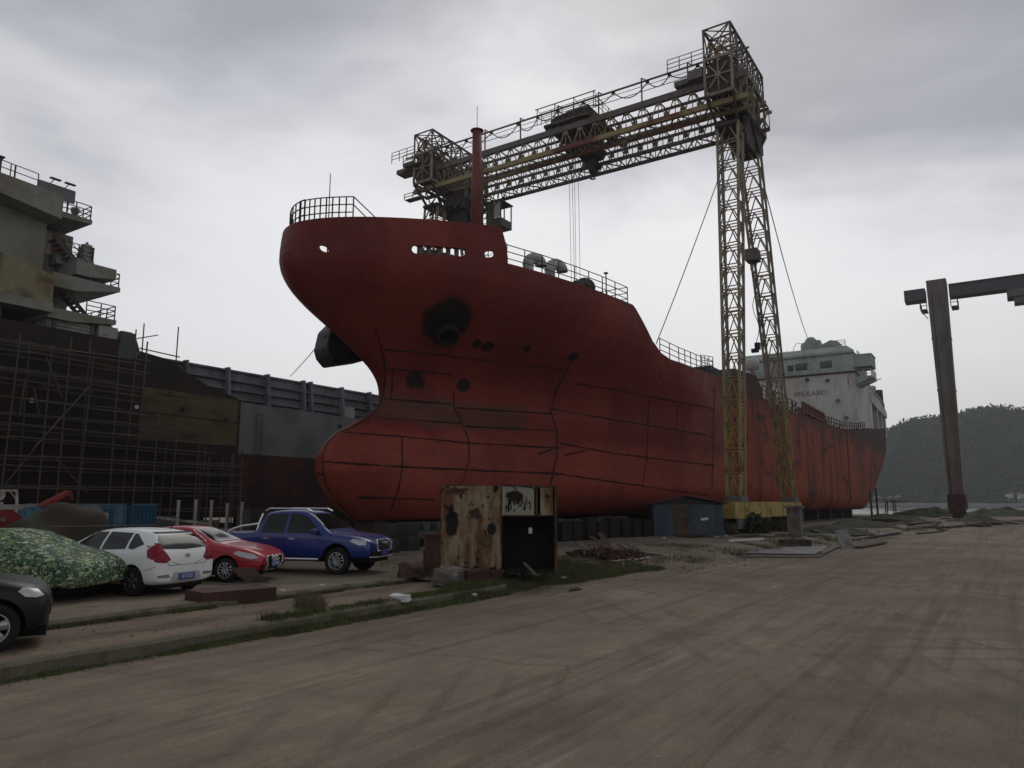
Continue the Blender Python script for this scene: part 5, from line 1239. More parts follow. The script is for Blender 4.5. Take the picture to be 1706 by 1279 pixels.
# ---- blue pickup (front to the road)
def pickup(x,y,rz):
    R=car_root('pickup_truck','shiny dark blue double-cab pickup truck with silver roof rails and roll bar','pickup truck',x,y,0,rz)
    st=[(-2.66,.62,.80,.98,.80,1.06,.70),(-2.62,.50,.86,1.08,.86,1.14,.76),(-2.45,.45,.91,1.10,.90,1.17,.80),(-1.9,.42,.925,1.10,.905,1.17,.82),(-1.25,.40,.93,1.10,.91,1.17,.83),(-1.12,.40,.93,1.11,.91,1.25,.80),(-1.02,.40,.93,1.12,.91,1.70,.68),(-.85,.40,.93,1.12,.91,1.80,.66),(-.2,.40,.93,1.12,.91,1.84,.66),(.35,.40,.93,1.13,.91,1.82,.65),(.62,.40,.93,1.13,.91,1.72,.66),(1.05,.40,.93,1.14,.91,1.38,.73),(1.32,.40,.93,1.12,.91,1.19,.80),(1.6,.40,.935,1.08,.91,1.16,.80),(2.05,.40,.935,1.04,.90,1.12,.78),(2.4,.42,.92,.99,.87,1.06,.74),(2.58,.46,.88,.93,.82,.98,.66),(2.65,.56,.80,.86,.74,.88,.58)]
    b,bv=car_body(R,st,'carblue',[(-1.62,.80),(1.60,.80)],(.47,.42),.30)
    for (wx,s) in ((-1.62,1),(-1.62,-1),(1.60,1),(1.60,-1)): wheel(R,wx,s*.80,.385,.26,s,(6,'twin','rim'))
    for s in (1,-1):
        decal(bv,[(-.93,1.16),(-.84,1.66),(-.72,1.70),(-.16,1.72),(-.16,1.16)],'y','carglass','side_window',R,sgn=s)
        decal(bv,[(-.06,1.16),(-.06,1.72),(.3,1.69),(.52,1.60),(1.0,1.22),(1.0,1.17)],'y','carglass','side_window',R,sgn=s)
        for (a,c,h) in ((-.98,-.14,-.72),(-.08,1.02,.15)):
            d=decal(bv,[(a+.02,.52),(a,1.0),(a,1.1),(c,1.1),(c,.98),(c-(.18 if a>-.5 else 0),.52)],'y','carblue','door',R,off=.007,th=.015,sgn=s)
            mb=MB(); mb.bar((h-.1,s*.955,1.0),(h+.1,s*.955,1.0),.03,.035); mb.build('handle','chrome',d or R,local=True)
        decal(bv,[(2.02,.95),(2.1,1.02),(2.5,.96),(2.52,.84),(2.3,.84)],'y','lamp','headlight',R,off=.01,sgn=s)
        mb=MB(); mb.tube((-.85,s*.62,1.87),(.40,s*.60,1.86),.022); mb.tube((-.85,s*.62,1.87),(-.98,s*.63,1.80),.022); mb.tube((.4,s*.6,1.86),(.58,s*.60,1.78),.022); mb.build('roof_rail','chrome',R,local=True)
        mb=MB(); mb.path([(-1.15,s*.80,1.17),(-1.08,s*.76,1.5),(-1.02,s*.70,1.72)],.035,8); mb.path([(-1.1,s*.77,1.42),(-1.7,s*.78,1.34),(-2.0,s*.79,1.26),(-2.12,s*.8,1.17)],.03,8); mb.build('roll_bar','chrome',R,local=True)
        mb=MB(); mb.tube((-1.15,s*.97,.43),(1.05,s*.97,.43),.035); mb.build('side_step','chrome',R,local=True)
        mb=MB(); mb.box(.85,1.0,min(s*.93,s*1.14),max(s*.93,s*1.14),1.13,1.30); o=mb.build('mirror','carblue',R,local=True); v=o.modifiers.new('b','BEVEL'); v.width=.035; v.segments=3; bake(o)
    # windscreen
    decal(bv,[(.60,-.60),(1.20,-.72),(1.20,.72),(.60,.60)],'z','carglass','windscreen',R,off=.010)
    decal(bv,[(-.6,1.2),(-.5,1.62),(.5,1.62),(.6,1.2)],'x','carglass','rear_window',R,sgn=-1)
    decal(bv,[(-.42,.66),(-.45,.88),(-.36,.97),(.36,.97),(.45,.88),(.42,.66)],'x','blackplastic','grille',R,off=.012,sgn=1)
    strip_tube(bv,[(-.42,.66),(-.46,.88),(-.37,.97),(.37,.97),(.46,.88),(.42,.66),(-.42,.66)],'x',1,.02,'chrome','grille_frame',R,.02)
    for z in (.74,.80): strip_tube(bv,[(-.36,z),(.36,z)],'x',1,.008,'rimdark','grille_bar',R,.02)
    decal(bv,[(-.78,.50),(-.80,.64),(.80,.64),(.78,.50)],'x','blackplastic','bumper_intake',R,off=.008,sgn=1)
    strip_tube(bv,[(-.75,.50),(-.3,.48),(.3,.48),(.75,.50)],'x',1,.022,'chrome','bumper_trim',R,.02)
    for s in (1,-1):
        strip_tube(bv,[(1.25,s*.74),(2.0,s*.74),(2.45,s*.66)],'z',1,.006,'underbody','panel_gap',R,.0); strip_tube(bv,[(2.02,.62),(2.3,.62),(2.6,.66)],'y',s,.005,'underbody','panel_gap',R,.0); strip_tube(bv,[(-.11,.5),(-.11,1.12)],'y',s,.006,'underbody','panel_gap',R,.0)
        decal(bv,[(-1.62-.52,.44),(-1.62-.50,.62),(-1.62-.36,.86),(-1.62,.96),(-1.62+.36,.86),(-1.62+.50,.62),(-1.62+.52,.44),(-1.62+.47,.44),(-1.62+.44,.62),(-1.62+.32,.80),(-1.62,.89),(-1.62-.32,.80),(-1.62-.44,.62),(-1.62-.47,.44)],'y','carblue','fender_lip',R,off=.012,sgn=s)
        decal(bv,[(-2.62,.80),(-2.62,1.05),(-2.50,1.05),(-2.50,.80)],'y','taillamp','tail_light',R,off=.008,sgn=s)
    text_mesh('badge','MAXUS',.11,'chrome',R,(2.70,0,.88),(0,1,0),(0,0,1),.006)
    mb=MB(); mb.box(2.69,2.705,-.22,.22,.55,.69); pl=mb.build('number_plate','plate',R,local=True)
    mb=MB(); mb.box(-2.5,2.5,-.6,.6,.34,.5); mb.build('underbody','underbody',R,local=True)
# ---- red sedan
def sedan(x,y,rz):
    R=car_root('sedan_car','glossy red sedan with four-ring chrome grille parked beside the white hatchback','car',x,y,0,rz)
    st=[(-2.35,.42,.74,.88,.72,.96,.60),(-2.25,.32,.82,.95,.80,1.04,.68),(-1.9,.25,.88,.97,.85,1.07,.70),(-1.55,.22,.90,.97,.87,1.10,.66),(-1.1,.22,.905,.96,.88,1.32,.58),(-.6,.22,.905,.95,.88,1.42,.56),(0,.22,.905,.94,.88,1.43,.56),(.35,.22,.905,.93,.88,1.37,.57),(.8,.22,.905,.92,.88,1.14,.66),(1.1,.22,.905,.91,.87,.99,.74),(1.5,.22,.90,.87,.85,.94,.74),(1.9,.23,.88,.81,.82,.88,.70),(2.15,.26,.84,.75,.76,.80,.62),(2.3,.32,.74,.66,.66,.70,.50),(2.35,.40,.62,.60,.56,.62,.42)]
    b,bv=car_body(R,st,'carred',[(-1.35,.78),(1.42,.78)],(.37,.33),.26)
    for (wx,s) in ((-1.35,1),(-1.35,-1),(1.42,1),(1.42,-1)): wheel(R,wx,s*.775,.315,.22,s,(5,'twin','rim'))
    for s in (1,-1):
        decal(bv,[(-1.25,1.0),(-.85,1.28),(-.4,1.33),(-.4,.98)],'y','carglass','side_window',R,sgn=s); decal(bv,[(-.3,.98),(-.3,1.33),(.15,1.32),(.7,1.0),(.7,.97)],'y','carglass','side_window',R,sgn=s)
        decal(bv,[(1.62,.74),(1.72,.80),(2.12,.72),(2.26,.62),(2.1,.60),(1.8,.66)],'y','lamp','headlight',R,off=.008,sgn=s)
        d=decal(bv,[(-.35,.33),(-.35,.92),(.95,.90),(.95,.6),(.85,.33)],'y','carred','door',R,off=.006,th=.014,sgn=s)
        mb=MB(); mb.box(.55,.68,min(s*.9,s*1.05),max(s*.9,s*1.05),.95,1.07); o=mb.build('mirror','carred',R,local=True); v=o.modifiers.new('b','BEVEL'); v.width=.03; v.segments=3; bake(o)
        strip_tube(bv,[(.2,1.37),(.8,1.03)],'y',s,.014,'chrome','window_trim',R,.004)
    decal(bv,[(.36,-.53),(1.05,-.68),(1.05,.68),(.36,.53)],'z','carglass','windscreen',R,off=.010)
    for s in (1,-1): strip_tube(bv,[(1.1,s*.72),(1.7,s*.70),(2.15,s*.52)],'z',1,.006,'underbody','panel_gap',R,.0); strip_tube(bv,[(1.80,.52),(2.0,.55),(2.28,.53)],'y',s,.005,'underbody','panel_gap',R,.0)
    decal(bv,[(-.38,.36),(-.30,.36),(-.46,.64),(.46,.64),(.34,.28),(-.34,.28)][2:]+[(-.34,.28)][:0],'x','blackplastic','grille',R,off=.012,sgn=1)
    strip_tube(bv,[(-.34,.28),(-.46,.56),(-.44,.65),(.44,.65),(.46,.56),(.34,.28),(-.34,.28)],'x',1,.017,'chrome','grille_frame',R,.02)
    mb=MB()
    for i in range(4):
        c=Vector((2.375,-.14+i*.093,.575)); mb.path([c+Vector((0,math.cos(t)*.06,math.sin(t)*.06)) for t in [2*math.pi*k/14 for k in range(15)]],.009,5)
    mb.build('ring_badge','chrome',R,local=True)
    mb=MB(); mb.box(2.375,2.39,-.22,.22,.37,.51); pl=mb.build('number_plate','plate',R,local=True)
    text_mesh('plate_characters','ETH008',.12,'platetext',pl,(2.395,0,.44),(0,1,0),(0,0,1),.003)
    for s in (1,-1): decal(bv,[(s*.50,.34),(s*.50,.44),(s*.72,.44),(s*.68,.36)],'x','blackplastic','bumper_intake',R,off=.006,sgn=1)
    mb=MB(); mb.box(-2.2,2.0,-.6,.6,.17,.32); mb.build('underbody','underbody',R,local=True)
# ---- white hatchback (rear to the road); local +x is the front
def hatch(x,y,rz):
    R=car_root('hatchback_car','white five-door hatchback seen from behind, between the camouflaged car and the red sedan','car',x,y,0,rz)
    st=[(-2.05,.34,.74,.72,.72,.74,.60),(-2.02,.28,.81,.86,.80,.92,.72),(-1.93,.24,.85,.95,.83,1.04,.70),(-1.80,.22,.86,.98,.83,1.22,.64),(-1.6,.21,.865,.98,.84,1.37,.58),(-1.35,.20,.865,.97,.84,1.41,.56),(-.8,.20,.865,.96,.84,1.455,.56),(-.2,.20,.865,.94,.84,1.46,.56),(.3,.20,.865,.92,.84,1.40,.57),(.75,.20,.865,.90,.84,1.16,.65),(1.1,.20,.86,.88,.83,.99,.72),(1.5,.21,.84,.83,.80,.90,.68),(1.85,.25,.78,.75,.70,.80,.58),(2.03,.34,.6,.66,.54,.70,.42)]
    b,bv=car_body(R,st,'carwhite',[(-1.32,.75),(1.28,.75)],(.36,.33),.25)
    for (wx,s) in ((-1.32,1),(-1.32,-1),(1.28,1),(1.28,-1)): wheel(R,wx,s*.75,.31,.2,s,(5,'star','rimdark'))
    for s in (1,-1):
        decal(bv,[(-1.52,1.12),(-1.15,1.33),(-1.05,1.34),(-1.1,1.03),(-1.25,1.0)],'y','carglass','quarter_window',R,sgn=s)
        decal(bv,[(-1.02,1.01),(-.98,1.35),(-.28,1.37),(-.28,.98)],'y','carglass','side_window',R,sgn=s)
        decal(bv,[(-.20,.98),(-.20,1.37),(.15,1.36),(.35,1.28),(.82,.96)],'y','carglass','side_window',R,sgn=s)
        d=decal(bv,[(-1.0,.55),(-1.02,.94),(-.27,.93),(-.27,.30),(-.85,.30)],'y','carwhite','door',R,off=.006,th=.014,sgn=s); d2=decal(bv,[(-.22,.30),(-.22,.93),(.88,.90),(.88,.5),(.8,.30)],'y','carwhite','door',R,off=.006,th=.014,sgn=s)
        for dd,h in ((d,-.85),(d2,-.1)): mb=MB(); mb.bar((h-.09,s*.875,.82),(h+.09,s*.875,.82),.025,.03); mb.build('handle','carwhite',dd or R,local=True)
        # tail lamp wraps the corner
        decal(bv,[(s*.60,.72),(s*.46,.78),(s*.60,.98),(s*.64,1.14),(s*.84,1.14),(s*.86,.8),(s*.8,.74)],'x','taillamp','tail_light',R,off=.01,sgn=-1)
        decal(bv,[(-1.98,.82),(-1.9,.80),(-1.76,.86),(-1.70,1.0),(-1.78,1.08),(-1.96,1.0)],'y','taillamp','tail_light',R,off=.009,sgn=s)
        decal(bv,[(s*.46,.40),(s*.50,.47),(s*.80,.46),(s*.74,.40)],'x','s2_light','bumper_reflector',R,off=.004,sgn=-1)
        mb=MB(); mb.box(.68,.8,min(s*.86,s*1.0),max(s*.86,s*1.0),.92,1.03); o=mb.build('mirror','carwhite',R,local=True); v=o.modifiers.new('b','BEVEL'); v.width=.03; v.segments=3; bake(o)
    decal(bv,[(-.66,1.02),(-.60,1.20),(-.5,1.31),(.5,1.31),(.60,1.20),(.66,1.02),(0,.99)],'x','carglass','rear_window',R,off=.008,sgn=-1)
    decal(bv,[(.36,-.53),(1.0,-.66),(1.0,.66),(.36,.53)],'z','carglass','windscreen',R,off=.010)
    strip_tube(bv,[(-.44,.74),(-.2,.66),(.2,.66),(.44,.74)],'x',-1,.006,'s2_light','tailgate_seam',R,.001)
    strip_tube(bv,[(-.62,1.0),(-.60,.80),(-.50,.66),(.50,.66),(.60,.80),(.62,1.0)],'x',-1,.006,'underbody','panel_gap',R,.0)
    for s in (1,-1): strip_tube(bv,[(-1.7,.56),(-1.85,.60),(-2.0,.66)],'y',s,.005,'underbody','panel_gap',R,.0)
    decal(bv,[(-.50,1.335),(.50,1.335),(.47,1.375),(-.47,1.375)],'x','blackplastic','roof_trim',R,off=.006,sgn=-1)
    decal(bv,[(-.36,.30),(-.44,.34),(-.36,.50),(.36,.50),(.44,.34),(.36,.30)],'x','bumperwhite','plate_recess',R,off=.003,sgn=-1)
    mb=MB(); mb.path([(-2.055,.06*math.cos(t),.86+.035*math.sin(t)) for t in [2*math.pi*k/12 for k in range(13)]],.008,5); mb.bar((-2.055,-.03,.835),(-2.055,.03,.885),.01); mb.build('badge','rimdark',R,local=True)
    l,_,_,_=bv.ray_cast(Vector((-5,0,.4)),Vector((1,0,0)))
    mb=MB(); xx=l.x-.02; mb.box(xx-.015,xx,-.22,.22,.33,.47); pl=mb.build('number_plate','plate',R,local=True)
    text_mesh('plate_characters','BT605',.12,'platetext',pl,(xx-.02,0,.40),(0,-1,0),(0,0,1),.003)
    mb=MB(); mb.tube((-1.45,0,1.44),(-1.55,0,1.52),.012); mb.build('aerial','blackplastic',R,local=True)
    mb=MB(); mb.box(-1.9,1.8,-.6,.6,.15,.3); mb.build('underbody','underbody',R,local=True)
# ---- black car at the left edge
def blackcar(x,y,rz):
    R=car_root('black_car','black car cut off by the left edge, only its front wheel and headlamp showing','car',x,y,-.12,rz)
    st=[(-2.2,.4,.78,.9,.76,1.0,.6),(-2.0,.26,.86,.98,.84,1.1,.66),(-1.5,.22,.90,1.0,.87,1.4,.60),(-.6,.22,.91,.98,.88,1.55,.58),(.1,.22,.91,.97,.88,1.52,.58),(.5,.22,.91,.96,.88,1.36,.62),(.95,.22,.91,.95,.88,1.08,.74),(1.4,.22,.90,.92,.87,1.02,.76),(1.74,.23,.87,.86,.82,.95,.70),(1.93,.26,.80,.78,.74,.86,.60),(2.03,.34,.64,.66,.58,.72,.46)]
    b,bv=car_body(R,st,'carblack',[(-1.35,.78),(1.33,.78)],(.41,.36),.27)
    for (wx,s) in ((-1.35,1),(-1.35,-1),(1.33,1),(1.33,-1)): wheel(R,wx,s*.79,.345,.23,s,(5,'star','rim'))
    for s in (1,-1):
        decal(bv,[(1.60,.85),(1.66,.90),(1.84,.86),(1.93,.77),(1.84,.75),(1.70,.77)],'y','lamp','headlight',R,off=.008,sgn=s)
        decal(bv,[(-.9,1.02),(-.7,1.40),(.1,1.42),(.6,1.10),(.75,1.0)],'y','carglass','side_window',R,sgn=s)
        d=decal(bv,[(-.2,.33),(-.2,.94),(.88,.92),(.88,.6),(.8,.33)],'y','carblack','door',R,off=.006,th=.014,sgn=s)
    decal(bv,[(.45,-.55),(1.1,-.7),(1.1,.7),(.45,.55)],'z','carglass','windscreen',R,off=.010)
    decal(bv,[(-.4,.45),(-.4,.62),(.4,.62),(.4,.45)],'x','blackplastic','grille',R,off=.01,sgn=1)
    mb=MB(); mb.box(-2,2,-.6,.6,.17,.32); mb.build('underbody','underbody',R,local=True)
# ---- car under a camouflage cover
def covered(x,y,rz):
    R=car_root('covered_car','parked car wrapped in a green and white camouflage-print cloth cover','car',x,y,0,rz)
    st=[(-2.3,.34,.80,.72,.74,.80,.5),(-2.2,.28,.92,.86,.84,.92,.68),(-1.8,.26,.98,.98,.90,1.08,.70),(-1.3,.26,1.0,1.0,.92,1.32,.64),(-.7,.26,1.0,1.0,.93,1.46,.60),(0,.26,1.0,1.0,.93,1.48,.60),(.5,.26,1.0,1.0,.93,1.36,.62),(1.0,.26,1.0,.98,.92,1.12,.70),(1.5,.26,1.0,.93,.90,1.0,.72),(1.95,.28,.97,.85,.84,.90,.66),(2.25,.30,.88,.74,.74,.78,.54),(2.34,.36,.74,.62,.62,.66,.42)]
    mb=loft(st); o=mb.build('cover','camo',R,True,local=True); s_=o.modifiers.new('s','SUBSURF'); s_.levels=3; s_.render_levels=3; bake(o)
    for v in o.data.vertices:
        c=v.co; k=max(0,min(1,(1.1-c.z)/.7)); n_=mnoise.noise(Vector((c.x*2.2,c.y*2.2,c.z*.7)))*.10*k+mnoise.noise(c*6)*.018+(abs(mnoise.noise(Vector((c.x*4.5,c.y*4.5,c.z*.35))))-.2)*.13*k+abs(mnoise.noise(Vector((c.x*2.5+c.z*2,c.y*2.5-c.z*1.5,3))))*.05-.01
        d=Vector((c.x*.25,c.y,max(0,c.z-.8)*.6)); d=d.normalized() if d.length>0 else Vector((0,0,1)); v.co=c+d*n_
        if c.z<.36: v.co.z+=mnoise.noise(Vector((c.x*1.5,c.y*1.5,9)))*.07
    for (wx,s) in ((-1.35,1),(-1.35,-1),(1.4,1),(1.4,-1)): 
        mb=MB(); mb.lathe((wx,s*.70,.31),(0,s,0),[(-.1,.05),(-.1,.30),(-.08,.31),(.08,.31),(.1,.30),(.1,.05)],24); mb.build('wheel','tyre',R,True,local=True)
    mb=MB(); mb.box(-1.9,1.9,-.66,.66,.16,.4); mb.build('underbody','underbody',R,local=True)
HD=-math.pi/2
pickup(PK[0],PK[1],HD+PK[2]); sedan(SD[0],SD[1],HD+SD[2]); hatch(HT[0],HT[1],math.pi/2+HT[2]); covered(CV[0],CV[1],HD+CV[2]); blackcar(BK[0],BK[1],HD+BK[2])
# ================================================================ yard objects
def rnd(a,b): return random.uniform(a,b)
# rusted steel cabin
FD=22.3; FW=Vector((CA,SA,0)); RT=Vector((SA,-CA,0))
cbn=thing('rusted_steel_cabin','tall rust-streaked cream steel cabin open at the right, standing in the grass before the bow','cabin',tuple(FW*FD),AZ-math.pi/2)
YCB=0.0
def cp(px,py):
    d=ray(px,py); p=CAM+d*(FD/d.dot(FW)); return Vector((p.dot(RT),0,p.z))
A=cp(735,860); B=cp(835,860); C_=cp(928,860)
x0,x1,x2=A.x,B.x,C_.x; zt=cp(780,809).z; zb=.1; dY=1.5
mb=MB(); n=26; vs=[]
for i in range(n+1):
    for j in range(15):
        x=x0+(x1-x0)*i/n; z=zb+(zt-zb)*j/14
        if j==0: z+=abs(mnoise.noise(Vector((x*2.5,0,0))))*.35
        vs.append((x,YCB-.03*math.sin(i*math.pi*2/6.5)*0+noisez(x*4,z*4,1,.02),z))
fs=[(i*15+j,(i+1)*15+j,(i+1)*15+j+1,i*15+j+1) for i in range(n) for j in range(14)]
mb.add(vs,fs); o=mb.build('front_panel','cabinrust',cbn,local=True); sd_=o.modifiers.new('s','SOLIDIFY'); sd_.thickness=.05; sd_.offset=1; bake(o)
for (px,py,r) in ((819,881,.13),(811,900,.16)):
    p=cp(px,py); mb=MB(); mb.lathe((p.x,YCB-.04,p.z),(0,1,0),[(0,.01),(0,r*.9),(.03,r)],20)
    mb.v=[Vector((v.x,v.y,p.z+(v.z-p.z)*(1.35 if r<.15 else 1.15))) for v in mb.v]; mb.build('round_patch','cabindark' if r<.15 else 's2_olive',cbn,local=True)
def blotch(px,py,rx,rz_,seed,m='stain',nm='burnt_patch',yy=None):
    p=cp(px,py); random.seed(seed); poly=[]
    for k in range(22):
        t=2*math.pi*k/22; q=1+mnoise.noise(Vector((math.cos(t)*1.6+seed,math.sin(t)*1.6,0)))*.75; poly.append((p.x+rx*q*math.cos(t),YCB-.045,p.z+rz_*q*math.sin(t)))
    mb=MB(); mb.prism(poly,(0,.02,0)); mb.build(nm,m,cbn,local=True)
blotch(753,872,.24,.36,3); blotch(752,852,.08,.2,8); blotch(763,817,.26,.10,5,'rust'); blotch(826,814,.09,.1,6); blotch(791,855,.13,.17,7,'cabinside','rust_patch'); blotch(745,862,.07,.12,12,'rust')
# lintel plates over the opening, right jamb, back and side walls
p=cp(835,858); zl=p.z
jx=cp(891,830).x
mb=MB(); mb.box(x1+.03,jx-.02,YCB-.02,YCB+.03,zl,zt-.02); sg=mb.build('sign_panel','cabinpale',cbn,local=True)
mb=MB(); mb.box(jx+.16,x2-.12,YCB-.015,YCB+.03,zl,zt-.06); mb.build('rusty_panel','cabinrust',cbn,local=True)
mb=MB(); mb.bar((x2-.04,YCB,zb),(x2-.04,YCB,zt-.02),.09,.08); mb.bar((x1,YCB+.03,zb),(x1,YCB+.03,zt),.06,.06); mb.bar((x0,YCB+.04,zb),(x0,YCB+.04,zt),.06,.06); mb.bar((x0,YCB+.05,zt),(x2,YCB+.05,zt-.04),.08,.06); mb.bar((x1,YCB+.08,zl),(x2,YCB+.08,zl),.08,.08); mb.bar((jx+.05,YCB+.02,zl),(jx+.05,YCB+.02,zt),.1,.05); mb.build('frame','cabinside',cbn,local=True)
mb=MB(); mb.box(x0,x0+.05,YCB+.06,YCB+dY,zb,zt-.02); mb.box(x2-.05,x2,YCB+.06,YCB+dY,zb,zt-.04); mb.box(x0+.05,x2-.05,YCB+dY-.05,YCB+dY,zb-.1,zt-.03); mb.build('wall','cabindark',cbn,local=True)
mb=MB(); mb.prism([(x0,YCB+.02,zt-.01),(x2,YCB+.02,zt-.05),(x2,YCB+.02,zt),(x1+.6,YCB+.02,zt+.02),(x0,YCB+.02,zt+.03)],(0,dY,0)); mb.build('roof','cabinside',cbn,local=True)
mb=MB(); mb.box(x1+.06,x2-.06,YCB+.1,YCB+dY-.1,.02,.12); mb.build('inner_plate','cabindark',cbn,local=True)
random.seed(31)
mb=MB()
for k in range(26):
    x=rnd(x1+.12,jx-.15); z=rnd(zl+.08,zl+.38); mb.box(x,x+rnd(.015,.05),YCB-.028,YCB-.018,z,z+rnd(.05,.22))
mb.build('faded_writing','stain',sg,local=True)
p=cp(857,826); mb=MB(); poly=[]
for k in range(18):
    t=2*math.pi*k/18; q=1+mnoise.noise(Vector((math.cos(t)*2,math.sin(t)*2,4)))*.8; poly.append((p.x+.25*q*math.cos(t),YCB-.10,p.z+.16*q*math.sin(t)))
mb.prism(poly,(0,.09,0)); mb.build('torn_rag','stain',cbn,local=True)
mb=MB(); mb.path([(x1+.1,YCB-.02,zt+.01),(p.x-.2,YCB-.04,zt+.04),(p.x,YCB-.08,zt-.03),(p.x+.08,YCB-.1,p.z+.1)],.018,6); mb.path([(p.x+.1,YCB-.05,zt),(p.x+.5,YCB-.05,zt-.04),(jx,YCB-.02,zt-.08)],.02,6); mb.build('cable','blackplastic',cbn,local=True)
q=cp(884,884); mb=MB(); mb.box(q.x-.05,q.x+.05,YCB+.3,YCB+.33,q.z-.09,q.z+.08); mb.build('pale_tag','litter',cbn,local=True)
bx=thing('steel_box','dark rusty steel box pressed against the left side of the cream cabin','steel box',tuple(FW*(FD-.1)+RT*(x0-.24)),AZ-math.pi/2)
mb=MB(); mb.box(-.21,.21,.05,.95,0,1.1); mb.build('box_body','cabinside',bx,local=True); mb=MB(); mb.box(-.26,.24,0,1.0,1.1,1.16); mb.build('box_lid','rust',bx,local=True)
# leaning pale plank in the opening
mb=MB(); a=cp(873,937); b=cp(893,957); w_=lambda p,o:FW*(FD+o)+RT*p.x; mb.bar(w_(a,-.1)+Vector((0,0,a.z)),w_(b,-.5)+Vector((0,0,.0)),.1,.04); single(mb,'plank','board','pale plank leaning in the opening of the cream cabin','plank',rc=False)
def onground(x,y,z=None):
    d=ray(x,y); zz=0 if z is None else z
    for _ in range(12 if z is None else 1):
        p=CAM+d*((zz-CZ)/d.z); 
        if z is None: zz=.5*zz+.5*gz(p.x,p.y)
    return p
def rock(px,py,sx,sy,sz,seed,label,m='concrete',grp=None,z0=None,nm='concrete_lump',rz=0,cat='concrete lump'):
    p=onground(px,py,z0); z0=p.z; bm=bmesh.new(); bmesh.ops.create_cube(bm,size=1); bmesh.ops.subdivide_edges(bm,edges=bm.edges,cuts=4,use_grid_fill=True)
    for v in bm.verts: v.co=Vector((v.co.x*sx,v.co.y*sy,v.co.z*sz))+Vector([mnoise.noise(v.co*2+Vector((seed,k*5,0))) for k in range(3)])*min(sx,sy,sz)*.28
    me=bpy.data.meshes.new(nm); bm.to_mesh(me); bm.free(); me.materials.append(M[m])
    o=bpy.data.objects.new(nm,me); COL.objects.link(o); mz=min(v.co.z for v in me.vertices); me.transform(Matrix.Translation((0,0,-mz))); o.location=(p.x+.3*CA*sy,p.y+.3*SA*sy,z0-.02); o.rotation_euler=(0,0,rz); tag(o,label,cat,grp); return o
rock(683,966,.55,.6,.42,1,'angular reddish-brown concrete lump left of the cream cabin','brown_board',rz=.4)
rock(747,977,.75,.55,.42,2,'square grey concrete lump at the foot of the cream cabin, lower left corner','concrete',rz=.2)
rock(780,972,1.0,.7,.35,3,'dark low lump under the broken lower edge of the cream cabin','rust')
rock(820,970,.45,.4,.3,4,'small dark lump under the right end of the cream panel','rust')
rock(722,952,.4,.5,.55,9,'dark reddish block between the steel box and the square concrete lump','cabinside')
# folded rusty plate trough on the pavement
tp=[onground(*q,z) for q,z in (((338,1012),-.1),((460,998),-.1))]
mb=MB(); a,b=tp; d=(b-a).normalized(); bk=Vector((-d.y,d.x,0)); up=Vector((0,0,1))
mb.prism([a,b,b+up*.24,a+up*.27],bk*.03); mb.prism([a+up*.27,b+up*.24,b+bk*.75+up*.27,a+bk*.7+up*.29],up*.02); mb.prism([a+bk*.7,b+bk*.75,b+bk*.75+up*.27,a+bk*.7+up*.29],bk*.03); mb.prism([a,a+bk*.7,a+bk*.7+up*.29,a+up*.27],-d*.02)
single(mb,'steel_trough','redplate','low red-brown steel plate box lying on the pavement before the red sedan','steel box')
mb=MB(); p=onground(455,960); q=[onground(425,985),onground(463,985)]; mb.prism([(q[0].x,q[0].y+.3,.18),(q[1].x,q[1].y+.3,.18),(q[1].x-.15,q[1].y+.7,.50),(q[0].x-.2,q[0].y+.7,.50)],(0,.03,.02)); single(mb,'leaning_plate','brown_board','brown sheet leaning from the steel box toward the red sedan bumper','sheet')
# blue shed under the hull
sh=thing('blue_shed','small blue corrugated shed with dark low-pitched roof beside the hull','shed',(46.5,17.2,0))
a=onground(1085,894); b=onground(1205,892); 
a=Vector((45.2,18.9,0)); b=Vector((47.3,15.1,0)); d=(b-a).normalized(); nrm=Vector((d.y,-d.x,0)); L_=(b-a).length
if nrm.dot(a)>0: nrm=-nrm
bkv=-nrm*2.6
def sheet(p,q,h0,h1,m,nm,par_,pitch=.16,z0=0):
    mb=MB(); dd=(q-p); n=max(4,int(dd.length/pitch)*2); u=dd.normalized(); nv=Vector((u.y,-u.x,0))
    for i in range(n+1):
        t=i/n; c=p+dd*t+nv*(.018 if i%2 else -.018); h=h0+(h1-h0)*t; mb.v+=[Vector((c.x,c.y,z0)),Vector((c.x,c.y,h))]
    mb.f=[(2*i,2*i+2,2*i+3,2*i+1) for i in range(n)]; return mb.build(nm,m,par_)
sheet(a,a+d*L_*.30,1.95,2.0,'blueshed','wall_sheet',sh); sheet(a+d*L_*.52,b,2.0,1.95,'blueshed','wall_sheet',sh); sheet(a,a+bkv,2.0,2.0,'blueshed','wall_sheet',sh); sheet(b,b+bkv,2.0,2.0,'blueshed','wall_sheet',sh); sheet(a+bkv,b+bkv,2.0,2.0,'blueshed','wall_sheet',sh)
mb=MB(); p=a+d*L_*.30; q=a+d*L_*.52; mb.prism([p+nrm*.03,q+nrm*.03,q+nrm*.03+up*1.98,p+nrm*.03+up*1.98],nrm*-.05); mb.build('door','brown_board',sh)
mb=MB(); r=a+d*L_*.46; e=.35
A1=a-d*e+nrm*e+up*2.0; B1=b+d*e+nrm*e+up*2.02; R1=r+nrm*e+up*2.48; th=up*.06
for P_,Q_ in ((A1,R1),(R1,B1)): mb.prism([P_,Q_,Q_+bkv-nrm*e,P_+bkv-nrm*e],th)
mb.prism([a+up*2.0,b+up*2.0,r+up*2.42],nrm*-.03); mb.build('roof','shedroof',sh)
mb=MB(); c=a+d*L_*.68+up*1.05+nrm*.06; mb.bar(c,c+d*.45+up*.05,.04,.16); mb.build('pale_notice','litter',sh)
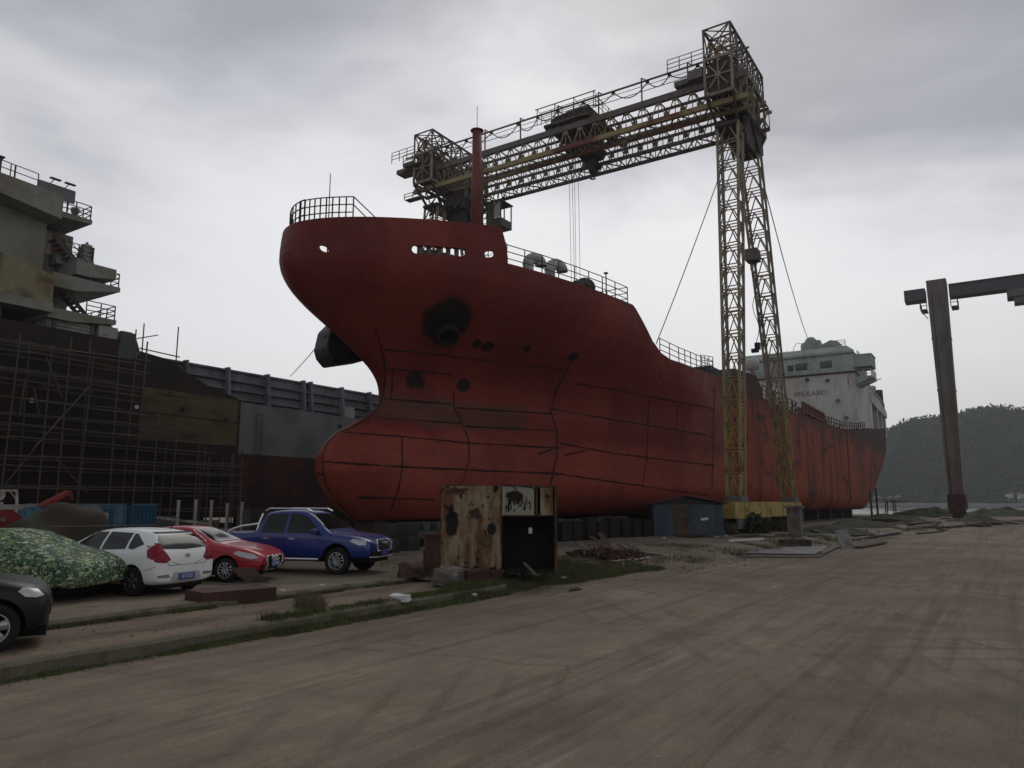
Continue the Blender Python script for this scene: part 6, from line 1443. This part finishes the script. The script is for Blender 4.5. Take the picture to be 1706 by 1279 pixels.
# bushes and rubbish at the foot of the crane
def bush(px,py,r,h,n,label,seed,m='bush',nm='bush',cat='bush',z0=None,ls=.09):
    random.seed(seed); p=onground(px,py,z0); z0=p.z; mb=MB()
    for _ in range(n):
        t=rnd(0,2*math.pi); rr=r*math.sqrt(random.random()); z=rnd(0,1)**.8*h*(1-.5*rr/r); c=Vector((p.x+rr*math.cos(t),p.y+rr*math.sin(t),z0+z)); s_=ls*rnd(.6,1.4)
        u=Vector((rnd(-1,1),rnd(-1,1),rnd(-.5,1))).normalized()*s_; v=Vector((rnd(-1,1),rnd(-1,1),rnd(-.5,1))).normalized()*s_*.5; mb.add([c-u,c-v,c+u,c+v],[(0,1,2,3)])
    for _ in range(14):
        t=rnd(0,2*math.pi); mb.bar((p.x,p.y,z0-.02),(p.x+r*.7*math.cos(t),p.y+r*.7*math.sin(t),z0+h*rnd(.5,.95)),.025)
    return single(mb,nm,m,label,cat)
bush(1245,888,1.5,1.7,1500,'dark leafy bush growing in front of the yellow crane sill',41,ls=.14); bush(1290,886,1.3,1.0,800,'low dark bush between the leafy bush and the concrete pier',42,ls=.13)
bush(1206,880,.5,1.5,300,'narrow dark bush at the right corner of the blue shed',43,ls=.12)
# low dark scrap behind the pier
def scrap(px,py,sx,sy,sz,rz,m,label,nm='steel_scrap',cat='scrap',z0=None,tilt=0):
    mb=MB(); mb.box(-sx/2,sx/2,-sy/2,sy/2,0,sz); o=mb.build(nm,m); p=onground(px,py,z0); o.location=(p.x,p.y,z0); o.rotation_euler=(tilt,0,rz); bv=o.modifiers.new('b','BEVEL'); bv.width=min(.02,sz*.3); bake(o); tag(o,label,cat); return o
AZR=AZ-math.pi/2   # facing the camera
def frame_box(px,py,sx,sy,sz,rz,m,label,nm,cat):
    "an open crate of plates with a recessed top and ribs"
    mb=MB(); t=.05; mb.box(-sx/2,sx/2,-sy/2,-sy/2+t,0,sz); mb.box(-sx/2,sx/2,sy/2-t,sy/2,0,sz); mb.box(-sx/2,-sx/2+t,-sy/2+t,sy/2-t,0,sz); mb.box(sx/2-t,sx/2,-sy/2+t,sy/2-t,0,sz); mb.box(-sx/2+t,sx/2-t,-sy/2+t,sy/2-t,0,sz*.6)
    for k in range(4): x=-sx/2+sx*(k+.5)/4; mb.box(x-.03,x+.03,-sy/2-.03,-sy/2,0,sz)
    o=mb.build(nm,m); p=onground(px,py); o.location=p; o.rotation_euler=(0,0,rz); tag(o,label,cat); return o
frame_box(1325,911,1.5,.8,.40,AZR,'brown_board','dark ribbed brown crate behind the stacked grey steel plates','crate','crate')
# stacked grey steel plates lying on the ground
def flat(corners,z,th,m,label,nm='steel_plate',cat='steel plate',zg=-.35):
    pts=[onground(*c,zg) for c in corners]; mb=MB(); mb.prism([(p.x,p.y,z) for p in pts],(0,0,th)); return single(mb,nm,m,label,cat)
zg=-.35
flat([(1236,929),(1366,929),(1398,911),(1290,913)],zg,.035,'brown_board','lower rust-brown plate under the stacked grey steel plates')
flat([(1240,924),(1358,926),(1382,912),(1282,911)],zg+.06,.03,'steelplate','top grey steel plate of the stack lying right of the green patch')
flat([(1372,925),(1400,912),(1396,909),(1366,920)],zg+.05,.03,'board','narrow pale strip lying at the right edge of the grey plates')
# leaning plate
p=onground(1392,905,zg); q=onground(1426,914)
mb=MB(); a=onground(1402,915); b=onground(1426,914); t0=CAM+ray(1390,883)*(a-CAM).length/ray(1392,900).length*1.02; t1=CAM+ray(1412,882)*(b-CAM).length/ray(1412,900).length*1.02
mb.prism([a,b,t1,t0],(.03,.03,0)); single(mb,'leaning_plate','steelplate','grey steel plate standing propped at an angle beside the plate stack','steel plate',rc=False)
random.seed(77)
longs=[((1418,900),(1500,888),.45,'steelplate','long pale plank running right from the propped plate'),((1426,914),(1470,906),.55,'rust','dark rusty channel beside the foot of the propped plate'),((1400,896),(1440,886),.5,'rust','dark rusty bar behind the propped plate'),((1510,882),(1552,878),.5,'board','short brown plank lying between the long pale plank and the far crane'),((1556,880),(1625,874),.7,'s2_superdark','dark flat beam lying near the foot of the far box crane'),((1600,876),(1640,870),.4,'board','pale lath resting beyond the dark flat beam'),((1215,903),(1272,901),.12,'litter','thin whitish pipe on the grass below the bushes'),((1470,876),(1515,870),.6,'rust','rusty beam lying on the bank left of the far crane'),((1530,890),(1570,886),.4,'brown_board','brown board lying near the road below the far crane'),((1640,872),(1700,868),.6,'brown_board','brown timber at the right edge beyond the road'),((1150,878),(1185,896),.1,'pipe','grey pipe lying before the blue shed')]
for (a_,b_,w_,m,lab) in longs:
    a=onground(*a_); b=onground(*b_); mb=MB(); mb.bar(a+up*.08,b+up*rnd(.06,.16),w_,.09 if w_>.2 else w_); single(mb,'beam' if 'beam' in lab or 'bar' in lab or 'channel' in lab else ('pipe' if 'pipe' in lab else 'plank'),m,lab,'scrap',rc=False)
# heap of broken boards in the middle ground
hp=[((962,918),(1010,932),.22,'board',.35),((985,910),(1032,930),.2,'brown_board',.45),((1005,912),(1040,925),.18,'board',.25),((1030,914),(1058,926),.15,'rust',.2),((1040,911),(1102,931),.12,'board',.18),((950,934),(1045,934),.16,'board',.05),((1000,905),(1018,922),.3,'rust',.55),((1050,922),(1104,926),.2,'brown_board',.1),((940,928),(985,940),.14,'brown_board',.05),((1020,936),(1080,930),.1,'litter',.03)]
desc=['pale weathered board','brown broken board','short pale board','dark rusty board','long thin board sloping right','long pale lath lying flat','upright rusty offcut at the top','brown board at the right end','short brown stick at the left end','thin whitish lath at the front']
for (a_,b_,w_,m,z),dsc in zip(hp,desc):
    a=onground(*a_); b=onground(*b_); mb=MB(); mb.bar(a+up*z,b+up*.03,w_,.04); single(mb,'broken_board',m,dsc+' in the heap right of the cream cabin','board','broken boards heaped right of the cabin',rc=False)
bush(1010,928,1.5,.35,500,'dark tangled rubbish under the heap of broken boards',44,m='rust',nm='tangled_heap',cat='heap',ls=.12)
# litter
lt=[(975,925,.18,'white jug lying beside the board heap'),(1106,898,.16,'white bottle standing before the blue shed'),(665,1003,.42,'crumpled white plastic bag in the grass by the road, largest of the litter'),(938,965,.22,'small white rag by the right corner of the cream cabin'),(790,992,.15,'white scrap at the road edge below the cream cabin'),(470,985,.13,'white cup beside the steel plate box'),(535,975,.12,'pale scrap on the ground below the pickup'),(1195,895,.25,'white rubbish at the right end of the blue shed'),(1210,893,.2,'pale rubbish bag right of the blue shed'),(775,975,.12,'white scrap at the foot of the square concrete lump'),(450,1060,.12,'pale pebble on the grassy kerb face'),(1225,895,.2,'small white scrap under the leafy bush'),(1400,884,.3,'round white object on the bank behind the propped plate')]
for i,(x,y,s,lab) in enumerate(lt): rock(x,y,s,s*.7,s*(.8 if 'jug' in lab or 'bottle' in lab else .35),20+i,lab,'litter',nm='paper_scrap' if 'scrap' in lab or 'rag' in lab or 'rubbish' in lab else 'plastic_object',rz=i,cat='litter')
mb=MB(); p=onground(955,984,-.35); mb.prism([(p.x-.35,p.y-.05,-.335),(p.x+.3,p.y-.12,-.335),(p.x+.35,p.y+.08,-.30),(p.x,p.y+.12,-.31)],(0,0,.02)); single(mb,'rubber_scrap','tyre','flat black rubber scrap on the road edge right of the cream cabin','rubber scrap')
# ---- left background behind the cars
ct=thing('blue_container','faded blue steel container with open doorway behind the covered car','container',(22,40,0))
YC2=40.0; xa=(CAM+ray(120,850)*(YC2/ray(120,850).y)).x; xb=(CAM+ray(208,850)*(YC2/ray(208,850).y)).x; xc=(CAM+ray(255,850)*(YC2/ray(255,850).y)).x
def corr(p,q,z0,z1,m,nm,par_,n,dep=.05):
    mb=MB(); dd=q-p; u=dd.normalized(); nv=Vector((u.y,-u.x,0))
    for i in range(n+1):
        for k,off in ((0,0),(.3,0),(.5,1),(.8,1)):
            t=(i+k)/(n+1); c=p+dd*t+nv*dep*off; mb.v+=[Vector((c.x,c.y,z0)),Vector((c.x,c.y,z1))]
    m_=len(mb.v)//2; mb.f=[(2*i,2*i+2,2*i+3,2*i+1) for i in range(m_-1)]; return mb.build(nm,m,par_)
V=Vector
corr(V((xa-2.2,YC2,0)),V((xb,YC2,0)),.15,1.95,'bluecont','side_wall',ct,12); mb=MB(); mb.box(xa-2.2,xb,YC2+.05,YC2+2.3,0,1.93); mb.build('body','bluecont',ct); mb=MB(); mb.bar((xa-2.2,YC2-.05,1.97),(xb+.05,YC2-.05,1.97),.1,.1); mb.bar((xb,YC2-.05,0),(xb,YC2-.05,2),.1,.1); mb.build('frame','bluecont',ct)
q=(CAM+ray(172,858)*((YC2-.1)/ray(172,858).y)); mb=MB(); mb.box(q.x-.55,q.x+.55,YC2-.12,YC2-.02,.2,1.75); dr=mb.build('door','bluecont2',ct); mb=MB(); mb.box(q.x-.3,q.x+.25,YC2-.16,YC2-.11,.9,1.55); mb.build('notice_board','s2_light',dr)
ct2=thing('blue_container','deep blue steel container at the right end of the container pair','container',(24,40,0))
corr(V((xb+.12,YC2-.4,0)),V((xc,YC2-.4,0)),.1,1.93,'bluecont2','side_wall',ct2,6); mb=MB(); mb.box(xb+.12,xc,YC2-.34,YC2+2,0,1.9); mb.build('body','bluecont2',ct2); mb=MB(); mb.bar((xb+.1,YC2-.45,1.97),(xc,YC2-.45,1.97),.1,.1); mb.build('frame','bluecont',ct2)
# tarp heap
p=onground(110,905); p=V((13.9,28.0,0))
bm=bmesh.new(); bmesh.ops.create_icosphere(bm,subdivisions=4,radius=1)
c0=CAM+ray(105,870)*(30/ray(105,870).y)
for v in bm.verts:
    k=1+mnoise.noise(v.co*1.7)*.28+mnoise.noise(v.co*5)*.05; v.co=V((v.co.x*2.1*k,v.co.y*1.4*k,max(-.02,v.co.z+.12)*1.75*k))
me=bpy.data.meshes.new('tarp_heap'); bm.to_mesh(me); bm.free(); me.materials.append(M['tarp']); o=bpy.data.objects.new('tarp_heap',me); COL.objects.link(o); o.location=(c0.x,30,-.02)
for f in me.polygons: f.use_smooth=True
tag(o,'large brown tarpaulin-covered heap behind the camouflaged car','tarp heap')
# red machine: angular red arm and body
rm=thing('red_machine','red angular machine with raised arm partly hidden behind the tarp heap','machine',(14,31,0))
pt=lambda x,y,Yp=32: CAM+ray(x,y)*(Yp/ray(x,y).y)
mb=MB(); mb.prism([pt(0,850),pt(20,848),pt(38,862),pt(30,872),pt(12,880),pt(0,884)],(0,1.0,0)); mb.build('body','redsteel',rm)
mb=MB(); mb.prism([pt(3,862,31.9),pt(9,862,31.9),pt(8,869,31.9),pt(3,868,31.9)],(0,.2,0)); mb.build('window','s2_signgrey',rm)
mb=MB(); mb.prism([pt(70,842),pt(84,834),pt(118,817),pt(122,822),pt(121,834),pt(116,824),pt(95,836),pt(86,846)],(0,.5,0)); mb.build('arm','redsteel',rm)
mb=MB(); mb.bar(pt(0,843,34),pt(60,842,34),.12); mb.bar(pt(0,847,34),pt(40,846,34),.1); mb.build('rail','s2_light',rm)
# white frame and panel, posts and rail
mb=MB(); mb.bar(pt(0,817,36),pt(28,817,36),.09); mb.bar(pt(28,817,36),pt(28,836,36),.09); mb.bar(pt(16,817,36),pt(27,832,36),.05); mb.prism([pt(-12,817,36.1),pt(9,817,36.1),pt(9,826,36.1),pt(5,832,36.1),pt(-12,836,36.1)],(0,.06,0)); mb.bar(pt(3,836,36),(pt(3,836,36).x,36,0),.1); mb.bar(pt(28,836,36),(pt(28,836,36).x,36,0),.08); single(mb,'white_frame','whitepole','white tubular frame with a white panel at the far left edge','frame',rc=False)
fx=[(298,833,'leftmost pale post of the row behind the white hatchback'),(327,832,'second pale post from the left in the row behind the cars'),(353,833,'middle pale post of the row behind the cars'),(379,838,'thin fourth post from the left in the row behind the cars'),(404,836,'rightmost pale post, just above the pickup tailgate')]
for (x,y,lab) in fx:
    p=pt(x,y,38); mb=MB(); mb.box(p.x-.06,p.x+.06,37.95,38.05,0,p.z); mb.box(p.x-.09,p.x+.09,37.92,38.08,p.z-.04,p.z); o=single(mb,'pale_post','whitepole',lab,'post','pale posts behind the cars')
mb=MB(); mb.tube(pt(85,878,26),pt(262,875,26),.03); mb.tube((pt(92,878,26).x,26,0),pt(92,878,26),.045); mb.tube((pt(262,875,26).x,26,0),pt(262,875,26),.045); single(mb,'tube_rail','pipe','thin grey tube rail behind the white hatchback and the covered car','rail',rc=False)
mb=MB(); mb.bar(pt(262,862,37),pt(352,873,37),.08,.12); single(mb,'sloping_bar','whitepole','pale bar sloping behind the row of posts','bar',rc=False)
# dark clutter at the foot of the scaffolding
random.seed(3)
for i,(x,w_,h,lab) in enumerate(((270,1.6,1.2,'dark steel bin beside the deep blue container'),(330,2.4,.9,'low dark crate behind the row of pale posts'),(420,2.0,1.4,'dark upright cabinet behind the pickup tailgate'),(560,1.2,1.0,'dark trestle in the shadow under the bow'),(700,1.4,1.1,'dark timber crib under the near side of the bow'))):
    p=pt(x,880,44 if x<500 else 30); frame_box(x,0+840+CZ*1266/((p-CAM).length*.98),w_,.9,h,AZR,'s2_superdark',lab,'dark_bin' if i<3 else 'crib','bin' if i<3 else 'crib')
# cribs and a wall added under the hull so the gap reads black
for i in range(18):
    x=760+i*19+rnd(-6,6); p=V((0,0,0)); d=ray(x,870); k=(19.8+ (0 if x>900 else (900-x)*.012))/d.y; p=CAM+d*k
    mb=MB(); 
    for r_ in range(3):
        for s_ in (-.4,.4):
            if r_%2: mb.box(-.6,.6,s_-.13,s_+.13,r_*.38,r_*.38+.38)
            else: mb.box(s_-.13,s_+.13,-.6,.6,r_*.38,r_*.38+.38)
    o=mb.build('gap_fill_crib','s2_superdark'); o.location=(p.x,p.y+rnd(1.2,3.5),0); o.rotation_euler=(0,0,rnd(-.2,.2)); tag(o,'dark timber crib added to darken the gap beneath the red hull','crib','added dark cribs beneath the red hull')
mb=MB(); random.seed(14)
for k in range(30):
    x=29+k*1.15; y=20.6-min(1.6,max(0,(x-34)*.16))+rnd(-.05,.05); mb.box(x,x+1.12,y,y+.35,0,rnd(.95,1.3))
single(mb,'hull_shade_wall','hull_shade','row of near-black uprights added as painted shade along the hull bottom','shade wall')  # added wall; its near-black colour stands for the shade under the hull
# steel posts and small trestle at the stern
for (x,y0_,y1_,lab,w_) in ((1453,823,862,'dark prop left of the other under the stern','.25',),(1463,818,862,'taller dark prop under the stern, right of the other','.3')):
    p=onground(x,y1_); mb=MB(); h=(p-CAM).length*(y1_-y0_)/1266; mb.tube((p.x,p.y,0),(p.x-.2,p.y,h),.16,n=8); mb.box(p.x-.4,p.x+.4,p.y-.4,p.y+.4,0,.15); single(mb,'stern_prop','s2_superdark',lab,'prop',rc=False)
mb=MB(); p=onground(1485,864)
for dx,dy in ((-1,-.6),(1,-.6),(-1,.6),(1,.6)): mb.bar((p.x+dx*1.2,p.y+dy,0),(p.x+dx*.9,p.y+dy*.7,2.6),.14)
for z in (1.2,2.4): mb.bar((p.x-1.1,p.y-.5,z),(p.x+1.1,p.y-.5,z),.12); mb.bar((p.x-1.1,p.y+.5,z),(p.x+1.1,p.y+.5,z),.12); mb.bar((p.x+1,p.y-2.2,z),(p.x+1,p.y+.5,z),.12)
single(mb,'steel_trestle','s2_superdark','small dark steel trestle on the bank just behind the stern','trestle',rc=False)
# bank: humps of earth and weeds at the waterside
def mound(px,py,rx,ry,h,seed,label):
    p=onground(px,py); mb=MB(); nr,na=14,40
    for i in range(nr+1):
        for k in range(na):
            t=2*math.pi*k/na; r=i/nr; q=1+mnoise.noise(V((math.cos(t)*1.5,math.sin(t)*1.5,seed)))*.35; x=rx*r*q*math.cos(t); y=ry*r*q*math.sin(t)
            z=h*(1-r*r)**1.2*(1+mnoise.noise(V((x*.5,y*.5,seed)))*.6)+mnoise.noise(V((x*1.6,y*1.6,seed)))*h*.22*(1-r)-.12*r
            mb.v.append(V((p.x+x,p.y+y,p.z+z)))
    mb.f=[(i*na+k,i*na+(k+1)%na,(i+1)*na+(k+1)%na,(i+1)*na+k) for i in range(nr) for k in range(na)]
    single(mb,'mound','moundsoil',label,'earth mound')
mound(1555,860,5,8,1.3,1,'long dark weedy mound left of the far crane foot'); mound(1670,860,6,7,1.2,2,'dark weedy mound right of the far crane foot'); mound(1480,868,5,4,.7,3,'low mound of weeds below the stern'); mound(1440,878,4,4,.6,4,'low mossy mound in front of the stern blocks'); mound(1380,886,2.5,3,.5,5,'small weedy mound between the pier and the propped plate')
mound(1620,868,5,3,.6,6,'small dark mound before the far crane foot')
random.seed(88)
for i in range(46):
    x=rnd(1130,1700); y=rnd(862,896) if x<1450 else rnd(861,884); p=onground(x,y)
    if p.y>17.2 or p.x>160: continue
    s_=rnd(.3,1.1)*(1 if p.x<80 else 1.8); mb=MB(); mb.prism([(-s_,-.2*s_,0),(s_*.8,-.25*s_,0),(s_,.2*s_,.02),(-s_*.7,.3*s_,.03)],(0,0,rnd(.03,.16)*s_)); o=mb.build('scrap_piece',random.choice(['rust','brown_board','board','s2_superdark','moundsoil'])); o.location=(p.x,p.y,p.z+.02); o.rotation_euler=(rnd(-.1,.1),rnd(-.12,.12),rnd(0,3)); tag(o,'flat dark scrap piece lying on the bank before the stern','scrap','scrap pieces on the bank')
# far shore houses and far-off boats
for i,(x,w_,h,lab) in enumerate(((1686,8,6,'small white far house across the water, right of the box crane leg'),(1700,8,6,'white far house across the water at the right edge'),(1462,7,4,'tiny pale far building just beyond the stern'),(1485,9,3.4,'low pale far shed beyond the trestle'),(1497,5,4.5,'tiny pale far block left of the box crane'))):
    d=ray(x,838); p=CAM+d*(735/d.x); hs_=thing('far_house',lab,'house',(735,p.y,2.5)); mb=MB(); mb.box(730,740,p.y-w_/2,p.y+w_/2,1.5,3.5+h); mb.build('wall','farhouse' if i<2 else 's2_light',hs_); mb=MB(); mb.prism([(729.5,p.y-w_/2-.5,3.5+h),(729.5,p.y+w_/2+.5,3.5+h),(729.5,p.y,5.5+h)],(11,0,0)); mb.build('roof','farroof',hs_)
# trees standing out on the ridge
for i,(x,y,r,lab) in enumerate(((1512,698,3.0,'lone slender tree standing on the left end of the ridge'),(1545,694,3.4,'round tree on the ridge left of the crane leg'),(1668,682,4,'bushy tree on the ridge right of the crane leg'),(1690,682,4.6,'tall spreading tree on the ridge near the right edge'),(1625,682,4,'broad tree on the highest part of the ridge'))):
    d=ray(x,y); p=CAM+d*(868/d.x); zb_=hz(868,p.y); p.z=zb_+r*1.1+2; tr_=thing('ridge_tree',lab,'tree',(868,p.y,zb_)); mb=MB(); mb.tube((868,p.y,zb_-1),(868,p.y,max(zb_+2,p.z)),.6,.3,6); mb.build('trunk','bush',tr_); mb=MB(); random.seed(60+i)
    for _ in range(5): clump(mb,V((868+rnd(-2,2),p.y+rnd(-.6,.6)*r,p.z-r*.4+rnd(-.3,.5)*r)),r*.75,60)
    mb.build('crown','hilltree',tr_)
# ---- grass along the kerb and on the yard
def blades(mb,x,y,z,n,r,h):
    for _ in range(n):
        t=rnd(0,6.283); rr=r*math.sqrt(random.random()); a=V((x+rr*math.cos(t),y+rr*math.sin(t),z)); hh=h*rnd(.5,1.25); b=a+V((rnd(-.4,.4)*hh,rnd(-.4,.4)*hh,hh)); w_=V((math.cos(t+1.3),math.sin(t+1.3),0))*rnd(.005,.012)*(1+hh*2)
        mb.add([a-w_,a+w_,b],[(0,1,2)])
random.seed(100); mb=MB()
for _ in range(9000):
    x=rnd(3,27); dn=mnoise.noise(V((x*.8,3,0)))+.25*math.sin(x*.9)
    k=interp([(3,.25),(7,.3),(10,.8),(14,1.1),(17,1.1),(27,1.1)],x)
    if random.random()>k*(.55+dn*.7): continue
    if x<9.5: y=rnd(11.34,11.43); z=-.35 if y<11.47 else -.12
    elif x<17: y=rnd(11.2,11.45) if random.random()<.75-.4*max(0,x-12)/5 else rnd(11.5,11.75+.5*max(0,dn)); z=-.36 if y<11.47 else -.12
    else: y=yb(x)+abs(random.gauss(0,1.0)); d_=min(1,max(0,(y-yb(x))/2.6)); z=-.37+.37*(d_*d_*(3-2*d_))
    blades(mb,x,y,z,14,.13,(.045 if x<9.5 else .10)+.16*max(0,dn))
for _ in range(1500):
    x=rnd(3,16); y=rnd(13.85,14.0); 
    if mnoise.noise(V((x*1.1,9,0)))<-.1: continue
    blades(mb,x,y,-.12,5,.05,.07)
single(mb,'kerb_grass','grass','green grass and weeds growing along the kerb and road edge','grass',kind='stuff',rc=False)
mb=MB()
for _ in range(2600):
    t=random.random(); x=rnd(18,62); y=yb(x)+abs(random.gauss(1.5,2.2))
    if mnoise.noise(V((x*.35,y*.35,2)))<.02: continue
    d_=min(1,max(0,(y-yb(x))/2.6)); blades(mb,x,y,-.37+.37*d_,12,.35,.13)
for _ in range(1200):
    x=rnd(60,165); y=yb(x)+abs(random.gauss(4,6)); blades(mb,x,y,-.2,6,.8,.3)
single(mb,'yard_grass','drygrass','patchy dry grass on the yard between road and hull','grass',kind='stuff',rc=False)
mb=MB(); random.seed(55)
for _ in range(60):
    p=onground(rnd(495,540),rnd(1003,1018),-.12); blades(mb,p.x,p.y,-.12,7,.12,.26)
single(mb,'dry_weeds','drygrass','dry brown weed stalks at the pavement edge below the pickup','weeds',kind='stuff',rc=False)
mb=MB(); random.seed(56)
for _ in range(2600):
    x=rnd(2.5,60); y=(rnd(11.1,11.42) if random.random()<.6 else rnd(11.62,14)) if x<17 else yb(x)+random.gauss(0,.8); z=-.35 if (x<17 and y<11.45) or (x>17 and y<yb(x)) else (-.12 if x<17 else -.2); s_=rnd(.01,.035)*(1 if x<25 else 1.8)
    vs=[(x+rnd(-s_,s_),y+rnd(-s_,s_),z+rnd(0,s_)) for _ in range(5)]; mb.add(vs,[(0,1,2),(0,2,3),(0,3,4),(1,2,4),(2,3,4)])
single(mb,'gravel','concrete','loose gravel and crumbs scattered along the kerb and road edge','gravel',kind='stuff',rc=False)
